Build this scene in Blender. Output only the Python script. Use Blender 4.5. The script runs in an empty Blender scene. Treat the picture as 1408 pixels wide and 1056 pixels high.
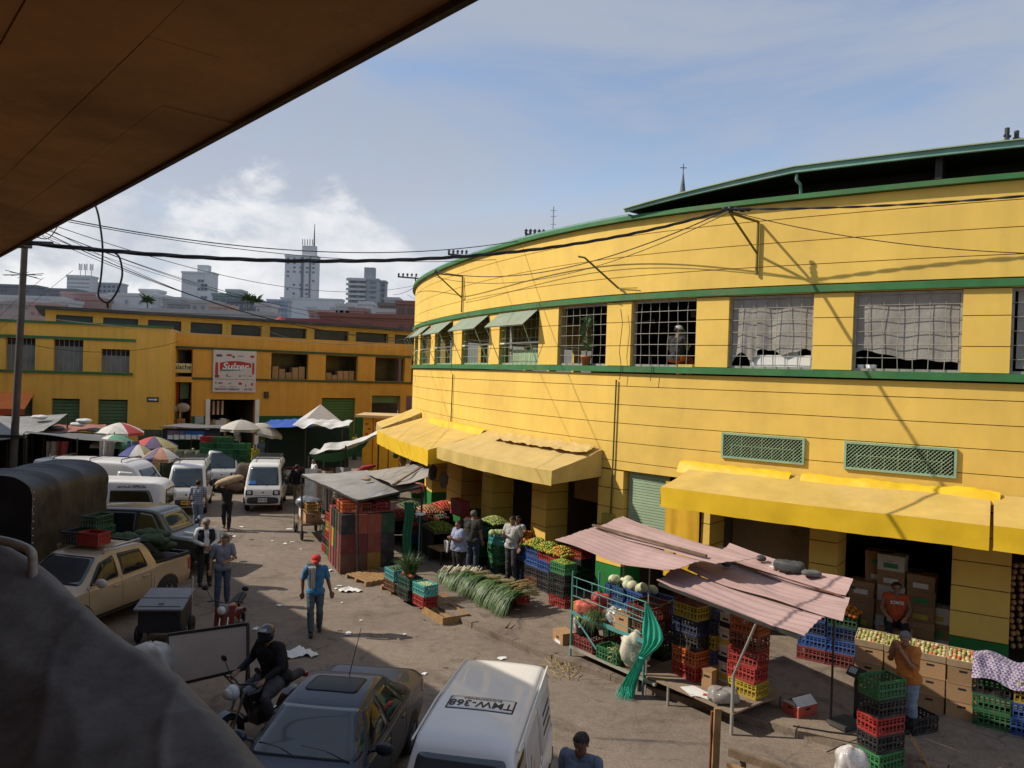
import bpy,bmesh,math,random
from mathutils import Vector,Matrix,noise
from mathutils.bvhtree import BVHTree
R = math.radians
V = Vector
rnd = random.Random(11)
sc = bpy.context.scene
COL = sc.collection

# ---------------------------------------------------------------- camera
F,CX,CY,CAMZ = 1080.0,704.0,528.0,5.8
ROLL,PIT = R(1.8),-math.atan(13 / 1080)
FWD = V((0,math.cos(PIT),math.sin(PIT)))
UP0 = V((0,-math.sin(PIT),math.cos(PIT)))
RT = V((1,0,0)) * math.cos(ROLL) + UP0 * math.sin(ROLL)
UPV = UP0 * math.cos(ROLL) - V((1,0,0)) * math.sin(ROLL)
CAMP = V((0,0,CAMZ))
def ray(x,y):
	return FWD + RT * ((x - CX) / F) - UPV * ((y - CY) / F)
def G(x,y,z=0.0):
	"""surveyed point: where the sight line meets the level z"""
	d = ray(x,y); t = (z - CAMZ) / d.z
	return CAMP + d * t
def D(x,y,Y):
	"""surveyed point at the distance Y down the street"""
	d = ray(x,y)
	return CAMP + d * (Y / d.y)
def PX(p):
	q = p - CAMP
	w = q.dot(FWD)
	return CX + F * q.dot(RT) / w,CY - F * q.dot(UPV) / w

cam_d = bpy.data.cameras.new('camera'); cam = bpy.data.objects.new('camera',cam_d); COL.objects.link(cam)
cam_d.sensor_width = 36; cam_d.lens = 36 * F / 1408; cam_d.clip_start = 0.05; cam_d.clip_end = 6000
M3 = Matrix((RT,UPV,-FWD)).transposed()
cam.matrix_world = Matrix.Translation(CAMP) @ M3.to_4x4()
sc.camera = cam

# ---------------------------------------------------------------- materials
MATS = {}
def mat(name,col,rough=0.7,var=0.25,scale=3.0,bump=0.0,metal=0.0,coat=0.0,rand=0.0,streak=0.0,dirt=None,spec=0.4,bscale=None,trans=0.0,alpha=1.0):
	if name in MATS: return MATS[name]
	m = bpy.data.materials.new(name); m.use_nodes = True
	nt = m.node_tree; N = nt.nodes; L = nt.links
	b = N['Principled BSDF']
	b.inputs['Roughness'].default_value = rough
	b.inputs['Metallic'].default_value = metal
	b.inputs['Specular IOR Level'].default_value = spec
	if coat: b.inputs['Coat Weight'].default_value = coat; b.inputs['Coat Roughness'].default_value = 0.06
	if trans: b.inputs['Transmission Weight'].default_value = trans
	b.inputs['Alpha'].default_value = alpha
	tc = N.new('ShaderNodeTexCoord')
	nz = N.new('ShaderNodeTexNoise'); nz.inputs['Scale'].default_value = scale; nz.inputs['Detail'].default_value = 6; nz.inputs['Roughness'].default_value = 0.62
	L.new(tc.outputs['Object'],nz.inputs['Vector'])
	mr = N.new('ShaderNodeMapRange'); mr.inputs['From Min'].default_value = 0.3; mr.inputs['From Max'].default_value = 0.7
	mr.inputs['To Min'].default_value = 1 - var; mr.inputs['To Max'].default_value = 1 + var * 0.6
	L.new(nz.outputs['Fac'],mr.inputs['Value'])
	val = mr.outputs['Result']
	if streak:
		mp = N.new('ShaderNodeMapping'); mp.inputs['Scale'].default_value = (2.6,2.6,0.16)
		L.new(tc.outputs['Object'],mp.inputs['Vector'])
		n2 = N.new('ShaderNodeTexNoise'); n2.inputs['Scale'].default_value = 1.5; n2.inputs['Detail'].default_value = 5
		L.new(mp.outputs['Vector'],n2.inputs['Vector'])
		m2 = N.new('ShaderNodeMapRange'); m2.inputs['From Min'].default_value = 0.45; m2.inputs['From Max'].default_value = 0.75
		m2.inputs['To Min'].default_value = 1; m2.inputs['To Max'].default_value = 1 - streak
		L.new(n2.outputs['Fac'],m2.inputs['Value'])
		mu = N.new('ShaderNodeMath'); mu.operation = 'MULTIPLY'; L.new(val,mu.inputs[0]); L.new(m2.outputs['Result'],mu.inputs[1]); val = mu.outputs[0]
	if rand:
		oi = N.new('ShaderNodeObjectInfo')
		m3 = N.new('ShaderNodeMapRange'); m3.inputs['To Min'].default_value = 1 - rand; m3.inputs['To Max'].default_value = 1 + rand
		L.new(oi.outputs['Random'],m3.inputs['Value'])
		mu = N.new('ShaderNodeMath'); mu.operation = 'MULTIPLY'; L.new(val,mu.inputs[0]); L.new(m3.outputs['Result'],mu.inputs[1]); val = mu.outputs[0]
	hs = N.new('ShaderNodeHueSaturation'); hs.inputs['Color'].default_value = (*col,1)
	L.new(val,hs.inputs['Value'])
	out = hs.outputs['Color']
	if dirt:
		n4 = N.new('ShaderNodeTexNoise'); n4.inputs['Scale'].default_value = scale * 0.45; n4.inputs['Detail'].default_value = 8; n4.inputs['Roughness'].default_value = 0.7
		L.new(tc.outputs['Object'],n4.inputs['Vector'])
		m4 = N.new('ShaderNodeMapRange'); m4.inputs['From Min'].default_value = 0.5; m4.inputs['From Max'].default_value = 0.72
		m4.inputs['To Max'].default_value = dirt[3]
		L.new(n4.outputs['Fac'],m4.inputs['Value'])
		mx = N.new('ShaderNodeMix'); mx.data_type = 'RGBA'
		L.new(m4.outputs['Result'],mx.inputs['Factor']); L.new(out,mx.inputs['A']); mx.inputs['B'].default_value = (*dirt[:3],1)
		out = mx.outputs['Result']
	L.new(out,b.inputs['Base Color'])
	if bump:
		n5 = N.new('ShaderNodeTexNoise'); n5.inputs['Scale'].default_value = bscale or scale * 6; n5.inputs['Detail'].default_value = 4
		L.new(tc.outputs['Object'],n5.inputs['Vector'])
		bp = N.new('ShaderNodeBump'); bp.inputs['Strength'].default_value = bump; bp.inputs['Distance'].default_value = 0.02
		L.new(n5.outputs['Fac'],bp.inputs['Height']); L.new(bp.outputs['Normal'],b.inputs['Normal'])
	MATS[name] = m
	return m

# ---------------------------------------------------------------- mesh builder
class MB:
	def __init__(s): s.v = []; s.f = []; s.m = []; s.s = []
	def add(s,vs,fs,mi=0,sm=False,M=None):
		o = len(s.v)
		s.v += [tuple(M @ V(p)) if M is not None else tuple(p) for p in vs]
		for f in fs:
			s.f.append(tuple(i + o for i in f)); s.m.append(mi); s.s.append(sm)
	def box(s,c,size,mi=0,rz=0.0,M=None):
		a,b,d = size[0] / 2,size[1] / 2,size[2] / 2
		T = Matrix.Translation(V(c)) @ Matrix.Rotation(rz,4,'Z')
		if M is not None: T = M @ T
		vs = [(x,y,z) for z in (-d,d) for x,y in ((-a,-b),(a,-b),(a,b),(-a,b))]
		s.add(vs,[(3,2,1,0),(4,5,6,7),(0,1,5,4),(1,2,6,5),(2,3,7,6),(3,0,4,7)],mi,False,T)
	def bx(s,x0,x1,y0,y1,z0,z1,mi=0,M=None):
		s.box(((x0 + x1) / 2,(y0 + y1) / 2,(z0 + z1) / 2),(x1 - x0,y1 - y0,z1 - z0),mi,0,M)
	def bar(s,p0,p1,w,h,mi=0,M=None):
		p0,p1 = V(p0),V(p1); d = p1 - p0; L = d.length
		if L < 1e-6: return
		q = d.to_track_quat('X','Z').to_matrix().to_4x4()
		T = Matrix.Translation((p0 + p1) / 2) @ q
		s.box((0,0,0),(L,w,h),mi,0,(M @ T) if M is not None else T)
	def tube(s,pts,r,n=8,mi=0,cap=True,M=None):
		pts = [V(p) for p in pts]; k = len(pts)
		rr = r if isinstance(r,(list,tuple)) else [r] * k
		vs = []; ref = None
		for i,p in enumerate(pts):
			d = (pts[min(i + 1,k - 1)] - pts[max(i - 1,0)])
			if d.length < 1e-9: d = V((0,0,1))
			d.normalize()
			if ref is None: ref = V((0,0,1)) if abs(d.z) < 0.9 else V((1,0,0))
			a = d.cross(ref);
			if a.length < 1e-6: a = d.orthogonal()
			a.normalize(); b = a.cross(d); ref = b if False else ref
			for j in range(n):
				t = 2 * math.pi * j / n
				vs.append(p + (a * math.cos(t) + b * math.sin(t)) * rr[i])
		fs = [(i * n + j,i * n + (j + 1) % n,(i + 1) * n + (j + 1) % n,(i + 1) * n + j) for i in range(k - 1) for j in range(n)]
		s.add(vs,fs,mi,True,M)
		if cap:
			s.add(vs[:n],[tuple(range(n))[::-1]],mi,False,M); s.add(vs[-n:],[tuple(range(n))],mi,False,M)
	def sphere(s,c,r,nu=12,nv=8,mi=0,M=None):
		r = r if isinstance(r,(list,tuple)) else (r,r,r); c = V(c); vs = []; fs = []
		for j in range(nv + 1):
			ph = math.pi * j / nv
			for i in range(nu):
				th = 2 * math.pi * i / nu
				vs.append((c.x + r[0] * math.sin(ph) * math.cos(th),c.y + r[1] * math.sin(ph) * math.sin(th),c.z + r[2] * math.cos(ph)))
		for j in range(nv):
			for i in range(nu):
				a,b = j * nu + i,j * nu + (i + 1) % nu
				if j == 0: fs.append((a,a + nu,b + nu))
				elif j == nv - 1: fs.append((a,a + nu,b))
				else: fs.append((a,a + nu,b + nu,b))
		s.add(vs,fs,mi,True,M)
	def grid(s,fn,nu,nv,mi=0,sm=True,M=None,flip=False):
		vs = [fn(i / nu,j / nv) for j in range(nv + 1) for i in range(nu + 1)]
		w = nu + 1; fs = []
		for j in range(nv):
			for i in range(nu):
				q = (j * w + i,j * w + i + 1,(j + 1) * w + i + 1,(j + 1) * w + i)
				fs.append(q[::-1] if flip else q)
		s.add(vs,fs,mi,sm,M)
	def slab(s,fn,nu,nv,th,mi=0,sm=True,M=None):
		"""sheet with a thickness th downwards"""
		s.grid(fn,nu,nv,mi,sm,M)
		dn = V((0,0,-th))
		s.grid(lambda u,v: V(fn(u,v)) + dn,nu,nv,mi,sm,M,flip=True)
		for a,b,n,k in ((lambda t: (t,0),0,nu,0),(lambda t: (t,1),0,nu,1),(lambda t: (0,t),0,nv,1),(lambda t: (1,t),0,nv,0)):
			top = [V(fn(*a(i / n))) for i in range(n + 1)]
			vs = top + [p + dn for p in top]
			fs = [(i,n + 1 + i,n + 2 + i,i + 1) for i in range(n)]
			if k: fs = [f[::-1] for f in fs]
			s.add(vs,fs,mi,False,M)
	def lathe(s,prof,n=20,mi=0,M=None,sm=True):
		k = len(prof); vs = [(r * math.cos(2 * math.pi * j / n),r * math.sin(2 * math.pi * j / n),z) for r,z in prof for j in range(n)]
		fs = [(i * n + j,i * n + (j + 1) % n,(i + 1) * n + (j + 1) % n,(i + 1) * n + j) for i in range(k - 1) for j in range(n)]
		s.add(vs,fs,mi,sm,M)
	def prism(s,poly,h0,h1,mi=0,M=None):
		n = len(poly); vs = [(x,y,h0) for x,y in poly] + [(x,y,h1) for x,y in poly]
		fs = [tuple(range(n))[::-1],tuple(range(n,2 * n))] + [(i,(i + 1) % n,n + (i + 1) % n,n + i) for i in range(n)]
		s.add(vs,fs,mi,False,M)
	def build(s,name,mats,parent=None,world=True,origin=None):
		me = bpy.data.meshes.new(name)
		vs = s.v
		if parent is not None and world:
			I = wmat(parent).inverted(); vs = [tuple(I @ V(p)) for p in vs]
		if origin is not None: vs = [(p[0] - origin[0],p[1] - origin[1],p[2] - origin[2]) for p in vs]
		me.from_pydata(vs,[],s.f)
		for mm in (mats if isinstance(mats,(list,tuple)) else [mats]): me.materials.append(mm)
		me.polygons.foreach_set('material_index',s.m); me.polygons.foreach_set('use_smooth',s.s)
		me.update()
		o = bpy.data.objects.new(name,me); COL.objects.link(o)
		if parent is not None: o.parent = parent
		if origin is not None: o.location = origin
		return o
	def single(s,name,mats,label,cat,group=None,kind=None):
		"""one-mesh thing, origin at the middle of its base"""
		xs = [p[0] for p in s.v]; ys = [p[1] for p in s.v]; zs = [p[2] for p in s.v]
		o = s.build(name,mats,None,False,((min(xs) + max(xs)) / 2,(min(ys) + max(ys)) / 2,min(zs)))
		return tag(o,label,cat,group,kind)

def wmat(o):
	return (wmat(o.parent) @ o.matrix_basis) if o.parent else o.matrix_basis.copy()
def tag(o,label=None,cat=None,group=None,kind=None):
	if label: o['label'] = label
	if cat: o['category'] = cat
	if group: o['group'] = group
	if kind: o['kind'] = kind
	return o
def thing(name,label,cat,loc=(0,0,0),rz=0.0,group=None):
	o = bpy.data.objects.new(name,None); COL.objects.link(o)
	o.empty_display_size = 0.2
	o.location = loc; o.rotation_euler = (0,0,rz)
	return tag(o,label,cat,group)
def TM(loc,rz=0.0): return Matrix.Translation(V(loc)) @ Matrix.Rotation(rz,4,'Z')
def dup(root,loc,rz,label=None,group=None):
	r = root.copy(); COL.objects.link(r); r.location = loc; r.rotation_euler = (0,0,rz)
	if label: r['label'] = label
	if group: r['group'] = group
	for ch in list(root.children):
		c = ch.copy(); COL.objects.link(c); c.parent = r
		for g in ch.children:
			d = g.copy(); COL.objects.link(d); d.parent = c
	return r
def nz(p,s=1.0): return noise.noise(V(p) * s)
def text_mesh(txt,size,M,m,parent,name='lettering',shear=0.0,xs=1.0,bold=0.0,world=True):
	c = bpy.data.curves.new('lettering','FONT'); c.body = txt; c.size = size; c.align_x = 'CENTER'; c.align_y = 'CENTER'; c.shear = shear; c.extrude = 0.002; c.offset = bold
	t = bpy.data.objects.new('lettering',c); COL.objects.link(t)
	dg = bpy.context.evaluated_depsgraph_get(); me = bpy.data.meshes.new_from_object(t.evaluated_get(dg))
	bpy.data.objects.remove(t); bpy.data.curves.remove(c)
	me.name = name; me.materials.clear(); me.materials.append(m)
	T = M @ Matrix.Diagonal((xs,1,1,1))
	if parent is not None and world: T = wmat(parent).inverted() @ T
	me.transform(T)
	o = bpy.data.objects.new(name,me); COL.objects.link(o); o.parent = parent
	return o
def frame(o,xd,zd=(0,0,1)):
	"""matrix with local x along xd, local y along zd (up), local z = facing"""
	x = V(xd).normalized(); y = V(zd); y = (y - x * y.dot(x)).normalized(); z = x.cross(y)
	M = Matrix((x,y,z)).transposed().to_4x4(); M.translation = V(o); return M

# ---------------------------------------------------------------- light
SUN_EL,SUN_AZ = 39.0,3.0       # sun stands to the left, a touch ahead
sd = V((-math.cos(R(SUN_EL)) * math.cos(R(SUN_AZ)),math.cos(R(SUN_EL)) * math.sin(R(SUN_AZ)),math.sin(R(SUN_EL))))
sl = bpy.data.lights.new('sun','SUN'); sl.energy = 4.8; sl.angle = R(0.55); sl.color = (1.0,0.90,0.76)
so = bpy.data.objects.new('sun',sl); COL.objects.link(so)
so.rotation_euler = sd.to_track_quat('Z','Y').to_euler()
w = bpy.data.worlds.new('World'); sc.world = w; w.use_nodes = True
nt = w.node_tree; N = nt.nodes; L = nt.links
bg = N['Background']; bg.inputs['Strength'].default_value = 0.18
sky = N.new('ShaderNodeTexSky'); sky.sky_type = 'NISHITA'; sky.sun_disc = False
sky.sun_elevation = R(SUN_EL); sky.sun_rotation = math.atan2(sd.x,sd.y)
sky.air_density = 1.3; sky.dust_density = 1.6; sky.ozone_density = 1.6; sky.altitude = 900
tc = N.new('ShaderNodeTexCoord')
def wn(op,a,b=None,c=None):
	n = N.new('ShaderNodeMath'); n.operation = op
	for i,q in enumerate((a,b,c)):
		if q is None: continue
		if isinstance(q,(int,float)): n.inputs[i].default_value = q
		else: L.new(q,n.inputs[i])
	return n.outputs[0]
def wmr(v,a,b,c=0.0,d=1.0,smooth=True):
	n = N.new('ShaderNodeMapRange'); n.interpolation_type = 'SMOOTHSTEP' if smooth else 'LINEAR'
	L.new(v,n.inputs['Value'])
	for k,q in zip(('From Min','From Max','To Min','To Max'),(a,b,c,d)): n.inputs[k].default_value = q
	return n.outputs['Result']
sx = N.new('ShaderNodeSeparateXYZ'); L.new(tc.outputs['Generated'],sx.inputs[0])
def cnoise(scale,detail,rough,mscale=(1,1,1),loc=(0,0,0),dist=0.0):
	mp = N.new('ShaderNodeMapping'); mp.inputs['Scale'].default_value = mscale; mp.inputs['Location'].default_value = loc
	L.new(tc.outputs['Generated'],mp.inputs[0])
	n = N.new('ShaderNodeTexNoise'); n.inputs['Scale'].default_value = scale; n.inputs['Detail'].default_value = detail; n.inputs['Roughness'].default_value = rough; n.inputs['Distortion'].default_value = dist
	L.new(mp.outputs[0],n.inputs['Vector']); return n.outputs['Fac']
# low cumulus bank over the far quarter, thin high veils elsewhere
elev = sx.outputs['Z']
az = wn('ARCTAN2',sx.outputs['X'],sx.outputs['Y'])
bank_top = wn('ADD',wn('MULTIPLY',wn('POWER',2.718,wn('MULTIPLY',wn('POWER',wn('DIVIDE',wn('ADD',az,0.30),0.24),2.0),-1.0)),0.115),0.095)
cum = cnoise(5.5,9,0.58,(1,1,1.9),(3.1,0.4,1.7),0.3)
lvl = wn('SUBTRACT',wn('ADD',bank_top,wn('MULTIPLY',wn('SUBTRACT',cum,0.5),0.42)),elev)
mask1 = wmr(lvl,-0.012,0.05)
veil = cnoise(2.0,7,0.6,(1,1.6,4.2),(1.3,2.2,0.3),0.6)
mask2 = wn('MULTIPLY',wmr(veil,0.21,0.62),0.88)
shade = cnoise(7.0,7,0.6,(1,1,1.7),(0.3,5.2,1.0),0.2)
cs = N.new('ShaderNodeMix'); cs.data_type = 'RGBA'; L.new(wmr(shade,0.32,0.68),cs.inputs['Factor'])
cs.inputs['A'].default_value = (3.6,3.75,4.1,1); cs.inputs['B'].default_value = (5.3,5.3,5.35,1)
skyc = N.new('ShaderNodeMix'); skyc.data_type = 'RGBA'; skyc.blend_type = 'MULTIPLY'; skyc.inputs['Factor'].default_value = 1.0
L.new(sky.outputs[0],skyc.inputs['A']); skyc.inputs['B'].default_value = (0.78,0.79,0.85,1)
mxa = N.new('ShaderNodeMix'); mxa.data_type = 'RGBA'; L.new(mask2,mxa.inputs['Factor']); L.new(skyc.outputs['Result'],mxa.inputs['A']); mxa.inputs['B'].default_value = (2.35,2.6,3.15,1)
hz_ = N.new('ShaderNodeMix'); hz_.data_type = 'RGBA'; L.new(wmr(elev,0.0,0.34,0.85,0.0),hz_.inputs['Factor']); L.new(mxa.outputs['Result'],hz_.inputs['A']); hz_.inputs['B'].default_value = (3.5,3.65,3.95,1); mxa = hz_
mxb = N.new('ShaderNodeMix'); mxb.data_type = 'RGBA'; L.new(wn('MULTIPLY',mask1,0.93),mxb.inputs['Factor']); L.new(mxa.outputs['Result'],mxb.inputs['A']); L.new(cs.outputs['Result'],mxb.inputs['B'])
L.new(mxb.outputs['Result'],bg.inputs['Color'])
sc.view_settings.view_transform = 'Standard'; sc.view_settings.look = 'None'; sc.view_settings.exposure = 0; sc.view_settings.gamma = 1
# ---------------------------------------------------------------- palette
yellow = mat('ochre yellow paint',(0.77,0.515,0.105),0.75,0.11,0.7,0.06,streak=0.07,dirt=(0.42,0.27,0.07,0.35),bscale=9)
yellow_far = mat('deep ochre paint',(0.84,0.47,0.075),0.8,0.12,0.5,0.1,streak=0.15,dirt=(0.22,0.13,0.04,0.35))
orange_far = mat('shade dimmed ochre',(0.68,0.34,0.05),0.8,0.12,0.5,0.1,streak=0.15,dirt=(0.2,0.1,0.03,0.35))  # ochre darkened: the second front's deeper shade put into the colour
joint = mat('dark joint',(0.17,0.09,0.022),0.9,0.2,2)
green_trim = mat('green trim paint',(0.035,0.16,0.05),0.6,0.25,1.5,0.1,dirt=(0.16,0.15,0.06,0.5))
green_base = mat('green plinth paint',(0.012,0.17,0.03),0.6,0.2,1.5,dirt=(0.05,0.07,0.03,0.5))
teal = mat('verdigris sheet',(0.16,0.33,0.27),0.6,0.3,1.3,dirt=(0.30,0.36,0.33,0.6))
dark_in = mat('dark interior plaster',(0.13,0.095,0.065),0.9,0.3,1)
dark_up = mat('shade dark plaster',(0.035,0.032,0.03),0.9,0.3,1)  # near-black colour stands in for the unlit hall and roof soffit shade
steel_lt = mat('pale steel bar',(0.33,0.32,0.27),0.5,0.2,4,metal=0.2)
steel_grn = mat('pale green steel',(0.30,0.42,0.26),0.55,0.2,2,dirt=(0.3,0.25,0.15,0.5))
steel_dk = mat('dark steel',(0.05,0.05,0.048),0.5,0.3,4,metal=0.3)
olive_steel = mat('olive painted steel',(0.16,0.13,0.02),0.6,0.2,4)
black = mat('black rubber',(0.015,0.015,0.016),0.7,0.3,5)
black_gl = mat('black plastic',(0.02,0.02,0.022),0.35,0.2,5)
canvas = mat('grey canvas',(0.30,0.28,0.25),0.8,0.25,2.2,0.3,dirt=(0.16,0.13,0.1,0.5))
wood = mat('raw timber',(0.34,0.20,0.085),0.8,0.35,5,0.3,dirt=(0.12,0.07,0.03,0.5))
wood_dk = mat('weathered timber',(0.17,0.115,0.07),0.85,0.4,5,0.3,dirt=(0.07,0.05,0.03,0.5))
carton = mat('brown carton',(0.36,0.215,0.105),0.85,0.18,3,rand=0.18,dirt=(0.18,0.1,0.05,0.35))
carton_w = mat('white printed carton',(0.58,0.56,0.50),0.8,0.15,3,rand=0.1)
white_pt = mat('white paint',(0.74,0.73,0.70),0.5,0.08,1.5,dirt=(0.45,0.42,0.36,0.25))
concrete = mat('grey concrete',(0.26,0.245,0.22),0.9,0.3,1.2,0.3,dirt=(0.12,0.1,0.08,0.5))
paper = mat('white paper',(0.72,0.71,0.68),0.8,0.15,6)

# ---------------------------------------------------------------- ground
def ground_mat(name,c1,c2,c3,crack=0.6):
	m = bpy.data.materials.new(name); m.use_nodes = True
	N = m.node_tree.nodes; L = m.node_tree.links; b = N['Principled BSDF']; b.inputs['Roughness'].default_value = 0.9; b.inputs['Specular IOR Level'].default_value = 0.25
	tc = N.new('ShaderNodeTexCoord')
	def ns(scale,det,rough,dist=0):
		n = N.new('ShaderNodeTexNoise'); n.inputs['Scale'].default_value = scale; n.inputs['Detail'].default_value = det; n.inputs['Roughness'].default_value = rough; n.inputs['Distortion'].default_value = dist
		L.new(tc.outputs['Object'],n.inputs['Vector']); return n.outputs['Fac']
	def mr(v,a,b_,c,d):
		n = N.new('ShaderNodeMapRange'); L.new(v,n.inputs['Value'])
		for k,q in zip(('From Min','From Max','To Min','To Max'),(a,b_,c,d)): n.inputs[k].default_value = q
		return n.outputs['Result']
	def mix(f,A,B,bt='MIX'):
		n = N.new('ShaderNodeMix'); n.data_type = 'RGBA'; n.blend_type = bt
		if isinstance(f,float): n.inputs['Factor'].default_value = f
		else: L.new(f,n.inputs['Factor'])
		for k,q in (('A',A),('B',B)):
			if isinstance(q,tuple): n.inputs[k].default_value = (*q,1)
			else: L.new(q,n.inputs[k])
		return n.outputs['Result']
	col = mix(mr(ns(0.25,6,0.6,0.4),0.35,0.65,0,1),c1,c2)
	col = mix(mr(ns(0.9,8,0.7,0.8),0.52,0.68,0,0.75),col,c3)
	fine = mr(ns(26,4,0.7),0.3,0.7,0.72,1.2)
	g = N.new('ShaderNodeCombineColor'); [L.new(fine,g.inputs[i]) for i in range(3)]
	col = mix(1.0,col,g.outputs[0],'MULTIPLY')
	mid = mr(ns(5,6,0.65),0.3,0.7,0.82,1.12)
	g2 = N.new('ShaderNodeCombineColor'); [L.new(mid,g2.inputs[i]) for i in range(3)]
	col = mix(1.0,col,g2.outputs[0],'MULTIPLY')
	# cracks
	wv = N.new('ShaderNodeTexNoise'); wv.inputs['Scale'].default_value = 1.2; wv.inputs['Detail'].default_value = 5; L.new(tc.outputs['Object'],wv.inputs['Vector'])
	ad = N.new('ShaderNodeMix'); ad.data_type = 'RGBA'; ad.inputs['Factor'].default_value = 0.35; L.new(tc.outputs['Object'],ad.inputs['A']); L.new(wv.outputs['Color'],ad.inputs['B'])
	vo = N.new('ShaderNodeTexVoronoi'); vo.feature = 'DISTANCE_TO_EDGE'; vo.inputs['Scale'].default_value = 0.62; L.new(ad.outputs['Result'],vo.inputs['Vector'])
	ck = mr(vo.outputs['Distance'],0.0,0.014,1,0)
	gate = mr(ns(0.35,3,0.5),0.5,0.6,0,crack)
	mu = N.new('ShaderNodeMath'); mu.operation = 'MULTIPLY'; L.new(ck,mu.inputs[0]); L.new(gate,mu.inputs[1])
	col = mix(mu.outputs[0],col,(0.05,0.04,0.03))
	fl = mr(ns(38,2,0.5),0.70,0.74,0,0.55); col = mix(fl,col,(0.36,0.32,0.26))
	st = mr(ns(1.7,5,0.6,1.5),0.60,0.68,0,0.5); col = mix(st,col,(0.06,0.05,0.042))
	L.new(col,b.inputs['Base Color'])
	bp = N.new('ShaderNodeBump'); bp.inputs['Strength'].default_value = 0.35; bp.inputs['Distance'].default_value = 0.02
	L.new(ns(14,6,0.7),bp.inputs['Height']); L.new(bp.outputs['Normal'],b.inputs['Normal'])
	return m
road_m = ground_mat('dusty worn asphalt',(0.185,0.148,0.114),(0.25,0.20,0.156),(0.105,0.083,0.065))
walk_m = ground_mat('stained concrete paving',(0.18,0.142,0.11),(0.245,0.193,0.148),(0.09,0.07,0.055),0.6)
def ground_pt(u,v):
	x,y = -1500 + 3000 * u,-300 + 3300 * v
	return V((x,y,0))
mb = MB(); mb.add([(-2500,-400,-0.02),(2500,-400,-0.02),(2500,4000,-0.02),(-2500,4000,-0.02)],[(0,1,2,3)])
land = mat('distant land',(0.10,0.10,0.075),0.95,0.4,0.02)
o = mb.build('ground',land,None,False); tag(o,kind='structure')
mb = MB()
mb.grid(lambda u,v: V((-60 + 110 * u,-12 + 92 * v,0.012 * nz((-60 + 110 * u,-12 + 92 * v,0),0.5))),110,92)
o = mb.build('road',road_m,None,False); tag(o,kind='structure')

# ---------------------------------------------------------------- curved wall line of the market hall
CP = [(24,66),(14,62),(5,57.5),(-1.2,51.5),(-4.1,45.8),(-4.95,41),(-4.75,37.5),(-4.05,33.8),(-2.95,30.3),(-1.68,27.0),(-0.3,24.0),(1.05,21.65),(2.5,19.65),(4.2,17.95),(5.95,16.6),(7.7,15.35),(9.35,14.3),(12.0,12.9),(15,11.7),(19,10.6),(26,9.2)]
def crom(P,t):
	n = len(P) - 1; i = min(int(t),n - 1); f = t - i
	p = [V(P[max(0,min(n,i + k))]) for k in (-1,0,1,2)]
	return 0.5 * ((2 * p[1]) + (p[2] - p[0]) * f + (2 * p[0] - 5 * p[1] + 4 * p[2] - p[3]) * f * f + (-p[0] + 3 * p[1] - 3 * p[2] + p[3]) * f ** 3)
raw = [crom(CP,i / 40) for i in range(40 * (len(CP) - 1) + 1)]
def resample(P,st):
	out = [P[0]]; acc = 0
	for a,b in zip(P,P[1:]):
		d = (b - a).length
		while acc + d >= st:
			f = (st - acc) / d; a = a + (b - a) * f; out.append(a.copy()); d = (b - a).length; acc = 0
		acc += d
	return out
pl = resample(raw,0.1)
for _ in range(3):
	k = 10; n = len(pl)
	pl = [sum((pl[max(0,min(n - 1,i + j))] for j in range(-k,k + 1)),V((0,0))) / (2 * k + 1) if k < i < n - k - 1 else pl[i] for i in range(n)]
pl = resample(pl,0.1); NP = len(pl)
def cpos(s,off=0.0,z=0.0):
	t = max(0,min(NP - 2,s / 0.1)); i = int(t); f = t - i
	p = pl[i] + (pl[i + 1] - pl[i]) * f
	d = pl[min(NP - 1,i + 3)] - pl[max(0,i - 2)]; d.normalize()
	return V((p.x + d.y * off,p.y - d.x * off,z))
def cdir(s):
	a,b = cpos(s - 0.3),cpos(s + 0.3); return (b - a).normalized()
def s_at(px,py=480,off=0.0):
	d = ray(px,py); best = None
	for i in range(NP - 1):
		a = cpos(i * 0.1,off); b = cpos(i * 0.1 + 0.1,off)
		ca = a.x * d.y - a.y * d.x; cb = b.x * d.y - b.y * d.x
		if ca * cb <= 0 and ca != cb:
			f = ca / (ca - cb); p = a + (b - a) * f
			if p.y > 0 and (best is None or p.length < best[0]): best = (p.length,(i + f) * 0.1)
	if best: return best[1]
	return min((abs(PX(cpos(i * 0.1,off,6.0))[0] - px),i * 0.1) for i in range(NP) if cpos(i * 0.1).y > 3)[1]
def cbox(mb,s0,s1,z0,z1,o0,o1,mi=0,step=0.4):
	n = max(1,int(math.ceil((s1 - s0) / step)))
	zz = lambda z,t: z[0] + (z[1] - z[0]) * t if isinstance(z,tuple) else z
	vs = []
	for i in range(n + 1):
		t = i / n; s = s0 + (s1 - s0) * t
		for o_,z in ((o0,zz(z0,t)),(o1,zz(z0,t)),(o1,zz(z1,t)),(o0,zz(z1,t))): vs.append(cpos(s,o_,z))
	fs = []
	for i in range(n):
		a = i * 4; b = a + 4
		for k in range(4): fs.append((a + k,b + k,b + (k + 1) % 4,a + (k + 1) % 4))
	fs += [(0,1,2,3),(n * 4 + 3,n * 4 + 2,n * 4 + 1,n * 4)]
	mb.add(vs,fs,mi,False)
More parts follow.
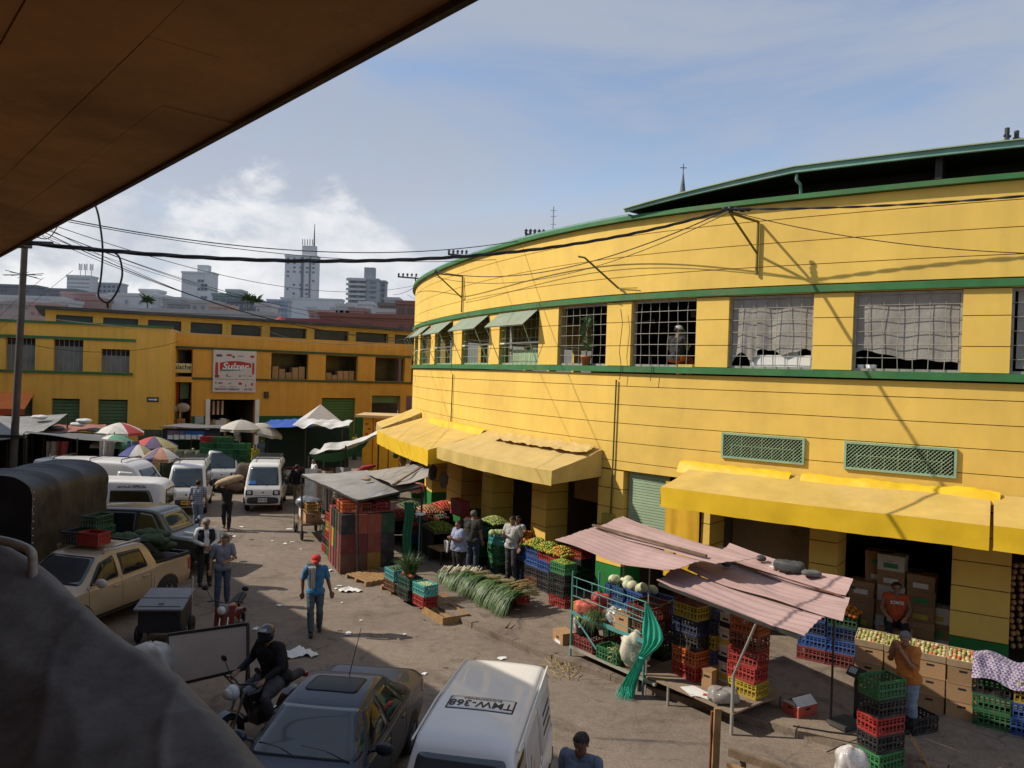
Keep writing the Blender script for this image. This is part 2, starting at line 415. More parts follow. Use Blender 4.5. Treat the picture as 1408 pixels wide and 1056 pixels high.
# pavement along the hall
S_A,S_B = 14.0,NP * 0.1 - 1.0
mb = MB(); cbox(mb,S_A,S_B,-0.05,0.12,-5.6,3.5,0,0.5)
o = mb.build('pavement',walk_m,None,False); tag(o,kind='structure')
mb = MB()
s = S_A
while s < S_B - 1:
	L_ = rnd.uniform(0.9,1.3); cbox(mb,s,min(S_B,s + L_ - 0.02),-0.05,0.12 + rnd.uniform(0.004,0.012),3.505 + rnd.uniform(-.0,.02),3.72 + rnd.uniform(-.03,.02)); s += L_
o = mb.build('kerb',walk_m,None,False); tag(o,kind='structure')
# ================================================================ main market hall
ZS,ZW,ZR,ZH = 6.08,7.68,9.72,3.52          # sill, window head, eaves, shop head
hall = thing('market_hall','long curved two storey yellow market hall with green trim bands, filling the right side','market hall',cpos(40,0,0))
SL = S_A
SR = NP * 0.1 - 2
win_px = [(563.6,572),(577.5,591.5),(597.5,622),(634.5,672),(686,740),(766.5,833),(866.5,956),(1000.5,1117),(1171.5,1322),(1389,1560)]
wins = []
for a,b in win_px:
	sa = s_at(a,480); sb = s_at(b,480) if b < 1500 else s_at(1389,480) + 1.9
	wins.append((sa,sb))
wins[0] = (wins[1][0] - 2.5,wins[1][0] - 0.75)
# continue the rhythm beyond both ends
s = wins[0][0]
extra_l = []
while s > SL + 3: extra_l.insert(0,(s - 2.4,s - 0.7)); s -= 2.4
extra_r = []
s = wins[-1][1]
while s < SR - 3.2: extra_r.append((s + 0.8,s + 2.7)); s += 2.7
allw = extra_l + wins + extra_r
mb = MB()          # wall: 0 yellow 1 joint 2 green plinth
def courses(s0,s1,zs,o1=0.0,mi=0):
	for z0,z1 in zip(zs,zs[1:]): cbox(mb,s0,s1,z0 + 0.008,z1 - 0.008,-0.24,o1,mi)
	cbox(mb,s0 + 0.01,s1 - 0.01,zs[0] + 0.009,zs[-1] - 0.009,-0.22,-0.028,1)
courses(SL,SR,[7.88,8.30,8.80,9.30,9.66])
courses(SL,SR,[3.52,3.74,4.21,4.68,5.14,5.60,5.92])
cbox(mb,SL,SR,7.70,7.86,-0.24,0.005,0)
edges = [SL] + [q for wv in allw for q in wv] + [SR]
for i in range(0,len(edges),2):
	if edges[i + 1] - edges[i] > 0.05: courses(edges[i],edges[i + 1],[6.10,6.60,7.18,7.69])
# ground floor piers (outer face px ranges measured at mid height)
pier_px = [(563,567,640),(584,594,660),(614,634,680),(662,676,690),(731,751,690),(822,856,690),(964,976,720),(1113,1152,745),(1308,1390,800)]
piers = [(s_at(a,y),s_at(b,y)) for a,b,y in pier_px]
piers = [(max(SL,piers[0][0] - 9),piers[0][1])] + piers[1:] + [(piers[-1][1] + 2.6,piers[-1][1] + 3.6),(piers[-1][1] + 6.2,SR)]
for a,b in piers:
	zs = [1.12,1.60,2.08,2.56,3.04,3.50]
	for z0,z1 in zip(zs,zs[1:]): cbox(mb,a,b,z0 + 0.01,z1 - 0.01,-0.75,0.0,0)
	cbox(mb,a + 0.03,b - 0.03,1.0,3.515,-0.72,-0.03,1)
	cbox(mb,a - 0.006,b + 0.006,0.10,1.11,-0.756,0.006,2)
mb.build('wall',[yellow,joint,green_base],hall)
mb = MB()
cbox(mb,SL,SR,7.71,7.85,-0.05,0.08); mb.build('window_head_band',green_trim,hall)
mb = MB(); cbox(mb,SL,SR,5.95,6.095,-0.26,0.10); mb.build('sill_band',green_trim,hall)
mb = MB(); cbox(mb,SL,SR,9.665,9.765,-0.3,0.14); mb.build('eaves_gutter',green_trim,hall)
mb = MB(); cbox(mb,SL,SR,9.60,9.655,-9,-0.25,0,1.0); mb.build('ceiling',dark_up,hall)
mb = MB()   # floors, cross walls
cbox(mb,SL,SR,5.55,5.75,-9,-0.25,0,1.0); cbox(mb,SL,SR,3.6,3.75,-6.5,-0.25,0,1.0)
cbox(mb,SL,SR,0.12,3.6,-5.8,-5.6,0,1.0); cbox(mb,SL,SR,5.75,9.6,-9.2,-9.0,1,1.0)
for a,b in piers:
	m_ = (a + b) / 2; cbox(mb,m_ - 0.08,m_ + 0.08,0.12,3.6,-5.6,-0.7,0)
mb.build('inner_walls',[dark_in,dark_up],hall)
# upper roof sheet with its pale fascia, rising to the right
sk0,sk1 = s_at(868,300),s_at(1095,270)
mb = MB(); zt = lambda s: 9.86 + (10.42 - 9.86) * max(0,min(1,(s - sk0) / (sk1 - sk0)))
cbox(mb,sk0,sk1,(9.84,10.19),(9.90,10.30),0.2,0.28,0,0.3); cbox(mb,sk1,SR,10.19,10.30,0.2,0.28,0,0.5); cbox(mb,sk0,sk1,(9.87,10.25),(9.90,10.30),-9,0.199,1,0.3); cbox(mb,sk1,SR,10.25,10.30,-9,0.199,1,0.5)  # underside behind the fascia coloured dark to give the recess its shade
mb.build('roof_sheet',[teal,dark_up],hall)
mb = MB(); cbox(mb,sk0,sk1,(9.902,10.302),(9.925,10.325),-9,0.33,0,0.3); cbox(mb,sk1,SR,10.302,10.325,-9,0.33,0,0.5)
mb.build('roof_capping',steel_grn,hall)
mb = MB(); cbox(mb,SL,sk0,9.77,9.82,-9,0.12,0,0.5); mb.build('roof_sheet',teal,hall)
mb = MB(); cbox(mb,sk0 + 1,SR,9.66,10.245,-1.3,-1.15,0,0.4)
for k in range(1,9):
	q = sk1 + k * 2.6
	if q < SR: cbox(mb,q,q + 0.12,9.80,10.245,-1.15,0.05)
mb.build('clerestory',mat('dark clerestory panel',(0.03,0.028,0.024),0.7,0.3,2),hall)  # near-black colour carries the shade of the recess under the fascia
mb = MB(); p = cpos(sk1 + 0.05,0.2,10.17)
mb.tube([p,p + V((0,0,-0.12)),cpos(sk1 + 0.1,0.1,9.98),cpos(sk1 + 0.1,0.02,9.8)],0.035,8); mb.build('downpipe',teal,hall)

# ---- windows
plastic_sheet = mat('dusty hanging plastic',(0.32,0.30,0.265),0.5,0.3,1.6,0.4,dirt=(0.18,0.15,0.12,0.6))
for i,(a,b) in enumerate(wins):
	far = i <= 4
	fr = MB(); t = 0.05
	for z0,z1 in ((6.10,6.15),(7.63,7.685)): cbox(fr,a + 0.002,b - 0.002,z0,z1,-0.16,-0.10)
	cbox(fr,a + 0.002,a + t,6.151,7.629,-0.16,-0.10); cbox(fr,b - t,b - 0.002,6.151,7.629,-0.16,-0.10)
	wd = fr.build('window',steel_grn if far else steel_lt,hall)
	wl = b - a
	g = MB(); nb = max(3,int(round(wl / 0.27)))
	for k in range(1,nb):
		s = a + wl * k / nb
		pts = [cpos(s + 0.012 * math.sin(z * 5 + k),-0.08,z) for z in (6.11,6.5,6.9,7.3,7.67)]
		g.tube(pts,0.0075,5,0,False)
	for k in range(1,6):
		z = 6.10 + 1.58 * k / 6
		g.tube([cpos(a + wl * q / 8,-0.07 + 0.004 * math.sin(q),z) for q in range(9)],0.0075,5,0,False)
	gr = g.build('grille',steel_lt if not far else steel_grn,wd)
	if far:      # top hung sheet flaps held out on stays
		f = MB(); zb,ob = 7.22,0.50
		f.grid(lambda u,v: cpos(a + 0.03 + (wl - 0.06) * u,0.04 + ob * v,7.66 - 0.44 * v),6,2,0,False)
		f.grid(lambda u,v: cpos(a + 0.03 + (wl - 0.06) * u,0.03 + ob * v,7.635 - 0.44 * v),6,2,0,False,flip=True)
		f.build('shutter_flap',mat('dull green flap',(0.22,0.27,0.19),0.6,0.2,2,dirt=(0.3,0.27,0.2,0.5)),wd)
		for q in (a + 0.06,b - 0.06):
			f = MB(); f.tube([cpos(q,0.5,7.24),cpos(q,-0.02,6.16)],0.012,5); f.build('stay',steel_grn,wd)
		f = MB(); cbox(f,a + 0.02,b - 0.02,6.72,6.765,-0.06,-0.02); f.build('rail',white_pt,wd)
		if i == 4:
			f = MB(); cbox(f,a + 0.5,b - 0.06,6.16,6.55,-0.28,-0.24); f.build('inner_panel',steel_grn,wd)
			f = MB(); cbox(f,a + 0.22,a + 0.36,6.4,7.5,-0.30,-0.26); f.build('inner_post',steel_lt,wd)
# hanging sheets behind the two nearest full windows
def drape(a,b,ztop,zlow,off,amp,seed,name,m):
	d = MB(); w_ = b - a
	def fn(u,v):
		s = a + w_ * u
		lo = zlow(u) if callable(zlow) else zlow
		z = ztop + (lo - ztop) * v
		o_ = off + amp * (math.sin(u * w_ * 7 + seed + 1.6 * nz((u * 3,v * .6,seed))) * 0.5 + nz((u * 4 + seed,v * 1.2,seed),1.2)) * (0.45 + .5 * v)
		return cpos(s,o_,z)
	d.grid(fn,48,22); return d
a,b = wins[7]
drape(a + 0.06,a + 0.06 + (b - a) * 0.30,7.62,lambda u: 6.2 + 0.25 * abs(math.sin(u * 4)),-0.13,0.035,1.0,'',None).single('plastic_curtain',plastic_sheet,'short grey plastic curtain gathered at the left edge of the window with a counter','curtain')
drape(a + (b - a) * 0.33,b - 0.05,7.64,lambda u: 6.47 + 0.05 * math.sin(u * 9) + 0.02 * math.sin(u * 23),-0.14,0.035,2.0,'',None).single('plastic_curtain',plastic_sheet,'wide grey plastic curtain hanging above the white counter in a barred window','curtain')
c_ = MB(); cbox(c_,a + 0.45,b - 0.05,6.10,6.40,-0.5,-0.2); c_.single('counter',white_pt,'white counter front behind the barred window with two plastic curtains','counter')
c_ = MB(); cbox(c_,a + (b - a) * .58,a + (b - a) * .80,6.41,6.53,-0.45,-0.22); c_.single('tray',white_pt,'small white tray standing on the white window counter','tray')
a,b = wins[8]
drape(a + 0.05,b - 0.06,7.64,lambda u: 6.40 + 0.12 * math.sin(u * 7 + 0.6) * (1 - u) - 0.28 * max(0,u - 0.55) + 0.02 * math.sin(u * 21),-0.13,0.035,5.0,'',None).single('plastic_curtain',plastic_sheet,'torn grey plastic sheet filling the largest barred window at upper right','curtain')
for k,(u,wd_) in enumerate(((0.07,0.15),(0.17,0.22))):
	c_ = MB(); c_.lathe([(0.0,0),(wd_ / 2 * .85,0),(wd_ / 2,0.13),(wd_ / 2 * .94,0.13),(wd_ / 2 * .8,0.02),(0,0.02)],16,0,TM(cpos(a + (b - a) * u,-0.22,6.097)))
	c_.single('bowl',white_pt,('small' if k == 0 else 'larger') + ' white bowl on the sill in the lower left corner of the largest barred window','bowl')
a,b = wins[9]
drape(a + 0.1,b - 0.05,7.64,6.2,-0.14,0.035,8.0,'',None).single('plastic_curtain',plastic_sheet,'grey plastic sheet in the window cut by the right picture edge','curtain')
# things in the dark windows
a,b = wins[5]
pot = thing('potted_plant','thin leafy plant in a terracotta pot on the sill of a barred window','potted plant',cpos(a + (b - a) * 0.63,-0.0,6.097))
q = pot.location
m = MB(); m.lathe([(0,0),(0.10,0),(0.125,0.2),(0.145,0.2),(0.145,0.25),(0.115,0.25),(0.11,0.21),(0,0.21)],16,0,TM(q)); m.build('pot',mat('terracotta',(0.42,0.15,0.06),0.8,0.2,8),pot)
m = MB(); m.tube([q + V((0,0,.2)),q + V((.02,.0,.6)),q + V((-.01,0,1.0)),q + V((0.05,0,1.22))],[0.022,.02,.015,.006],6); m.build('stem',wood_dk,pot)
leaf_m = mat('plant leaf',(0.06,0.11,0.03),0.6,0.4,9)
m = MB()
for k in range(70):
	h = rnd.uniform(0.35,1.3); t = rnd.uniform(0,6.28); l = rnd.uniform(.1,.24); c = q + V((rnd.uniform(-.03,.04),rnd.uniform(-.02,.02),h)); d = V((math.cos(t),math.sin(t) * .5,rnd.uniform(-.5,.5))) * l; n_ = V((0,0,.035))
	m.add([c,c + d * .5 + n_,c + d,c + d * .5 - n_],[(0,1,2,3)])
m.build('foliage',leaf_m,pot)
m = MB(); s0 = wins[6][0]; wl = wins[6][1] - s0
m.sphere(cpos(s0 + wl * .33,-1.3,6.75),(.14,.14,.42),10,8); m.single('sack',mat('green net sack',(0.03,0.25,0.06),0.7,0.3,8),'slim green sack hanging inside the window left of the man in a white cap','sack')
m = MB(); cbox(m,s0 + wl * .78,s0 + wl * .98,6.098,6.16,-0.18,0.05); m.single('board',mat('yellow board',(0.55,0.42,0.10),0.7,0.2,5),'short yellow board on the sill right of the man in a white cap','board')
for k,(u,z,o_) in enumerate(((.12,7.45,-2.2),(.3,7.35,-2.6),(.62,7.3,-2.0),(.8,7.42,-2.4))):
	m = MB(); cbox(m,s0 + wl * u,s0 + wl * u + .45,z,z + .18,o_ - .4,o_); m.single('lamp_panel',mat('dull white sheet',(0.35,0.35,0.33),0.6,0.3,2),['left end','second','third','right end'][k] + ' pale panel hanging under the ceiling behind the man at the window','panel','pale panels under the hall ceiling')

# ---- roller shutter, vents, curtains of the shopfronts
s0,s1 = s_at(858,690),s_at(914,690)
ct = MB()
zt_,zb_ = 3.50,1.75; n = 26
for k in range(n):
	z1 = zt_ - (zt_ - zb_) * k / n; z0 = zt_ - (zt_ - zb_) * (k + 1) / n
	cbox(ct,s0,s1,z0 + .012,z1,-0.22,-0.17); cbox(ct,s0,s1,z0,z0 + .012,-0.22,-0.19)
rs = ct.build('roller_shutter',mat('pale green shutter',(0.34,0.45,0.30),0.5,0.15,2,metal=0.1,dirt=(0.3,0.27,0.2,0.4)),hall)
for (xa,xb,yt) in ((993,1107,616),(1161,1316,630)):
	a,b = s_at(xa,yt),s_at(xb,yt); z0,z1 = 4.10,4.66
	m = MB()
	for q in ((a,b,z0,z0 + .045),(a,b,z1 - .045,z1),(a,a + .045,z0 + .046,z1 - .046),(b - .045,b,z0 + .046,z1 - .046)): cbox(m,*q,-0.02,0.055)
	v = m.build('vent',mat('pale green vent steel',(0.25,0.40,0.27),0.6,0.2,3),hall)
	m = MB(); cbox(m,a + .03,b - .03,z0 + .03,z1 - .03,-0.02,0.012); m.build('vent_dark_sheet',mat('vent dark',(0.012,0.014,0.012),0.9),v)  # black sheet on the wall face stands in for the opening's darkness
	m = MB(); st = .075; wl = b - a; h = z1 - z0
	for k in range(-int(h / st),int(wl / st)):
		for sg in (1,-1):
			u0 = k * st; pts = []
			for q in range(0,9):
				z = q / 8 * h; u = u0 + z if sg > 0 else u0 + h - z
				if 0.02 < u < wl - 0.02: pts.append(cpos(a + u,0.035 + 0.006 * sg,z0 + z))
			if len(pts) > 1: m.tube(pts,0.0065,4,0,False)
	m.build('mesh',steel_grn,v)
	m = MB()
	for k in range(1,8):
		s = a + wl * k / 8; m.tube([cpos(s,0.022,z0 + .03),cpos(s,0.022,z0 + h * (.6 if k % 2 else .95))],0.012,5)
	m.tube([cpos(a + wl * .1,.022,z0 + h * .52),cpos(a + wl * .9,.022,z0 + h * .52)],0.012,5); m.build('vent_bar',steel_grn,v)
cur = mat('yellow tarp curtain',(0.62,0.36,0.02),0.6,0.12,2,0.1)
drape(s_at(916,700),s_at(963,720),3.42,1.2,0.06,0.04,3.0,'',None).single('tarp_curtain',cur,'yellow tarpaulin curtain hanging beside the pale green roller shutter','curtain')
m = MB(); a,b = s_at(976,720),s_at(1112,745); cbox(m,a,b,0.14,3.5,-1.3,-1.22); m.build('inner_partition',mat('drab plaster',(0.30,0.23,0.15),0.9,0.25,1.2),hall)
m = MB(); cbox(m,b - .75,b - .15,2.3,2.95,-1.21,-1.19); m.single('notice',mat('faded notice',(0.25,0.2,0.12),0.8,0.4,6),'faded notice pinned on the drab wall under the long yellow awning','notice')
m = MB(); a,b = s_at(775,680),s_at(820,690); cbox(m,a - .1,b,2.5,3.2,-0.5,-0.45); m.build('header_board',mat('brown board',(0.20,0.11,0.05),0.7,0.2,3),hall)
# posters, meter boxes and conduits on the wall
m = MB(); s0 = s_at(566.5,560) - .9; cbox(m,s0,s0 + .8,4.15,4.95,0.003,0.02); m.single('poster',mat('weathered poster',(0.30,0.28,0.26),0.8,0.6,9),'weathered grey poster pasted on the far left edge of the yellow hall','poster')
for px,z0,z1,lab in ((623,4.0,5.75,'dark conduit running down the wall left of the small windows awning'),(848,2.0,5.75,'dark green conduit running down the wall beside the roller shutter')):
	s = s_at(px,560); m = MB(); m.tube([cpos(s,0.05,z1),cpos(s - .02,0.05,(z0 + z1) / 2),cpos(s - .05,0.05,z0)],0.022,6); m.single('conduit',mat('olive conduit',(0.08,0.08,0.02),0.6),lab,'conduit')
m = MB(); s = s_at(833,690); cbox(m,s,s + .33,1.9,2.4,0.004,0.14); m.single('meter_box',mat('ochre green box',(0.28,0.27,0.04),0.6,0.3,5),'small ochre green meter box on the pier left of the roller shutter','meter box')
m = MB()
for px,y0,y1 in ((626,560,450),(858,560,370),(900,410,385)):
	s = s_at(px,480); m_ = MB(); pts = [cpos(s + .04 * math.sin(k * 2.1),0.13,5.75 + k * .35) for k in range(6 if px != 900 else 3)]
	m_.tube(pts,0.008,4); m_.single('service_cable',steel_dk,{626: 'thin cable running up the pier between the flapped windows',858: 'thin cable running up the pier right of the potted plant',900: 'short thin cable above the window with the man'}[px],'cable')

# ---- awnings
def awning(s0,s1,zt,zf,out,val,mt,mv,label,seed,rag=0.0,inset=0.0):
	A = thing('awning',label,'awning',cpos((s0 + s1) / 2,0,zf))
	L_ = s1 - s0
	def top(u,v):
		s = s0 + L_ * u
		sag = -0.03 * math.sin(math.pi * v) * (0.6 + 0.4 * math.sin(u * L_ * 2.2 + seed)) + 0.03 * nz((s * 1.3,v * 2,seed)) * math.sin(math.pi * v)
		zf_ = zf + 0.02 * nz((s * .8,3.3,seed))
		return cpos(s,0.03 + out * v,zt + (zf_ - zt) * v + sag + rag * nz((s * 4,v * 5,seed)) * (1 - v) ** 2)
	n = max(8,int(L_ / .18)); m = MB(); m.slab(top,n,10,0.012); m.build('canopy',mt,A)
	m = MB()
	def vf(u,v):
		s = s0 + L_ * u; p = V(top(u,1)); q = cpos(s,out + 0.035 + 0.012 * v * math.sin(s * 7 + seed) + 0.025 * nz((s * 2,v,seed)) * v,p.z - val * v * (1 + .04 * nz((s * 2.5,0,seed)))); return q
	m.grid(vf,n,5); m.build('valance',mv,A)
	for s,u in ((s0,0),(s1,1)):
		m = MB()
		def ef(a_,b_,u=u):
			p = V(top(u,b_)); zl = zf - val * .9; return V((p.x,p.y,p.z + (min(p.z,zl + (1 - b_) * .1) - p.z) * a_))
		m.grid(ef,3,8); m.build('end_panel',mv,A)
	for k in range(max(2,int(L_ / 1.8)) + 1):
		u = k / max(2,int(L_ / 1.8)); s = s0 + .05 + (L_ - .1) * u
		m = MB(); m.tube([cpos(s,0.02,zf - .25),cpos(s,out - .02,zf - .03)],0.018,6); m.build('bracket',steel_dk,A)
	return A
aw_tan = mat('sun faded awning',(0.58,0.40,0.10),0.8,0.2,1.2,0.15,dirt=(0.42,0.30,0.15,0.6))
aw_yel = mat('bright yellow tarp',(0.72,0.46,0.015),0.55,0.12,1.5,0.1)
aw_beige = mat('beige awning canvas',(0.54,0.39,0.14),0.8,0.15,1.6,0.15,dirt=(0.42,0.31,0.16,0.5))
aw_beige_v = mat('beige yellow valance',(0.55,0.40,0.12),0.8,0.2,1.6)
awning(s_at(956,650),s_at(1362,690),3.86,3.50,1.5,0.42,aw_tan,aw_yel,'long yellow awning with a sun faded top above the right hand shops',1.0)
awning(s_at(1362,690) + .05,s_at(1362,690) + 5,3.86,3.50,1.5,0.42,aw_tan,aw_yel,'yellow awning cut by the right picture edge with a creased corner',4.0)
awning(s_at(672,600),s_at(829,630),3.98,3.52,1.7,0.36,aw_beige,aw_beige_v,'beige awning with a ragged upper edge over the middle shops',2.0,0.10)
awning(s_at(584,590),s_at(668,610),3.95,3.40,1.9,0.50,aw_tan,aw_yel,'yellow awning with a tan top left of the beige ragged awning',6.0)
awning(s_at(580,590) - 3.4,s_at(580,590) - 0.1,4.1,3.45,1.6,0.34,aw_tan,mat('printed valance',(0.45,0.36,0.16),0.7,0.5,7),'tan awning with a printed valance at the far left end of the yellow hall',8.0)
# rolled tarp bundles lying on the awnings
for sa,sb,z,lab in ((s_at(598,590),s_at(672,600),4.05,'crumpled roll of yellow tarp along the wall left of the beige awning'),(s_at(940,640),s_at(1090,655),3.93,'left crumpled roll of yellow tarp lying on the long yellow awning'),(s_at(1105,655),s_at(1375,690),3.92,'longest crumpled roll of yellow tarp lying on the long yellow awning, right part')):
	m = MB(); L_ = sb - sa
	m.grid(lambda u,v: cpos(sa + L_ * u,0.06 + 0.26 * v + .02 * nz((u * 9,v * 3,z)),z - .12 + (0.12 - 0.02 * math.sin(u * 13)) * math.sin(math.pi * min(1,v * 1.05 + .02)) ** .7 * (.8 + .5 * nz((u * L_ * 1.5,1,z))) - v * .10 + 0.035 * nz((u * L_ * 5,v * 7,z)) + .10 * (1 - v)),int(L_ * 10) + 6,10)
	m.single('tarp_roll',aw_yel,lab,'tarp')
m = MB(); s0,s1 = s_at(700,605),s_at(825,622);
m.grid(lambda u,v: cpos(s0 + (s1 - s0) * u,0.08 + .55 * v,4.03 - .14 * v + .05 * nz((u * 18,v * 6,2.2)) + .04 * abs(math.sin(u * 22 + v * 5))),70,10)
m.single('torn_sheet',aw_beige,'torn crumpled beige sheet lying along the back of the beige awning','sheet')

# ---- cable brackets on the facade
def wall_bracket(px,py,out,ztop,h,tri,label,flat=False):
	s = s_at(px,py); B = thing('cable_bracket',label,'bracket',cpos(s,0.02,ztop - h))
	m = MB(); m.tube([cpos(s,.05,ztop),cpos(s,.05,ztop - h)],0.03,6); m.build('upright',olive_steel,B)
	sl = s - out * .25
	m = MB(); m.tube([cpos(s,.05,ztop),cpos(sl,out,ztop + .05)],0.028,6); m.build('arm',olive_steel,B)
	m = MB(); m.tube([cpos(s,.05,ztop - h * .6),cpos(sl,out,ztop + .05)],0.026,6); m.build('brace',olive_steel,B)
	m = MB(); m.sphere(cpos(sl,out,ztop + .13),(.045,.045,.07),8,6); m.build('insulator',steel_dk,B)
	return B,cpos(sl,out,ztop + .13)
BR1,tip1 = wall_bracket(1043,330,1.0,9.28,1.15,True,'triangular olive cable bracket on the upper wall above the second full window')
BR2,tip2 = wall_bracket(638,380,0.95,9.15,1.25,True,'triangular olive cable bracket near the curved left end of the upper wall')
s = s_at(852,400); m = MB(); m.tube([cpos(s,.03,8.02),cpos(s - .5,.75,8.75),cpos(s - .62,.85,8.78)],0.026,6); m.single('stay_arm',olive_steel,'single bent olive arm sticking out above the window with the potted plant','bracket')
m = MB(); m.tube([cpos(s,.03,8.03),cpos(s + .6,.06,8.0)],0.012,5); m.single('wall_rod',olive_steel,'short thin rod along the wall at the foot of the bent olive arm','rod')
for px,z,lab in ((737,9.98,'insulator rack on the roof edge farthest right'),(631,9.98,'insulator rack on the roof edge in the middle'),(562,9.98,'insulator rack with blue pins at the left tip of the roof')):
	s = s_at(max(px,570),350); p = D(px,{737: 323,631: 350,562: 381}[px],cpos(s).y + (1.0 if px != 562 else -.5))
	K = thing('insulator_rack',lab,'insulator rack',(p.x,p.y,9.8),0,'insulator racks on the roof edge')
	m = MB(); wd_ = 15 * p.y / 1080
	m.bar(p + V((-wd_,0,0)),p + V((wd_,0,-.05)),.06,.06); m.tube([p + V((wd_ * .6,0,0)),V((p.x + wd_ * .6,p.y + .3,9.7))],.03,6); m.build('crossarm',steel_dk,K)
	m = MB()
	for k in range(5): m.lathe([(0,0),(.05,0),(.03,.05),(.06,.09),(0.02,.14),(0,.15)],8,0,TM(p + V((-wd_ + wd_ * 2 * (k + .2) / 5,0,.03))))
	m.build('insulator',mat('dark porcelain',(0.06,0.05,0.06),0.3),K)
# spire, mast, pole tops beyond the roof
sp = D(938,280,60); K = thing('church_spire','thin dark church spire with a cross behind the yellow hall roof','spire',(sp.x,sp.y,9))
m = MB(); k60 = 60 / 1080; m.lathe([(.35,0),(.35,sp.z - 9 - 0),(.2,sp.z - 9 + .3),(.42,sp.z - 9 + .7),(.22,sp.z - 9 + .9),(.16,sp.z - 9 + 1.4),(.03,sp.z - 9 + 2.4),(0,sp.z - 9 + 2.4)],10,0,TM((sp.x,sp.y,9))); m.build('spire_shaft',mat('slate',(0.10,0.11,0.13),0.6),K)
m = MB(); zc = sp.z + 2.4; m.box((sp.x,sp.y,zc + .3),(.05,.05,.62)); m.box((sp.x,sp.y,zc + .32),(.5,.045,.05)); m.build('cross',steel_dk,K)
p = D(760,322,40); m = MB(); m.tube([V((p.x,p.y,9)),V((p.x,p.y,p.z + 1.4))],.03,6)
for dz in (.5,.9,1.2): m.bar(V((p.x - .15,p.y,p.z + dz)),V((p.x + .15,p.y,p.z + dz)),.02,.02)
m.single('antenna_mast',mat('grey mast',(0.3,0.32,0.34),0.5),'thin grey antenna mast behind the left roof of the yellow hall','antenna')
for px,yt,lab in ((1385,176,'taller of two dark pole tops above the right end of the roof'),(1398,180,'shorter dark pole top with a crossarm at the right end of the roof')):
	p = D(px,yt + 24,26); q = D(px,yt,26); K = thing('roof_pole',lab,'pole',(p.x,p.y,9.5),0)
	m = MB(); m.tube([V((p.x,p.y,9.5)),q],.075,8); m.build('shaft',steel_dk,K)
	m = MB(); m.bar(q + V((-.1,0,-.25)),q + V((.35 if px > 1390 else .12,0,-.28)),.07,.07); m.build('crossarm',steel_dk,K)
# ================================================================ far market hall (left background)
class Wall:
	"""straight facade from A to B (plan), helper for boxes on it"""
	def __init__(s,A,B):
		s.A,s.B = V((A[0],A[1],0)),V((B[0],B[1],0)); s.d = (s.B - s.A).normalized(); s.n = V((s.d.y,-s.d.x,0)); s.L = (s.B - s.A).length
		s.M = Matrix((s.d,-s.n,V((0,0,1)))).transposed().to_4x4(); s.M.translation = s.A
	def t(s,px,py=500):
		d = ray(px,py); # solve A + d*t on the ray
		ax,ay = s.A.x,s.A.y; den = s.d.x * d.y - s.d.y * d.x
		return -(ax * d.y - ay * d.x) / den
	def box(s,mb,t0,t1,z0,z1,o0,o1,mi=0): mb.bx(t0,t1,-o1,-o0,z0,z1,mi,s.M)
	def p(s,t,o,z): return s.A + s.d * t + s.n * o + V((0,0,z))
A1 = D(-130,500,40.2); B1 = D(233,500,43.6)
W1 = Wall(A1,B1)
A2 = D(222,500,45.4); B2 = D(600,500,55.5)
W2 = Wall(A2,B2)
far = thing('market_hall','far low yellow and orange market hall with dark upper windows across the left background','market hall',(W1.p(W1.L / 2,0,0)))
def wall_with_openings(mb,W,t0,t1,z0,z1,ops,th=0.3,mi=0):
	"""ops: (ta, tb, za, zb) non overlapping in columns"""
	xs = sorted({t0,t1} | {o[0] for o in ops} | {o[1] for o in ops})
	for a,b in zip(xs,xs[1:]):
		hs = sorted((o[2],o[3]) for o in ops if o[0] <= a + 1e-6 and o[1] >= b - 1e-6)
		z = z0
		for za,zb in hs:
			if za > z + .01: W.box(mb,a,b,z,za,-th,0,mi)
			z = zb
		if z < z1: W.box(mb,a,b,z,z1,-th,0,mi)
def span(W,a,b): return W.t(a),W.t(b)
z1s,z1t,z1top = 5.24,6.92,7.76
op1 = [(*span(W1,a,b),z1s,z1t) for a,b in ((-60,-25),(7,48),(73,114),(139,178))]
op1[-1] = (*op1[-1][:2],z1s,6.5)
sh1 = [(*span(W1,a,b),0,3.75 if a > 0 else 3.7) for a,b in ((72,111),(136,177),(5,46))]
mb = MB(); wall_with_openings(mb,W1,-2,W1.L,0,z1top,op1 + sh1)
# return wall of the projecting front
mb.bx(W1.L - .3,W1.L - .001,.301,5.5,0,z1top,0,W1.M)
mb.build('wall',yellow_far,far)
mb = MB(); W1.box(mb,-2,W1.t(186),6.94,7.08,-.05,.07); W1.box(mb,-2,W1.t(183),z1s - .14,z1s - .005,-.1,.10); W1.box(mb,-2,W1.L + .1,z1top,z1top + .12,-.4,.12); mb.build('trim_band',green_trim,far)
shut_m = mat('green roller shutter far',(0.10,0.17,0.075),0.6,0.2,1,streak=.2)
for a,b,z0,z1 in sh1:
	m = MB(); n = 20
	for k in range(n): W1.box(m,a + .001,b - .001,0.1 + 3.6 * k / n,0.1 + 3.6 * (k + .86) / n,-.26,-.2)
	m.build('roller_shutter',shut_m,far)
glass_far = mat('dusty barred glass',(0.21,0.22,0.20),0.35,0.3,1.2,dirt=(0.2,0.19,0.16,0.5))
for a,b,z0,z1 in op1:
	m = MB(); W1.box(m,a,b,z0,z1 - .35,-.28,-.24); g = m.build('window',glass_far,far)
	m = MB(); W1.box(m,a,b,z1 - .349,z1,-.32,-.3)
	m.build('window_header',dark_up,g)
	m = MB()
	for k in range(1,6): t = a + (b - a) * k / 6; m.tube([W1.p(t,-.15,z0),W1.p(t,-.15,z1)],.016,4,0,False)
	m.build('bars',steel_lt,g)
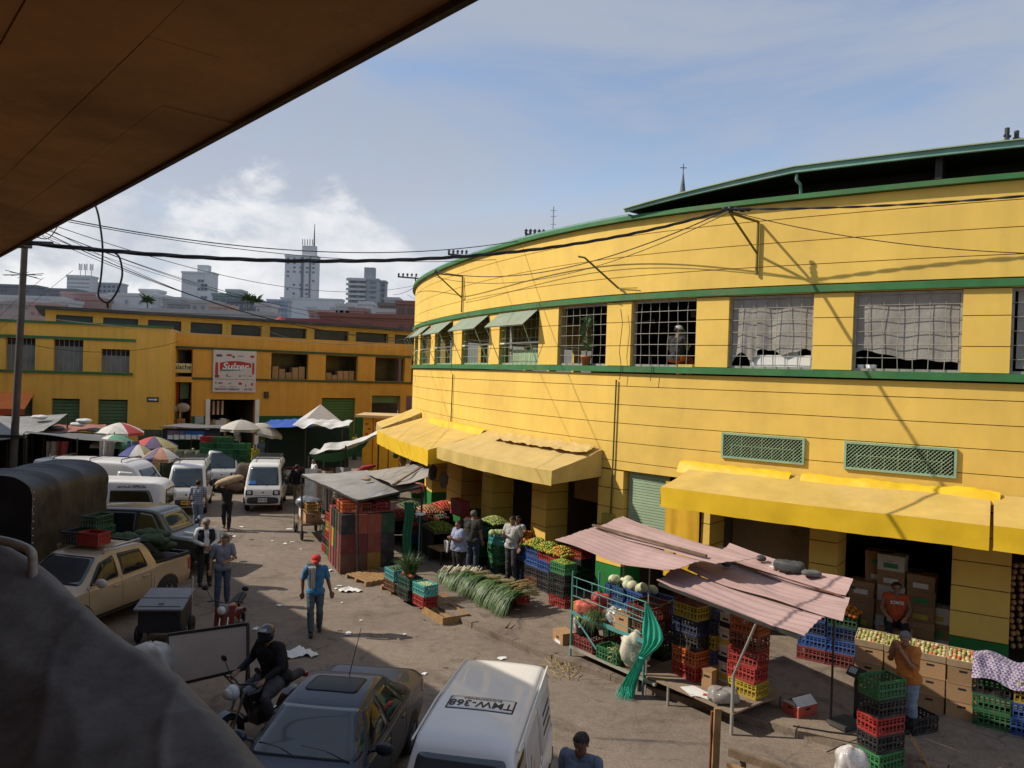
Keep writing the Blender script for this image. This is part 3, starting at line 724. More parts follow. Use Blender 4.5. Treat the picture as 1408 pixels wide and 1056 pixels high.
# second front
z2s,z2t,z2top = 5.06,6.70,7.66
op2 = [(*span(W2,a,b),z2s,z2t) for a,b in ((234,265),(373,424),(448,492),(516,557),(566,590))]
lo2 = [(*span(W2,234,265),0,4.75),(*span(W2,290,352),0,3.75),(*span(W2,444,490),0,3.9),(*span(W2,513,552),0,4.1),(*span(W2,560,585),0,4.1)]
mb = MB(); wall_with_openings(mb,W2,W2.t(222),W2.L,0,z2top,op2 + lo2); W2.box(mb,0,W2.L,6.95,7.60,.004,.02,1)
mb.build('wall',[orange_far,orange_far],far)
mb = MB(); W2.box(mb,W2.t(265),W2.L,z2s - .14,z2s - .01,-.05,.08); W2.box(mb,W2.t(240),W2.L,6.72,6.86,-.05,.07); mb.build('trim_band',mat('dull green trim',(0.05,0.085,0.03),0.7,0.3,1),far)
xs = [W2.t(265),lo2[1][0] - .25,lo2[1][1] + .25,lo2[2][0],lo2[2][1],lo2[3][0]]
for a,b in zip(xs[::2],xs[1::2]): mb = MB(); W2.box(mb,a + .002,b - .002,0,2.75,0,.02); mb.build('plinth',mat('deep green dado',(0.012,0.085,0.03),0.7,0.2,1),far)
m = MB(); n = 22; a,b,_,z1 = lo2[2]
for k in range(n): W2.box(m,a + .001,b - .001,3.85 * k / n,3.85 * (k + .86) / n,-.25,-.2)
m.build('roller_shutter',mat('mid green shutter',(0.075,0.16,0.05),0.6,0.2,1),far)
m = MB(); a,b,_,z1 = lo2[3]; W2.box(m,a,b,3.6,4.05,-.25,-.2); m.build('roller_shutter',shut_m,far)
for i,(a,b,z0,z1) in enumerate(op2):
	m = MB(); W2.box(m,a,b,z0,z0 + .03,-.28,-.02); W2.box(m,a,b,z1 - .06,z1 - .001,-.28,-.2); wd = m.build('window',wood_dk,far)
	m = MB(); W2.box(m,a,b,z0 + .03,z1 - .06,-1.6,-1.55); m.build('pane',mat('dark hall sheet',(0.035,0.034,0.03),0.3,0.5,1.2),wd)  # dark sheet set well back behind the window opening
	if i in (1,2):
		for k in range(5):
			m = MB(); c = a + (b - a) * (.08 + .18 * k); h = rnd.uniform(.3,.85); W2.box(m,c,c + (b - a) * .16,z0 + .03,z0 + .03 + h,-.9,-.35)
			m.single('carton',carton,['leftmost','second','middle','fourth','rightmost'][k] + ' brown carton on the sill of the ' + ('wide window right of the white sign' if i == 1 else 'window over the pointed tent'),'carton','cartons in the far hall windows')
mb = MB()   # floors and dim interior
W2.box(mb,-1,W2.L,4.78,4.92,-6,-.31); W2.box(mb,-1,W2.L,0,7.6,-6.2,-6.05); W2.box(mb,-1,W2.L,7.45,7.6,-6.0,-.31); W1.box(mb,-2,W1.L - .32,0,7.7,-5.2,-5.05)
W1.box(mb,-2,W1.L - .32,7.55,7.7,-5.0,-.31); W1.box(mb,-2,W1.L - .32,4.9,5.05,-5.0,-.31)
for q in (268,288,354,430,500): W2.box(mb,W2.t(q),W2.t(q) + .15,0,4.77,-6,-.31)
mb.build('inner_walls',dark_in,far)
# clerestory roof set back behind both fronts
C0 = D(62,450,46.5); C1 = D(360,450,52.5); C2 = D(585,450,60)
mb = MB(); rf = MB(); dk = MB()
for a_,b_ in ((C0,C1),(C1,C2)):
	W = Wall(a_,b_)
	for k in range(5 if a_ is C0 else 4):
		n_ = 5 if a_ is C0 else 4
		t = W.L * k / n_; W.box(mb,t,t + .55,7.6,8.78,-.3,0)
	W.box(mb,0,W.L,8.52,8.80,-.28,.02); W.box(dk,0,W.L,7.6,8.5,-.6,-.35)
	W.box(rf,-.5 if a_ is C0 else 0,W.L,8.802,8.98,-9,.5)
mb.build('clerestory',yellow_far,far); dk.build('clerestory_glass',mat('dark green glass',(0.03,0.045,0.04),0.3,0.4,.8),far)
rf.build('roof',mat('old roofing felt',(0.07,0.07,0.065),0.9,0.3,.8,dirt=(0.2,0.17,0.14,0.5)),far)
mb = MB(); W1.box(mb,-2,W1.L - .3,z1top - .1,z1top - .02,-6,-.4); W2.box(mb,0,W2.L,7.56,7.64,-6,-.32); mb.build('flat_roof',mat('grey roofing',(0.15,0.145,0.14),0.9,0.4,.7),far)
# signs on the far hall
sg = thing('sign','large white square sign with a red banner over the far shop doorway','sign',W2.p(W2.t(321),.05,3.9))
ta,tb = span(W2,292.5,351.5); z0,z1 = 4.20,6.72
m = MB(); W2.box(m,ta,tb,z0,z1,.06,.14); m.build('panel',mat('sign white',(0.60,0.54,0.50),0.6,0.1,1),sg)
def on2(t,z,o=.145): return frame(W2.p(t,o,z),W2.d)
red_s = mat('sign red',(0.42,0.03,0.025),0.6,0.1,1); navy_s = mat('sign navy',(0.05,0.06,0.11),0.6,0.1,1); grn_s = mat('sign green',(0.05,0.22,0.16),0.6); blk_s = mat('sign black',(0.03,0.03,0.032),0.6)
wl = tb - ta; H = z1 - z0; P = lambda u,v: (ta + wl * u,z1 - H * v)
m = MB(); n = 20
top = [P(.15 + .73 * k / n,.30 - .05 * math.sin(math.pi * k / n)) for k in range(n + 1)]; bot = [P(.15 + .73 * k / n,.47 - .07 * (k / n) - .02 * math.sin(math.pi * k / n)) for k in range(n + 1)]
vs = [W2.p(t,.146,z) for t,z in top] + [W2.p(t,.146,z) for t,z in bot]; m.add(vs,[(k + 1,k,n + 1 + k,n + 2 + k) for k in range(n)],0); m.build('banner',red_s,sg)
m = MB(); bt = [P(.16 + .6 * k / n,.47 - .045 * (k / n)) for k in range(n + 1)]; b2 = [P(.16 + .6 * k / n,.50 - .05 * (k / n) + .012 * math.sin(math.pi * k / n)) for k in range(n + 1)]
m.add([W2.p(t,.1465,z) for t,z in bt] + [W2.p(t,.1465,z) for t,z in b2],[(k + 1,k,n + 1 + k,n + 2 + k) for k in range(n)],0); m.build('underline',grn_s,sg)
t_,z_ = P(.50,.385); text_mesh('Sulzer',.56,on2(t_,z_,.15),paper,sg,'lettering',.25,1.1,.012)
t_,z_ = P(.33,.93); text_mesh('PESCADOS Y MARISCOS',.145,on2(t_,z_),navy_s,sg,'lettering',0,.92,.006)
t_,z_ = P(.83,.93); text_mesh('341 7991',.145,on2(t_,z_),navy_s,sg,'lettering',0,.9,.006)
m = MB()
for u,v,w_,h_,c in ((.13,.13,.14,.06,3),(.36,.115,.13,.05,0),(.46,.15,.06,.05,3),(.63,.13,.15,.035,2),(.9,.13,.1,.06,0),(.08,.44,.07,.30,0),(.93,.42,.055,.30,0),(.09,.62,.10,.08,3),(.32,.60,.03,.07,3),(.38,.625,.08,.025,2),(.62,.61,.06,.06,2),(.72,.60,.10,.025,2),(.86,.605,.08,.03,2),(.07,.78,.03,.045,3),(.17,.785,.11,.03,3),(.39,.79,.07,.035,2),(.63,.79,.09,.06,0),(.76,.83,.03,.05,0),(.91,.80,.05,.07,0),(.22,.87,.16,.01,1),(.47,.87,.2,.01,1)):
	t,z = P(u,v); k = 10
	poly = [W2.p(t + wl * w_ / 2 * math.copysign(abs(math.cos(a)) ** .5,math.cos(a)),.146,z + H * h_ / 2 * math.copysign(abs(math.sin(a)) ** .5,math.sin(a))) for a in [2 * math.pi * j / k for j in range(k)]]
	m.add(poly,[tuple(range(k))],c)
m.build('print',[red_s,navy_s,mat('sign grey',(0.32,0.28,0.27),0.6),mat('sign dark',(0.12,0.08,0.08),0.6)],sg)
m = MB(); t,z = P(.5,.695); W2.box(m,ta + wl * .04,tb - wl * .04,z,z + .02,.1405,.147); m.build('rule',navy_s,sg)
bl = thing('sign','pale yellow sign reading balache in the dark opening left of the white square sign','sign',W2.p(W2.t(250),-.1,5.2)); ta,tb = W2.t(225),W2.t(264.5)
m = MB(); W2.box(m,ta,tb,5.30,5.85,-.19,-.12); W2.box(m,ta,tb,5.30,5.45,-.118,-.115,1); m.build('panel',[mat('pale yellow sign',(0.62,0.56,0.28),0.6,.1),mat('yellow sign strip',(0.55,0.48,0.10),0.6,.1)],bl)
text_mesh('Cambalache',.42,frame(W2.p(ta + .62,-.112,5.63),W2.d),blk_s,bl,'lettering',0,.9,.006)
ar = thing('sign','small black sign with a white arrow on the far yellow corner','sign',W1.p(W1.t(211),.01,3.9)); ta,tb = span(W1,203.5,219.5); zc = 5.8 - (549.5 - 499.5) * 43.3 / 1080
m = MB(); W1.box(m,ta,tb,zc - .13,zc + .13,.005,.03); m.build('panel',blk_s,ar)
m = MB(); W1.box(m,ta + .07,tb - .16,zc - .04,zc + .04,.031,.034); m.add([W1.p(tb - .161,.0335,zc + .09),W1.p(tb - .161,.0335,zc - .09),W1.p(tb - .05,.0335,zc)],[(0,1,2)]); m.build('arrow',paper,ar)
m = MB(); t = W2.t(367); zc = 5.8 - (543 - 504.5) * 49 / 1080; W2.box(m,t - .14,t + .14,zc - .2,zc + .2,.005,.12); m.single('meter_box',steel_dk,'small dark meter box on the orange wall right of the white square sign','meter box')
m = MB(); t = W2.t(276); W2.box(m,t - .25,t + .25,2.3,2.75,.025,.04); m.single('notice',mat('pale notice',(0.35,0.40,0.42),0.7),'small pale notice on the green dado left of the lit shop doorway','notice')
# shop doorway: white posts, shelves, goods
dr = thing('door_frame','white painted door posts either side of the shop doorway under the square sign','door frame',W2.p(W2.t(321),0,0))
a,b = lo2[1][:2]
for t,q in ((a - .25,a - .003),(b + .003,b + .25)): m = MB(); W2.box(m,t,q,0,3.75,-.1,.1); m.build('post',white_pt,dr)
sh = thing('shop_shelf','two tier shelf with cartons and jars inside the shop doorway under the square sign','shelf',W2.p((a + b) / 2,-1.2,0))
for z in (1.25,2.15):
	m = MB(); W2.box(m,a + .05,a + (b - a) * .62,z - .05,z,-1.5,-.9); m.build('shelf',wood_dk,sh)
	m = MB();
	for k in range(9):
		t = a + .1 + (b - a) * .55 * k / 9; h = rnd.uniform(.18,.45); W2.box(m,t,t + .18,z,z + h,-1.4,-1.0,rnd.randrange(3))
	m.build('goods',[carton,white_pt,mat('straw goods',(0.5,0.36,0.14),0.8,.3)],sh)
m = MB()
for k in range(8): t = a + .1 + (b - a) * .4 * k / 8; W2.box(m,t,t + .12,2.75,3.6,-1.5,-1.42,k % 2)
m.build('hanging_goods',[mat('maroon cloth',(0.15,0.03,0.03),0.9),white_pt],sh)
m = MB(); W2.box(m,W2.t(234.5),W2.t(250),3.6,4.7,-.7,-.6); m.single('red_canopy',mat('red fabric',(0.30,0.02,0.02),0.8,.2),'red cloth hanging in the dark doorway below the balache sign','cloth')
m = MB(); W2.box(m,W2.t(252),W2.t(264),3.75,4.7,-.75,-.68); m.single('green_panel',mat('dull green panel',(0.12,0.20,0.10),0.7,.2),'dull green panel right of the red cloth in the dark doorway','panel')  # flat dull green panel beside the red cloth
m = MB(); c = W2.p(W2.t(247),-.2,0)
m.sphere(c + V((.3,0,3.25)),(.42,.2,.28),10,6); m.sphere(c + V((-.25,0,3.15)),(.3,.2,.22),10,6); m.tube([c + V((.1,0,0)),c + V((.15,0,3.3))],.05,6)
m.single('hanging_bags',mat('cream bags',(0.42,0.38,0.30),0.8,.3),'cream bags hanging from a stand in the dark doorway of the far hall','bags')
for k,(px,zz,c) in enumerate(((243,(0.9,2.3),white_pt),(251,(.9,2.6),wood),(262,(.3,1.6),wood_dk))):
	m = MB(); t = W2.t(px); W2.box(m,t - .22,t + .22,zz[0],zz[1],-.1,.05); m.single('shop_display',c,['white apron like display','brown display board','low dark display board'][k] + ' standing in the dark doorway under the cream bags','display board')
# orange awning on the left
oa = thing('awning','bright orange awning with white lettering strip on the far left wall','awning',W1.p(W1.t(20),0,3.3))
t0,t1 = W1.t(-40),W1.t(48)
m = MB(); m.slab(lambda u,v: W1.p(t0 + (t1 - t0) * u,.03 + 1.5 * v,4.0 - .75 * v),8,4,.03); m.build('canopy',mat('orange canvas',(0.85,0.24,0.06),0.7,.12),oa)
m = MB(); m.grid(lambda u,v: W1.p(t0 + (t1 - t0) * u,1.53,3.235 - .3 * v),8,2); m.build('valance',mat('orange red canvas',(0.50,0.08,0.03),0.7,.2),oa)
text_mesh('FRUTAS',.3,frame(W1.p(W1.t(14),1.545,3.1),W1.d),paper,oa) if False else None

# ================================================================ skyline on the rising ground behind
hill_m = mat('hazy hillside',(0.16,0.16,0.14),0.95,0.4,.02)
mb = MB()
def hill(u,v):
	x = -420 + 760 * u; y = 75 + 900 * v
	return V((x,y,max(-3,min(60,(y - 85) * .105)) * (0.9 + .25 * nz((x * .01,y * .01,1))) - 2))
mb.grid(hill,60,60); o = mb.build('hills',hill_m,None,False); tag(o,kind='structure')
def hz(c,f): return tuple(a * (1 - f) + b * f for a,b in zip(c,(0.50,0.55,0.62)))  # mixes distance haze into the building colours
def tower(label,x0,x1,yt,Y,cols,rows,wcol,gcol,depth=5,yb=470,name='tower_block',haze=.38,rot=0.0,band=False,blank=0.0,wfrac=(.55,.5),extra=None,roofbox=None):
	depth = min(depth,4.5); a,b = D(x0,yt,Y),D(x1,yt,Y); zb = 0; w_ = (b - a).length; h = (a.z + b.z) / 2; c = (a + b) / 2
	T = thing(name,label,'building',(c.x,Y + depth / 2,zb),rot)
	Mx = TM((c.x,Y + depth / 2,0),rot)
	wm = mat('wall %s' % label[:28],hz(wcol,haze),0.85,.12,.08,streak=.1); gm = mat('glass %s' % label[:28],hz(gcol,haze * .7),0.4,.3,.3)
	m = MB(); m.bx(-w_ / 2,w_ / 2,-depth / 2,depth / 2,0,h,0,Mx); m.bx(-w_ / 2 - .2,w_ / 2 + .2,-depth / 2 - .2,depth / 2 + .2,h + .001,h + .6,0,Mx); m.build('wall',wm,T)
	ppm = 1080 / Y; zlow = 5.8 - (yb - 500) / ppm
	fh = (h - zlow) / rows
	for r in range(rows):
		for k in range(cols):
			if blank and rnd.random() < blank: continue
			cw = w_ / cols; m = MB()
			x = -w_ / 2 + cw * (k + .5); z = zlow + fh * (r + .5)
			m.bx(x - cw * wfrac[0] / 2,x + cw * wfrac[0] / 2,-depth / 2 - .12,-depth / 2 + .1,z - fh * wfrac[1] / 2,z + fh * wfrac[1] / 2,0,Mx); m.build('window',gm,T)
	if band:
		m = MB()
		for r in range(rows + 1): m.bx(-w_ / 2 - .5,w_ / 2 * band,-depth / 2 - .9,-depth / 2 - .001,zlow + fh * r - .35,zlow + fh * r + .35,0,Mx)
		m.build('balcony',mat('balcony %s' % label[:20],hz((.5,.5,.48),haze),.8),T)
	if roofbox:
		for bx0,bx1,bh in roofbox:
			m = MB(); m.bx(-w_ / 2 + w_ * bx0,-w_ / 2 + w_ * bx1,-depth / 4,depth / 3,h + .6,h + bh,0,Mx); m.build('roof_box',wm,T)
	return T,Mx,w_,h,ppm
WH = (0.62,0.62,0.60); DK = (0.10,0.12,0.15)
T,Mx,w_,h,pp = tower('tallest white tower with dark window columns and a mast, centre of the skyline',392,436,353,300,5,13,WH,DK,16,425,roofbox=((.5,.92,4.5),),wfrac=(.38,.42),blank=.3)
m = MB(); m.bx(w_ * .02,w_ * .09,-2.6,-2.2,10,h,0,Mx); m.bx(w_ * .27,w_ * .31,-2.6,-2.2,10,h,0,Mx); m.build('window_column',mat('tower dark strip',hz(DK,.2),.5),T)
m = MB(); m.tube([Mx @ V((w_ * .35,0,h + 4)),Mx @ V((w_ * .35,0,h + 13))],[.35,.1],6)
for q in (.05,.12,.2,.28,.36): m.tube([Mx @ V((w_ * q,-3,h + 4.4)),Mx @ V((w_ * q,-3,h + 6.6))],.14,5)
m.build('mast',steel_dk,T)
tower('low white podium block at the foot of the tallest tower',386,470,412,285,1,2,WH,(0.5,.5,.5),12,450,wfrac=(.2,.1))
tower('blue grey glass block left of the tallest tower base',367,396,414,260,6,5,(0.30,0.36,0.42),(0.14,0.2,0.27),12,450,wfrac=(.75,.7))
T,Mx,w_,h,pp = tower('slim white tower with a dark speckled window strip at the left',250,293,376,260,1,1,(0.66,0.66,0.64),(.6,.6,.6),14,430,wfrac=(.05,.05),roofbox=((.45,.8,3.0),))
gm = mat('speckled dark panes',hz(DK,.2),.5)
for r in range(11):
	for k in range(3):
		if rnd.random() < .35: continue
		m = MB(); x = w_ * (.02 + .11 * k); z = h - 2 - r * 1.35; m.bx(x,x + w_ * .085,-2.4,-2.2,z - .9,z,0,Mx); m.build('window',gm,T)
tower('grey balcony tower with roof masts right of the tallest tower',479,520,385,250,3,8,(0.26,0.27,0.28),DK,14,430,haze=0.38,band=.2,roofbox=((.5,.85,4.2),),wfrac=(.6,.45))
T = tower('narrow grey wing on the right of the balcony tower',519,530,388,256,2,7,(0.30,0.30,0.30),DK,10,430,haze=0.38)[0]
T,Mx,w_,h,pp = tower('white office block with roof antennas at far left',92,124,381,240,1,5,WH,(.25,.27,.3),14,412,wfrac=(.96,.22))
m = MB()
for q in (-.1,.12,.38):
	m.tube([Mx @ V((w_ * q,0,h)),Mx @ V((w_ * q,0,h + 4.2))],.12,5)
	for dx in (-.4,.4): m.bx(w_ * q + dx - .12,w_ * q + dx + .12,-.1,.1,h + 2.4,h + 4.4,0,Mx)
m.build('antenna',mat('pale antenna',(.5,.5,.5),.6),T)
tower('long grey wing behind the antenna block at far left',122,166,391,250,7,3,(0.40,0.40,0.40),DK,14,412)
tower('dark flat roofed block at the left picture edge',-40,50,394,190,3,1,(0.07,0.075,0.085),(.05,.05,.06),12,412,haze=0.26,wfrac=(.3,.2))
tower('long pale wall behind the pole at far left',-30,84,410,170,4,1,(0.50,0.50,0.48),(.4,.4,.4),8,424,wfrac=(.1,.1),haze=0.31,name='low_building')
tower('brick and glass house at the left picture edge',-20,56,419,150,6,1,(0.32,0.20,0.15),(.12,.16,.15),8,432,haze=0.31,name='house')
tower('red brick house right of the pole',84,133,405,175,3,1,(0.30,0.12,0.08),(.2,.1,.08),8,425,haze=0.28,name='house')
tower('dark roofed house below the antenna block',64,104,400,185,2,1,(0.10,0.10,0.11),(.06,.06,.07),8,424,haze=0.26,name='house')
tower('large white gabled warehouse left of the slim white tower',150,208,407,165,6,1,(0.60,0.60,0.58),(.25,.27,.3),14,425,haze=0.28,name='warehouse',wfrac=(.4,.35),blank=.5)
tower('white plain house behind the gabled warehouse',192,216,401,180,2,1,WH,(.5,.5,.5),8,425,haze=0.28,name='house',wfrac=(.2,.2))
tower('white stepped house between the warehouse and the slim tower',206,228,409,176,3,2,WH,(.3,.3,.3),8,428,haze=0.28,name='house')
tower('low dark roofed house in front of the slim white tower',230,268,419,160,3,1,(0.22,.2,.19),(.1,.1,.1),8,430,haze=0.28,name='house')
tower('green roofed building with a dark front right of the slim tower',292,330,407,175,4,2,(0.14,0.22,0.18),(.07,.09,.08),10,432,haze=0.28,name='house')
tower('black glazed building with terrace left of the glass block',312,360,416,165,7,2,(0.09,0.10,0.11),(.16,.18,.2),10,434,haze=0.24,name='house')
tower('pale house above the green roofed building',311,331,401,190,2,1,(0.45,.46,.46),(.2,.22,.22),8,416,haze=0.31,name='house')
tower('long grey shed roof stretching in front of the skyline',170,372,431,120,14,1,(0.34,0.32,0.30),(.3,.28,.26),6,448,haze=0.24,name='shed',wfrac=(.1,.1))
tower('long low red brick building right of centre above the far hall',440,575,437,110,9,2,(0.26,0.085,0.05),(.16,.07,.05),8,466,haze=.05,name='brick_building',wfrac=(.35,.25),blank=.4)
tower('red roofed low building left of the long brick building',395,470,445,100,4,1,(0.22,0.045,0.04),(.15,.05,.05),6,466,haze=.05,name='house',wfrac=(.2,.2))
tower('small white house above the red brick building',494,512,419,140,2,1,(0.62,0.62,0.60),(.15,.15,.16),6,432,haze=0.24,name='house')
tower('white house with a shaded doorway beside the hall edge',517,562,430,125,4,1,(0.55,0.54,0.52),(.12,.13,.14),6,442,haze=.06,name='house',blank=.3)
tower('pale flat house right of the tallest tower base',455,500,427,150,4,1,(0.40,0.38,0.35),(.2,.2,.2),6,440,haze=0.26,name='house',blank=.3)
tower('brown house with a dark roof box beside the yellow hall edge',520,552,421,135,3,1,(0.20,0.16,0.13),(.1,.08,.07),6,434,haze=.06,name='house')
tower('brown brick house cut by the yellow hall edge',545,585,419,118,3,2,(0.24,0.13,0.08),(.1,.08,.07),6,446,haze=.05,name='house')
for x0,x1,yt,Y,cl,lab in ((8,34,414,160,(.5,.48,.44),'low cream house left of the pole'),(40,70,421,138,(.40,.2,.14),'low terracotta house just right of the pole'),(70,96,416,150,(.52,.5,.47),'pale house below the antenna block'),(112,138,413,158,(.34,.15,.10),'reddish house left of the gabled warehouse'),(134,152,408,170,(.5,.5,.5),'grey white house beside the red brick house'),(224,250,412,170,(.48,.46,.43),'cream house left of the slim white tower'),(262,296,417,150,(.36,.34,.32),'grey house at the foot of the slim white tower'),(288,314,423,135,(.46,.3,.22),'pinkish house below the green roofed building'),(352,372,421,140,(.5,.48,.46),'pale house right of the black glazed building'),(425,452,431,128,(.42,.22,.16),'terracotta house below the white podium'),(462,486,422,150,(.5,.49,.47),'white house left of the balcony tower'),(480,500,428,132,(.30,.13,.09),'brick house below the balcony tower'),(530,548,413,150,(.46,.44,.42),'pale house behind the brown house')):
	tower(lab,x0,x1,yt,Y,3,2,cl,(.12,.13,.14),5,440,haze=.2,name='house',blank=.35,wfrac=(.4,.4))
for k,(px,yt,Y) in enumerate(((340,412,158),(352,414,160),(203,414,150))):
	p = D(px,yt,Y); K = thing('palm_tree',['left small palm on the terrace of the black glazed building','right small palm on the terrace of the black glazed building','small tree beside the gabled warehouse'][k],'tree',(p.x,Y,0)); m = MB(); m.tube([V((p.x,Y,0)),p],[.25,.12],6); m.build('trunk',wood_dk,K)
	m = MB()
	for j in range(60):
		a = rnd.uniform(0,6.28); e = rnd.uniform(-.5,1); d = V((math.cos(a),math.sin(a),e)) * rnd.uniform(.7,1.9); s_ = V((-math.sin(a),math.cos(a),0)) * .25; m.add([p,p + d * .5 + s_ + V((0,0,.25)),p + d,p + d * .5 - s_ + V((0,0,.25))],[(0,1,2,3)])
	m.build('crown',leaf_m,K)
p = D(300,440,112)
m = MB(); c = D(416,448,96)
um = thing('parasol','small red parasol on the terrace below the tallest tower','parasol',(D(386,437,108).x,108,8)); q = D(386,436,108)
m = MB(); m.lathe([(0.9,0),(.5,.35),(0,.6)],8,0,TM(q + V((0,0,-.5)))); m.build('canopy',mat('red parasol cloth',(0.4,.03,.04),.7),um); m = MB(); m.tube([V((q.x,q.y,6)),q],.05,5); m.build('pole',steel_dk,um)

# ================================================================ building we look out of: overhanging slab and front wall
hh = 1.42
e0,e1 = V((-0.164 * hh,2.108 * hh,5.8 + hh)),V((-4.72 * hh,7.30 * hh,5.8 + hh))
ed = (e1 - e0).normalized(); en = V((-ed.y,ed.x,0));  en = en if en.x < 0 else -en
bd = thing('balcony_building','building at the left with a long ochre concrete overhang across the top left corner','building',(e0.x + en.x * 4,e0.y + en.y * 4,0))
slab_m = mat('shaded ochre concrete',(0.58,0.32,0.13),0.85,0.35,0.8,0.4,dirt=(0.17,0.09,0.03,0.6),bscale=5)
WS = Wall(e0 - ed * 14,e1 + ed * 16); WS.n = -en if False else WS.n
sg_ = 1 if WS.n.dot(en) < 0 else -1
def sbox(mb,t0,t1,o0,o1,z0,z1,mi=0):
	vs = [e0 + ed * t + en * o + V((0,0,z - e0.z)) for z in (z0,z1) for t,o in ((t0,o0),(t1,o0),(t1,o1),(t0,o1))]
	mb.add(vs,[(3,2,1,0),(4,5,6,7),(0,1,5,4),(1,2,6,5),(2,3,7,6),(3,0,4,7)],mi)
m = MB(); zb = e0.z
k = 0; o_ = 0.0; widths = [.42,.34,.46,.38,.30,.44,.36,.5,.4,.6]
for wd_ in widths:      # board marked soffit, each board of the formwork left its own level and end joints
	t = -12 + rnd.uniform(0,2)
	tt = -12
	while tt < 60:
		l = rnd.uniform(3,6.5); sbox(m,tt,min(60,tt + l) - .006,o_ + .003,o_ + wd_ - .003,zb + rnd.uniform(0,.014),zb + .25); tt += l
	o_ += wd_
sbox(m,-12,60,0.004,o_,zb + .251,zb + .32)
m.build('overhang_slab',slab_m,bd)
m = MB(); sbox(m,-12,60,-.035,0,zb - .015,zb + .36); m.build('drip_edge',mat('dark slab edge',(0.10,0.075,0.06),.9,.4,3,.4),bd)  # darker strip along the slab edge
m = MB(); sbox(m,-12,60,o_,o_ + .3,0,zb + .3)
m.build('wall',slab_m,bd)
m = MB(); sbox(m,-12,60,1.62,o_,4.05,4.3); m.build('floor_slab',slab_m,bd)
m = MB(); q = D(8,332,10.1); m.box(q,(.5,.3,.12)); m.build('cable_hook',steel_dk,bd)
# ================================================================ pole and wires
pp = G(22,676,0); pb = D(33,345,30);
PY = 31.0
p0 = D(18,640,PY); p1 = D(34,338,PY)
K = thing('utility_pole','grey concrete utility pole at the far left with a spiky bird guard','pole',(p0.x,PY,0))
dx = (p1.x - p0.x) / (p1.z - p0.z)
base = V((p0.x - dx * p0.z,PY,0)); topz = 12.0; top = base + V((dx * topz,0,topz))
m = MB(); m.tube([base,top],[.15,.11],12); m.build('shaft',mat('pole concrete',(0.085,0.075,0.065),.9,.3,2),K)
m = MB(); q = base + V((dx * 9,0,9)) ; q = base + (top - base) * ((5.8 + (494 - 378) * PY / 1080) / topz)
for k in range(14):
	a = 2 * math.pi * k / 14; m.tube([q,q + V((math.cos(a) * .75,math.sin(a) * .5,.12 * math.sin(k * 2.3)))],.012,4)
m.build('bird_guard',steel_dk,K)
m = MB(); m.bar(base + V((dx * 10.4 - 1.1,0,10.4)),base + V((dx * 10.4 + 1.1,0,10.4)),.1,.12); m.build('crossarm',steel_dk,K)
m = MB(); m.bar(base + V((-.35,-.18,2.75)),base + V((.6,-.18,2.75)),.12,.12); m.build('clamp',steel_dk,K)
wire_m = mat('black wire',(0.018,0.018,0.02),.6,.1); wire_l = mat('pale wire',(0.35,.33,.3),.6,.1)
def sagline(a,b,mid=None,n=40):
	a,b = V(a),V(b); s = 0
	if mid:
		best = None
		for k in range(1,200):
			t = k / 200; p = a + (b - a) * t; x,y = PX(p)
			if best is None or abs(x - mid[0]) < best[0]: best = (abs(x - mid[0]),t,p)
		t = best[1]; p = best[2]; lo,hi = -3,6
		for _ in range(40):
			s = (lo + hi) / 2; y = PX(p - V((0,0,4 * s * t * (1 - t))))[1]
			if y < mid[1]: lo = s
			else: hi = s
	return [a + (b - a) * (k / n) - V((0,0,4 * s * (k / n) * (1 - k / n))) for k in range(n + 1)]
def wire(a,b,mid,r,label,name='wire',m_=None):
	m = MB(); pts = sagline(a,b,mid); m.tube(pts,r,5); return m.single(name,m_ or wire_m,label,'wire')
# thick twisted service cable
a = D(-60,322,9.6); cpts = sagline(a,tip1,(440,359),400)
m = MB()
for k in range(3):
	tot = 0; pts = []
	for i,p in enumerate(cpts):
		if i: tot += (p - cpts[i - 1]).length
		d = (cpts[min(i + 1,400)] - cpts[max(0,i - 1)]).normalized(); s_ = d.cross(V((0,0,1))).normalized(); u_ = s_.cross(d); ph = tot * 4.2 + 2.094 * k
		pts.append(p + (s_ * math.cos(ph) + u_ * math.sin(ph)) * .016)
	m.tube(pts,.017,6)
m.single('twisted_cable',mat('black cable sheath',(0.02,0.02,0.026),.5),'thick twisted black cable crossing from the overhang to the triangular bracket','cable')
r_end = cpos(s_at(1408,300) + 5,.9,9.6)
tw = sagline(tip1,r_end,(1250,281),160); m = MB()
for k in range(2):
	tot = 0; pts = []
	for i,p in enumerate(tw):
		if i: tot += (p - tw[i - 1]).length
		ph = tot * 6 + math.pi * k; pts.append(p + V((0,math.cos(ph),math.sin(ph))) * .012)
	m.tube(pts,.014,5)
m.single('twisted_cable',MATS['black cable sheath'],'twisted black cable leaving the triangular bracket to the right edge','cable')
m = MB()
for k in range(5): m.sphere(tip1 + V((.12 * k - .1,.0,.0 - .02 * (k % 2))),(.07,.05,.045),8,6)

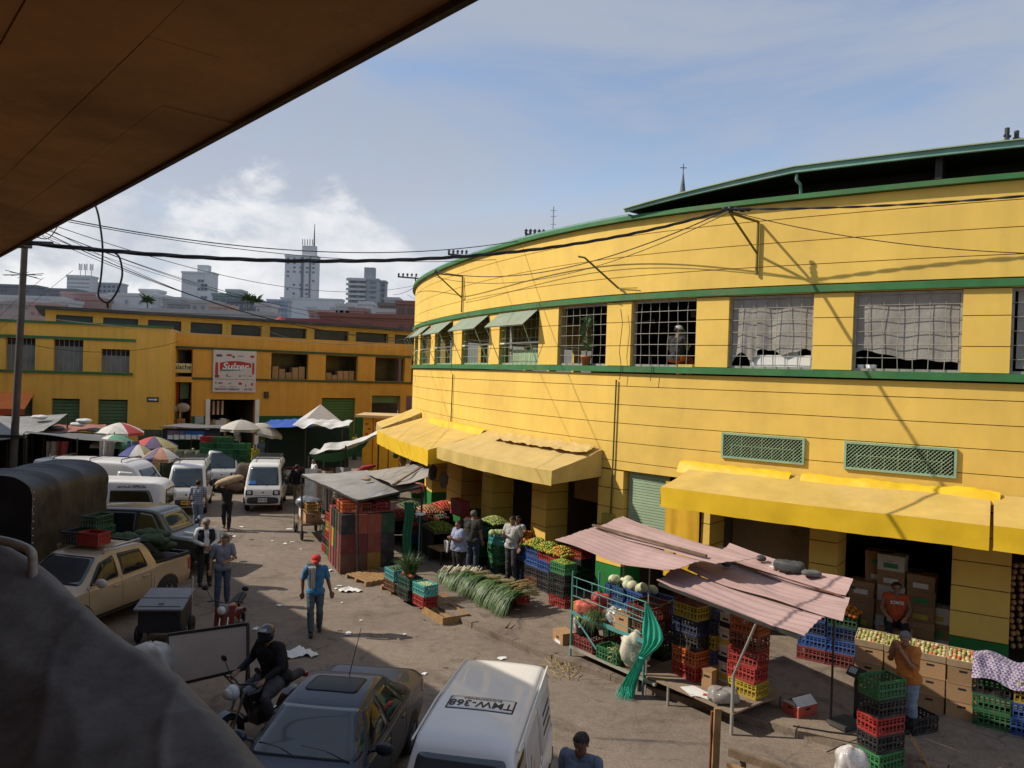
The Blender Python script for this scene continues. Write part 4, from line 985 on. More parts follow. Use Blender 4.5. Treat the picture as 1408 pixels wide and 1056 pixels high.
m.single('cable_splice',MATS['black cable sheath'],'lumpy taped cable splices at the tip of the triangular bracket','cable splice')
wire(tip2,tip1,(820,358),.014,'black cable running along the upper yellow wall between the two triangular brackets')
wire(tip2 + V((0,0,-.2)),tip1 + V((0,.05,-.06)),(800,372),.009,'thinner lower cable along the upper yellow wall between the two brackets')
wire(tip1 + V((0,0,-.05)),cpos(s_at(1400,360) + 2,.15,8.2),(1240,335),.009,'thin cable slanting down across the wall from the triangular bracket to the right')
wire(tip2,D(540,405,47),(565,398),.012,'short cable bending round the left end of the yellow hall')
LW = [  # start px,y,Y  end px,y,Y  mid  label
 (94,302,16,760,322,24,(420,345),.012,'highest long wire curving from the overhang to the roof of the yellow hall'),
 (94,305,16,735,352,26,(420,352),.009,'second long wire just below the highest one'),
 (80,312,18,568,393,39,(300,377),.009,'wire dropping from the overhang to the left tip of the yellow hall'),
 (70,318,20,640,440,34,(330,406),.009,'wire passing in front of the tallest tower base'),
 (62,320,22,700,452,34,(300,418),.014,'heavier wire of the fan sloping down to the flapped windows'),
 (58,325,22,640,470,34,(270,408),.009,'lower wire of the fan sloping down to the flapped windows'),
 (64,316,21,560,452,40,(260,388),.009,'middle wire of the fan ending near the brick building'),
 (55,322,24,600,462,40,(240,384),.008,'thin wire of the fan passing below the slim white tower'),
 (66,314,20,520,440,45,(230,392),.008,'thin wire of the fan crossing the slim white tower'),
 (300,412,60,760,410,24,(560,466),.010,'wire crossing the far hall roof towards the yellow wall'),
 (-20,428,34,560,476,44,(240,456),.012,'pale wire strung along the far hall front'),
 (-20,458,32,245,470,41,(130,484),.012,'dark wire looping across the windows of the far hall front'),
 (-20,468,36,100,372,30,(40,420),.008,'thin wire rising to the left of the pole'),
 (-20,455,36,60,382,30,(20,415),.008,'thin wire just left of the pole top'),
 (560,405,46,850,415,19.5,(700,436),.010,'wire running to the window head above the potted plant'),
 (540,470,40,900,440,18.8,(700,470),.007,'thin wire crossing the flapped windows'),
]
for x0,y0,Y0,x1,y1,Y1,mid,r,lab in LW:
	wire(D(x0,y0,Y0),D(x1,y1,Y1),mid,r,lab,m_=(wire_l if lab.startswith('pale') else wire_m))
# hanging loop of cable
pts = [D(131,282,13),D(136,300,13),D(141,340,13),D(139,380,13),D(135,402,13),D(138,411,13),D(148,416,13),D(158,406,13),D(166,388,13),D(168,372,13),D(163,352,13),D(150,345,13)]
m = MB(); m.tube([crom(pts,i / 8) for i in range(8 * 11 + 1)],.016,6); m.single('cable_loop',wire_m,'loose hanging loop of black cable below the overhang at upper left','cable')
m = MB(); m.tube([D(148,415,13),D(148,424,13)],.02,6); m.single('cable_tail',wire_m,'short cable tail hanging from the bottom of the loose loop','cable')
m = MB(); m.tube([crom([D(50,326,20),D(66,328,20),D(77,315,20),D(80,306,20)],i / 6) for i in range(19)],.014,5); m.single('cable_curl',wire_m,'small curl of wire beside the pole top under the overhang','cable')
# ================================================================ vehicles
def catmull1(xs,ys,x):
	n = len(xs) - 1
	if x <= xs[0]: return ys[0]
	if x >= xs[-1]: return ys[-1]
	for i in range(n):
		if x <= xs[i + 1]: break
	h = xs[i + 1] - xs[i]; t = (x - xs[i]) / h
	d = [(ys[k + 1] - ys[k]) / (xs[k + 1] - xs[k]) for k in range(n)]
	def m(k):
		if k == 0: return d[0]
		if k == n: return d[-1]
		return 0 if d[k - 1] * d[k] <= 0 else 2 * d[k - 1] * d[k] / (d[k - 1] + d[k])
	m0,m1 = m(i) * h,m(i + 1) * h
	return (2 * t ** 3 - 3 * t * t + 1) * ys[i] + (t ** 3 - 2 * t * t + t) * m0 + (-2 * t ** 3 + 3 * t * t) * ys[i + 1] + (t ** 3 - t * t) * m1
def roundpoly(p,r,k=4):
	out = []; n = len(p)
	for i in range(n):
		a,b,c = V(p[i - 1]).to_2d(),V(p[i]).to_2d(),V(p[(i + 1) % n]).to_2d()
		u = (a - b); w_ = (c - b); q = min(r,u.length * .45,w_.length * .45); u.normalize(); w_.normalize()
		for j in range(k + 1):
			t = j / k; pa,pb = b + u * q,b + w_ * q
			out.append(tuple(pa * (1 - t) ** 2 + b * 2 * t * (1 - t) + pb * t * t))
	return out
class Car:
	"""lofted body: stations along x (front = +x) with sill, belt, roof and half widths"""
	def __init__(s,name,label,cat,loc,rz,st,mats,nu=60,nv=36,body='body',group=None):
		# st: list of (x, zsill, zbelt, ztop, wbelt, wroof, wtop_k)
		s.T = thing(name,label,cat,loc,rz,group); s.mats = mats
		xs = [q[0] for q in st]
		def prof(x):
			zs,zb,zt,w_,wr = [catmull1(xs,[q[k] for q in st],x) for k in range(1,6)]
			mid = zs + (zb - zs) * .45
			pts = [(0,zs),(w_ * .80,zs),(w_ * .93,zs + .03),(w_ * .985,zs + (mid - zs) * .5),(w_ * 1.0,mid),(w_ * .985,zb - .03),(w_ * .965,zb),
				   (w_ * .965 + (wr - w_ * .965) * .5,zb + (zt - zb) * .50),(wr,zb + (zt - zb) * .86),(wr * .93,zb + (zt - zb) * .955),(wr * .75,zb + (zt - zb) * .988),(0,zt)]
			return pts
		K = 12
		def pt(x,v):
			P = prof(x); t = v * (K - 1); i = min(int(t),K - 2); f = t - i
			(y0,z0),(y1,z1) = P[i],P[i + 1]
			ym = P[max(0,i - 1)]; yp = P[min(K - 1,i + 2)]
			h = lambda a,b,c,d: 0.5 * ((2 * b) + (c - a) * f + (2 * a - 5 * b + 4 * c - d) * f * f + (-a + 3 * b - 3 * c + d) * f ** 3)
			if i in (0,): return (y0 + (y1 - y0) * f,z0 + (z1 - z0) * f)
			if i == K - 2:
				return (y0 * (1 - f),z0 + (z1 - z0) * (1 - (1 - f) ** 2))
			return (h(ym[0],y0,y1,yp[0]),h(ym[1],z0,z1,yp[1]))
		X = []
		for a,b in zip(xs,xs[1:]):
			n = max(2,int(round(nu * (b - a) / (xs[-1] - xs[0])))); X += [a + (b - a) * k / n for k in range(n)]
		X.append(xs[-1])
		mb = MB(); vs = []; nV = nv
		for x in X:
			row = [pt(x,v / nV) for v in range(nV + 1)]
			ring = [(x,y,z) for y,z in row] + [(x,-y,z) for y,z in row[-2:0:-1]]
			vs += ring
		n = 2 * nV
		fs = [(i * n + j,(i + 1) * n + j,(i + 1) * n + (j + 1) % n,i * n + (j + 1) % n) for i in range(len(X) - 1) for j in range(n)]
		mb.add(vs,fs,0,True)
		mb.add(vs[:n],[tuple(range(n))],0,False); mb.add(vs[-n:],[tuple(range(n))[::-1]],0,False)
		s.bvh = BVHTree.FromPolygons([V(p) for p in mb.v],mb.f)
		s.body = mb.build(body,mats,s.T,False)
	def cast(s,axis,a,b):
		o,d = {'L': (V((a,5,b)),V((0,-1,0))),'R': (V((a,-5,b)),V((0,1,0))),'F': (V((8,a,b)),V((-1,0,0))),'B': (V((-8,a,b)),V((1,0,0))),'T': (V((a,b,6)),V((0,0,-1)))}[axis]
		h = s.bvh.ray_cast(o,d)
		if h[0] is None:
			h2 = s.bvh.find_nearest(o + d * 4.5); return h2[0],-d
		nrm = h[1] if h[1].dot(d) < 0 else -h[1]
		return h[0],nrm
	def decal(s,axis,poly,name,m,off=.006,r=.03,parent=None,rings=5,lift=0.0):
		p = roundpoly(poly,r) if r else [tuple(q) for q in poly]
		# densify
		q = []
		for a,b in zip(p,p[1:] + p[:1]):
			d = math.dist(a,b); n = max(1,int(d / .09)); q += [(a[0] + (b[0] - a[0]) * k / n,a[1] + (b[1] - a[1]) * k / n) for k in range(n)]
		cx = sum(a for a,_ in q) / len(q); cy = sum(b for _,b in q) / len(q); n = len(q)
		vs = []
		h,nr = s.cast(axis,cx,cy); vs.append(h + nr * off)
		for k in range(1,rings + 1):
			f = k / rings
			for a,b in q:
				h,nr = s.cast(axis,cx + (a - cx) * f,cy + (b - cy) * f); vs.append(h + nr * off)
		for a,b in q:
			h,nr = s.cast(axis,a,b); vs.append(h - nr * .01)
		fs = [(0,1 + j,1 + (j + 1) % n) for j in range(n)]
		for k in range(rings): fs += [(1 + k * n + j,1 + (k + 1) * n + j,1 + (k + 1) * n + (j + 1) % n,1 + k * n + (j + 1) % n) for j in range(n)]
		mb = MB(); mb.add(vs,fs,0,True)
		me_o = mb.build(name,m,parent or s.T,False)
		bm = bmesh.new(); bm.from_mesh(me_o.data); bmesh.ops.recalc_face_normals(bm,faces=bm.faces); bm.to_mesh(me_o.data); bm.free()
		for f in me_o.data.polygons: f.use_smooth = True
		return me_o
	def mirror_decal(s,axis,poly,name,m,**k):
		a = s.decal(axis,poly,name,m,**k)
		if axis == 'L': s.decal('R',poly,name,m,**k)
		else: s.decal(axis,[(-y,z) for y,z in poly][::-1] if axis in 'FB' else [(x,-y) for x,y in poly][::-1],name,m,**k)
	def wheel(s,x,y,r,w_=.19,rimc=None,arch=True,archm=None,tyre=None):
		for sd in (1,-1):
			T = Matrix.Translation((x,sd * y,r)) @ Matrix.Rotation(R(90),4,'X')
			mb = MB(); h = w_ / 2
			mb.lathe([(r * .60,-h),(r * .93,-h),(r * .985,-h * .75),(r,-h * .3),(r,h * .3),(r * .985,h * .75),(r * .93,h),(r * .60,h),(r * .58,h * .3),(r * .58,-h * .3),(r * .6,-h)],28,0,T)
			wo = mb.build('wheel',tyre or black,s.T,False)
			mb = MB(); f = -1 if sd > 0 else 1
			mb.lathe([(0,f * h * .55),(r * .16,f * h * .62),(r * .2,f * h * .4),(r * .5,f * h * .5),(r * .60,f * h * .9),(r * .60,f * h * .2)],28,0,T)
			for k in range(5):
				a = 2 * math.pi * k / 5
				mb.bar(T @ V((r * .16 * math.cos(a),r * .16 * math.sin(a),f * h * .72)),T @ V((r * .54 * math.cos(a),r * .54 * math.sin(a),f * h * .78)),r * .16,.03)
			mb.build('rim',rimc or rim_m,wo,False)
			if arch:
				ra = r * (arch if isinstance(arch,float) else 1.16)
				poly = [(x + ra * math.cos(a),r + ra * math.sin(a)) for a in [math.pi * 2 * k / 28 for k in range(28)]]
				z0 = s.zs
				poly = [(px,max(z0,pz)) for px,pz in poly]
				s.decal('L' if sd > 0 else 'R',poly,'wheel_arch',archm or black,off=.004,r=0,rings=5)  # dark disc on the uncut body stands in for the shaded wheel well
def carpaint(name,c,metal=0.0,rough=.35,coat=.6,dirt=None): return mat(name,c,rough,.05,2,coat=coat,metal=metal,dirt=dirt)
rim_m = mat('steel rim',(0.28,0.28,0.28),.4,.2,6,metal=.5)
glass = mat('tinted car glass',(0.012,0.014,0.016),.06,.1,2,spec=.4)
glass_b = mat('blue grey windscreen',(0.04,0.06,0.07),.06,.3,1.2,spec=.6,coat=.3)
lamp_w = mat('headlamp glass',(0.55,0.55,0.52),.1,.2,20,spec=.8)
lamp_r = mat('red tail lamp',(0.35,0.012,0.01),.2,.1,8,spec=.6)
chrome = mat('bright metal',(0.6,0.6,0.6),.2,.1,8,metal=.9)
van_white = carpaint('white van paint',(0.72,0.72,0.70),0,.35,.4,(.45,.42,.36,.25))
plate_y = mat('yellow number plate',(0.75,0.42,0.03),.5,.05,5); plate_w = mat('white number plate',(0.65,0.65,0.62),.5,.05,5)
blk_t = mat('black lettering',(0.015,0.015,0.016),.6,.05,5)

def microvan(label,loc,rz,rack=True,plate=None,ptxt='',roofnum=None,door_open=False,sticker=False,red_marks=False,group='white microvans'):
	st = [(-1.62,.42,.90,1.55,.60,.52),(-1.58,.30,.92,1.70,.67,.57),(-1.3,.27,.93,1.80,.70,.585),(0,.26,.93,1.83,.70,.59),(.85,.26,.93,1.80,.70,.585),(1.06,.26,.93,1.74,.70,.575),(1.2,.26,.93,1.55,.70,.595),(1.42,.27,.93,1.16,.69,.63),(1.56,.28,.90,.955,.67,.62),(1.63,.34,.84,.865,.64,.60),(1.645,.40,.78,.80,.60,.57)]
	c = Car('microvan',label,'van',loc,rz,st,van_white,group=group); c.zs = .27; T = c.T
	c.decal('F',[(-.56,1.02),(.56,1.02),(.49,1.66),(-.49,1.66)],'windscreen',glass_b,r=.06)
	for ax,sg in (('L',1),('R',-1)):
		c.decal(ax,[(.62,.99),(1.30,.99),(1.02,1.58),(.62,1.60)],'side_window',glass,r=.05)
		if not red_marks:
			c.decal(ax,[(-.35,.99),(.52,.99),(.52,1.60),(-.35,1.61)],'side_window',glass,r=.05)
			c.decal(ax,[(-1.45,1.0),(-.45,.99),(-.45,1.61),(-1.40,1.58)],'side_window',glass,r=.05)
	c.decal('B',[(-.5,1.02),(.5,1.02),(.44,1.58),(-.44,1.58)],'rear_window',glass,r=.06)
	seam = mat('door seam',(0.06,.06,.06),.8)
	for ax in 'LR':
		for x in (.57,-.40,1.28 if False else -1.52):
			c.decal(ax,[(x,.32),(x + .012,.32),(x + .012,1.62),(x,1.62)],'door_seam',seam,off=.003,r=0,rings=2)
		c.decal(ax,[(-.3,.82),(-.16,.82),(-.16,.86),(-.3,.86)],'door_handle',black_gl,off=.02,r=.01,rings=2)
	c.mirror_decal('F',[(.36,.66),(.62,.67),(.60,.85),(.36,.85)],'lamp_housing',black_gl,off=.012,r=.02)
	c.mirror_decal('F',[(.42,.70),(.555,.705),(.55,.81),(.42,.81)],'headlight',lamp_w,off=.02,r=.02)
	c.decal('F',[(-.3,.64),(.3,.64),(.3,.655),(-.3,.655)],'hood_seam',seam,off=.004,r=0,rings=2)
	c.decal('F',[(-.03,.74),(.03,.74),(.03,.79),(-.03,.79)],'badge',blk_t,off=.008,r=.01,rings=2)
	mb = MB()
	def bump(u,v):
		y = -.70 + 1.40 * u; a = abs(y) / .70; x = 1.70 - .10 * a ** 3
		t = v * 2 * math.pi; return V((x - .07 + .07 * math.cos(t),y,.47 + .13 * math.copysign(abs(math.sin(t)) ** .5,math.sin(t))))
	mb.grid(bump,24,16); mb.build('front_bumper',mat('faded black bumper',(0.035,.035,.035),.7,.2,4),T,False)
	mb = MB(); mb.bx(-1.69,-1.55,-.68,.68,.36,.54); mb.build('rear_bumper',MATS['faded black bumper'],T,False)
	if plate:
		mb = MB(); mb.bx(1.712,1.722,-.16,.16,.42,.56); p = mb.build('number_plate',plate,T,False)
		text_mesh(ptxt,.085,T.matrix_basis @ Matrix.Translation((1.7235,0,.49)) @ Matrix(((0,0,1,0),(1,0,0,0),(0,1,0,0),(0,0,0,1))),blk_t,p,'lettering',0,.9,.004)
	if sticker: c.decal('F',[(-.53,1.05),(-.26,1.05),(-.28,1.17),(-.52,1.17)],'windscreen_sticker',mat('blue sticker',(0.03,0.16,0.5),.4),off=.012,r=.01)
	c.wheel(1.02,.60,.27,.16); c.wheel(-1.05,.60,.27,.16)
	for sg in (1,-1):
		mb = MB(); mb.tube([(1.22,sg * .64,1.08),(1.27,sg * .76,1.12)],.015,6); mb.sphere((1.25,sg * .82,1.13),(.03,.085,.12),10,8); mb.build('wing_mirror',black_gl,T,False)
	mb = MB(); mb.tube([(1.54,.15,1.0),(1.38,-.25,1.24)],.009,4); mb.build('wiper',black,T,False)
	if rack:
		mb = MB()
		for y in (-.5,.5): mb.tube([(-1.2,y,1.93),(.7,y,1.93)],.018,6)
		for x in (-1.2,-.8,-.4,0,.4,.7): mb.tube([(x,-.53,1.93),(x,.53,1.93)],.016,6)
		for x in (-1.1,-.25,.6):
			for y in (-.52,.52): mb.tube([(x,y,1.93),(x,y * 1.08,1.74)],.014,5)
		mb.build('roof_rack',steel_dk,T,False)
	if roofnum:
		bd_ = [(x,y) for x,y in ((.02,-.40),(.02,.40),(.36,.40),(.36,-.40))]
		c.decal('T',[(-.02,-.41),(.33,-.41),(.33,.41),(-.02,.41)],'number_border',blk_t,off=.004,r=.02)
		pn = c.decal('T',[(0,-.39),(.31,-.39),(.31,.39),(0,.39)],'number_panel',van_white,off=.008,r=.015)
		Mx = T.matrix_basis @ Matrix.Translation((.125,0,1.847)) @ Matrix.Rotation(R(90),4,'Z')
		for txt,sz,x0,xs_,bo in ((roofnum[0],.225,.175,.82,.002),(roofnum[1],.07,.048,.9,.0)):
			tx = text_mesh(txt,sz,Matrix.Translation((x0,0,0)) @ Matrix.Rotation(R(-90),4,'Z'),blk_t,pn,'lettering',0,xs_,bo,world=False)
			for v_ in tx.data.vertices:
				h_,n_ = c.cast('T',v_.co.x,v_.co.y); v_.co = h_ + n_ * (.0125 + (.002 if v_.co.z > 0 else 0))
	if red_marks:
		rm = mat('faded red marking',(0.4,.10,.09),.6)
		c.decal('L',[(.35,.95),(.45,.95),(.30,1.35),(.22,1.32)],'side_marking',rm,off=.004,r=.02); c.decal('L',[(.12,1.0),(.2,.98),(.12,1.2),(.05,1.2)],'side_marking',rm,off=.004,r=.02)
		gp = mat('grey panel tint',(0.50,.50,.50),.4)
		c.decal('L',[(-.35,.95),(.50,.95),(.50,1.58),(-.35,1.60)],'side_panel',gp,off=.004,r=.12); c.decal('L',[(-1.45,.98),(-.45,.95),(-.45,1.60),(-1.40,1.55)],'side_panel',gp,off=.004,r=.12)
		for z in (1.12,1.24,1.36): c.decal('L',[(-1.30,z),(-.72,z),(-.72,z + .04),(-1.30,z + .04)],'side_louvre',seam,off=.009,r=.01,rings=2)
		mb = MB()
		for sg in (1,-1): mb.tube([(-1.5,sg * .585,1.735),(0,sg * .605,1.765),(1.0,sg * .60,1.715)],.014,6)
		mb.build('rain_gutter',van_white,T,False)
	if door_open:
		mb = MB(); mb.box((.9 + .28,.70 + .42,.98),(.05,.85,1.25),0,0); dd = mb.build('open_door',van_white,T,False)
		mb = MB(); mb.box((1.21,1.13,1.3),(.01,.65,.5)); mb.build('door_window',glass,dd,False)
	T.scale = (1.06,1.06,1.06) if rack else (1,1,1)
	return c
HD = lambda dx,dy: math.atan2(dy,dx)
g_ = G(254,709); microvan('white microvan with a yellow number plate behind the man in the blue checked shirt',(g_.x - .45,g_.y + 1.6,0),HD(.29,-.957),True,plate_y,'XVR 214',door_open=False)
g_ = G(293,676); microvan('white microvan half hidden behind the van with the yellow plate',(g_.x - .1,g_.y + 1.5,0),HD(.30,-.95),True,plate_w,'BUR 306')
g_ = G(360,705); microvan('white microvan with black bumper and blue windscreen sticker alone in the middle of the street',(g_.x - .35,g_.y + 1.65,0),HD(.22,-.975),True,plate_w,'SUD 120',sticker=True)
fv = V((-.175,-.985,0)).normalized()
microvan('white microvan seen from above at the bottom with number TMW-368 painted on its roof',(-.22,9.55,0),HD(fv.x,fv.y),False,roofnum=('TMW-368','BUCARAMANGA'),red_marks=True)

# dark blue sedan
st = [(-2.15,.55,.78,.86,.66,.60),(-2.08,.34,.88,.96,.78,.64),(-1.9,.24,.92,1.00,.83,.62),(-1.35,.20,.93,1.02,.85,.60),(-1.15,.20,.93,1.10,.85,.585),(-.62,.2,.93,1.39,.85,.545),(-.1,.2,.92,1.425,.85,.55),(.35,.2,.91,1.385,.85,.555),(.95,.2,.90,1.09,.85,.63),(1.18,.2,.88,.965,.84,.68),(1.7,.22,.80,.87,.82,.64),(2.05,.28,.68,.75,.76,.60),(2.15,.36,.60,.64,.66,.5)]
navy = carpaint('dusty navy paint',(0.022,0.032,0.058),0,.4,.3,(.06,.055,.05,.25))
sv = V((-.12,-.99,0))
c = Car('sedan','dark blue sedan with tinted sunroof parked in the shade at the bottom','car',(-2.33,10.75,0),HD(sv.x,sv.y),st,navy,80,44); c.zs = .22; T = c.T
c.decal('F',[(-.74,.985),(.74,.985),(.53,1.355),(-.53,1.355)],'windscreen',glass_b,r=.06,rings=8)
c.decal('B',[(-.62,1.05),(.62,1.05),(.5,1.345),(-.5,1.345)],'rear_window',glass,r=.06,rings=8)
c.decal('T',[(-.42,-.37),(-.42,.37),(.12,.37),(.12,-.37)],'sunroof',mat('smoked sunroof',(0.012,0.015,0.022),.35,.1,2,spec=.15),r=.08,rings=8)
for ax in 'LR':
	c.decal(ax,[(.02,.97),(.88,.96),(.40,1.31),(.02,1.335)],'side_window',glass,r=.04); c.decal(ax,[(-.78,.98),(-.05,.975),(-.05,1.335),(-.55,1.31)],'side_window',glass,r=.04); c.decal(ax,[(-1.12,.99),(-.84,.985),(-.66,1.24),(-.72,1.25)],'side_window',glass,r=.03)
	for x in (-.015,-.82,.93): c.decal(ax,[(x,.3),(x + .01,.3),(x + .01,.95),(x,.95)],'door_seam',black,off=.003,r=0,rings=2)
	for x in (.08,-.72): c.decal(ax,[(x,.82),(x + .16,.82),(x + .16,.85),(x,.85)],'door_handle',navy,off=.025,r=.01,rings=2)
	c.decal(ax,[(-2.1,.62),(-1.85,.70),(-1.83,.86),(-2.08,.84)],'tail_light',lamp_r,off=.008,r=.03)
c.wheel(1.32,.76,.3,.19); c.wheel(-1.25,.76,.3,.19)
for sg in (1,-1):
	mb = MB(); mb.tube([(.78,sg * .78,.98),(.80,sg * .90,1.02)],.02,6); mb.sphere((.80,sg * .97,1.03),(.06,.12,.085),12,8); mb.build('wing_mirror',navy,T,False)
mb = MB(); mb.tube([(-.55,.05,1.40),(-1.05,.05,1.92)],[.008,.004],5); mb.build('aerial',black,T,False)
for y0,y1 in ((.62,-.05),(-.05,-.6)):
	mb = MB(); mb.tube([(1.13,y0,.985),(1.02,(y0 + y1) / 2,1.045),(.98,y1,1.07)],.011,5); mb.build('wiper',black,T,False)
c.decal('B',[(-.26,.68),(.26,.68),(.26,.80),(-.26,.80)],'number_plate',plate_y,off=.01,r=.01)
mb = MB(); mb.bx(.55,.95,-.6,.6,.90,.96);

# beige pickup
beige = carpaint('dusty beige paint',(0.40,0.31,0.20),.15,.4,.5,(.36,.25,.13,.4))
st = [(-2.28,.52,.98,1.02,.80,.76),(-2.22,.40,1.05,1.06,.86,.80),(-1.6,.34,1.06,1.07,.90,.84),(-1.02,.32,1.06,1.10,.90,.84),(-.92,.32,1.05,1.52,.90,.66),(-.75,.32,1.04,1.63,.90,.635),(-.1,.32,1.02,1.66,.90,.64),(.45,.32,1.0,1.62,.90,.65),(1.12,.32,.98,1.14,.90,.74),(1.3,.32,.97,1.06,.90,.76),(1.9,.34,.92,.98,.88,.72),(2.2,.42,.80,.86,.82,.64),(2.28,.5,.7,.74,.74,.56)]
pv = V((-.25,-.968,0))
wr_ = G(225,833); pc = V((wr_.x,wr_.y,0)) - pv * (-1.35) + V((-pv.y,pv.x,0)) * (-.82) * (1 if False else 1)
lat = V((-pv.y,pv.x,0))          # left side of the car
lat = lat if lat.x > 0 else -lat
pc = V((wr_.x,wr_.y,0)) + pv * 1.35 - lat * .80
c = Car('pickup_truck','dusty beige double cab pickup with a loaded bed parked in the shade at the left','pickup truck',pc,HD(pv.x,pv.y),st,beige,80,44); c.zs = .34; T = c.T
blackcap = mat('matt black trim',(0.02,.02,.02),.6,.2,4)
for ax in 'LR':
	c.decal(ax,[(.20,1.09),(1.02,1.06),(.62,1.46),(.20,1.55)],'side_window',glass,r=.05); c.decal(ax,[(-.72,1.11),(.08,1.09),(.08,1.555),(-.62,1.53)],'side_window',glass,r=.05)
	for x in (.12,-.78,1.08): c.decal(ax,[(x,.42),(x + .012,.42),(x + .012,1.06),(x,1.06)],'door_seam',mat('seam shade',(.12,.08,.04),.8),off=.003,r=0,rings=2)
	for x in (.20,-.70): c.decal(ax,[(x,.90),(x + .2,.905),(x + .2,.945),(x,.94)],'door_handle',beige,off=.03,r=.015,rings=2)
	c.decal(ax,[(-2.24,.72),(-2.12,.72),(-2.12,1.0),(-2.24,1.0)],'tail_light',lamp_r,off=.008,r=.02)
	c.decal(ax,[(-.98,.36),(.9,.36),(.9,.42),(-.98,.42)],'sill_trim',blackcap,off=.01,r=.01)
c.decal('F',[(-.72,1.10),(.72,1.10),(.58,1.56),(-.58,1.56)],'windscreen',glass_b,r=.06,rings=8)
c.decal('T',[(-2.12,-.74),(-2.12,.74),(-1.05,.74),(-1.05,-.74)],'load_bed',black,off=.004,r=.03)
c.wheel(1.38,.82,.35,.22,archm=blackcap,arch=1.24); c.wheel(-1.35,.82,.35,.22,archm=blackcap,arch=1.24)
mb = MB()
for sg in (1,-1): mb.bar((-2.2,sg * .82,1.115),(-1.0,sg * .82,1.125),.07,.07)
mb.bar((-2.2,-.82,1.115),(-2.2,.82,1.115),.07,.07); mb.build('bed_rail',blackcap,T,False)
mb = MB()
for sg in (1,-1): mb.bar((-1.35,sg * .78,1.15),(-.88,sg * .64,1.60),.05,.09)
mb.bar((-.9,-.64,1.62),(-.9,.64,1.62),.05,.05); mb.build('roll_bar',blackcap,T,False)
for sg in (1,-1):
	mb = MB(); mb.bar((-.72,sg * .60,1.715),(.42,sg * .60,1.70),.045,.04); mb.bar((-.7,sg * .6,1.64),(-.6,sg * .6,1.72),.05,.04); mb.bar((.4,sg * .6,1.62),(.3,sg * .6,1.7),.05,.04); mb.build('roof_rail',chrome,T,False)
	mb = MB(); mb.tube([(.95,sg * .86,1.08),(.95,sg * .98,1.12)],.025,6); mb.sphere((.96,sg * 1.07,1.14),(.075,.14,.10),12,8); mb.build('wing_mirror',mat('silver mirror shell',(.45,.43,.42),.4,.1,4),T,False)
mb = MB(); mb.tube([(.30,.3,1.64),(.12,.3,1.92)],.006,4); mb.build('aerial',black,T,False)
mb = MB(); mb.bx(-2.36,-2.2,-.8,.8,.42,.62); mb.build('rear_bumper',blackcap,T,False)
PICK = T
# load in its bed: green sacks, and crates on the roof rack come with the crates below
sack_g = mat('green produce sacks',(0.03,0.055,0.018),.8,.5,9,.4)
for k,(x,y,z,rx) in enumerate(((-1.25,.15,1.30,.42),(-1.55,-.3,1.32,.45),(-1.75,.25,1.32,.46),(-1.95,-.2,1.34,.42),(-1.45,.35,1.52,.44),(-1.8,.05,1.58,.46),(-1.3,-.3,1.55,.4))):
	mb = MB(); P = T.matrix_basis @ V((x,y,z)); n0 = len(mb.v); mb.sphere(P,(rx,.24,.13),18,10,0)
	mb.v = [tuple(V(p) + V((1,1,1)) * .06 * nz(p,7)) for p in mb.v]
	mb.single('sack',sack_g,['front','second','third','rear','upper front','upper rear','topmost'][k] + ' green produce sack heaped in the bed of the beige pickup','sack','green sacks in the pickup bed')

# dark olive jeep beside the pickup
olive = carpaint('dark olive paint',(0.045,0.047,0.03),.1,.35,.6,(.12,.10,.05,.35))
st = [(-1.9,.5,.95,1.6,.68,.58),(-1.8,.38,1.0,1.66,.78,.62),(-.2,.36,1.0,1.72,.80,.62),(.25,.36,1.0,1.68,.80,.63),(.75,.36,1.0,1.14,.80,.70),(.9,.36,.99,1.05,.80,.72),(1.6,.38,.92,.98,.78,.66),(1.85,.45,.82,.86,.70,.58),(1.9,.55,.74,.76,.6,.5)]
c = Car('jeep','dark olive four wheel drive parked beyond the beige pickup with its bonnet to the right','car',(-10.05,22.5,0),HD(.97,-.12),st,olive,50,36); c.zs = .4; T = c.T
for ax in 'LR':
	c.decal(ax,[(-.15,1.06),(.60,1.06),(.24,1.58),(-.15,1.62)],'side_window',mat('amber reflection glass',(0.10,.075,.02),.1,.2,2,coat=.6),r=.05); c.decal(ax,[(-1.2,1.06),(-.25,1.06),(-.25,1.62),(-1.2,1.6)],'side_window',glass,r=.05)  # front pair: amber reflection put into the glass colour
c.decal('F',[(-.6,1.1),(.6,1.1),(.52,1.6),(-.52,1.6)],'windscreen',glass_b,r=.05)
c.wheel(1.15,.72,.36,.22); c.wheel(-1.1,.72,.36,.22)
for sg in (1,-1): mb = MB(); mb.sphere((.72,sg * .92,1.15),(.06,.11,.09),10,8); mb.build('wing_mirror',black_gl,T,False)
mb = MB(); mb.bar((1.0,-.3,1.075),(1.55,-.3,1.02),.12,.02); mb.build('bonnet_highlight',chrome,T,False)  # bright bar added as the silver highlight on the bonnet

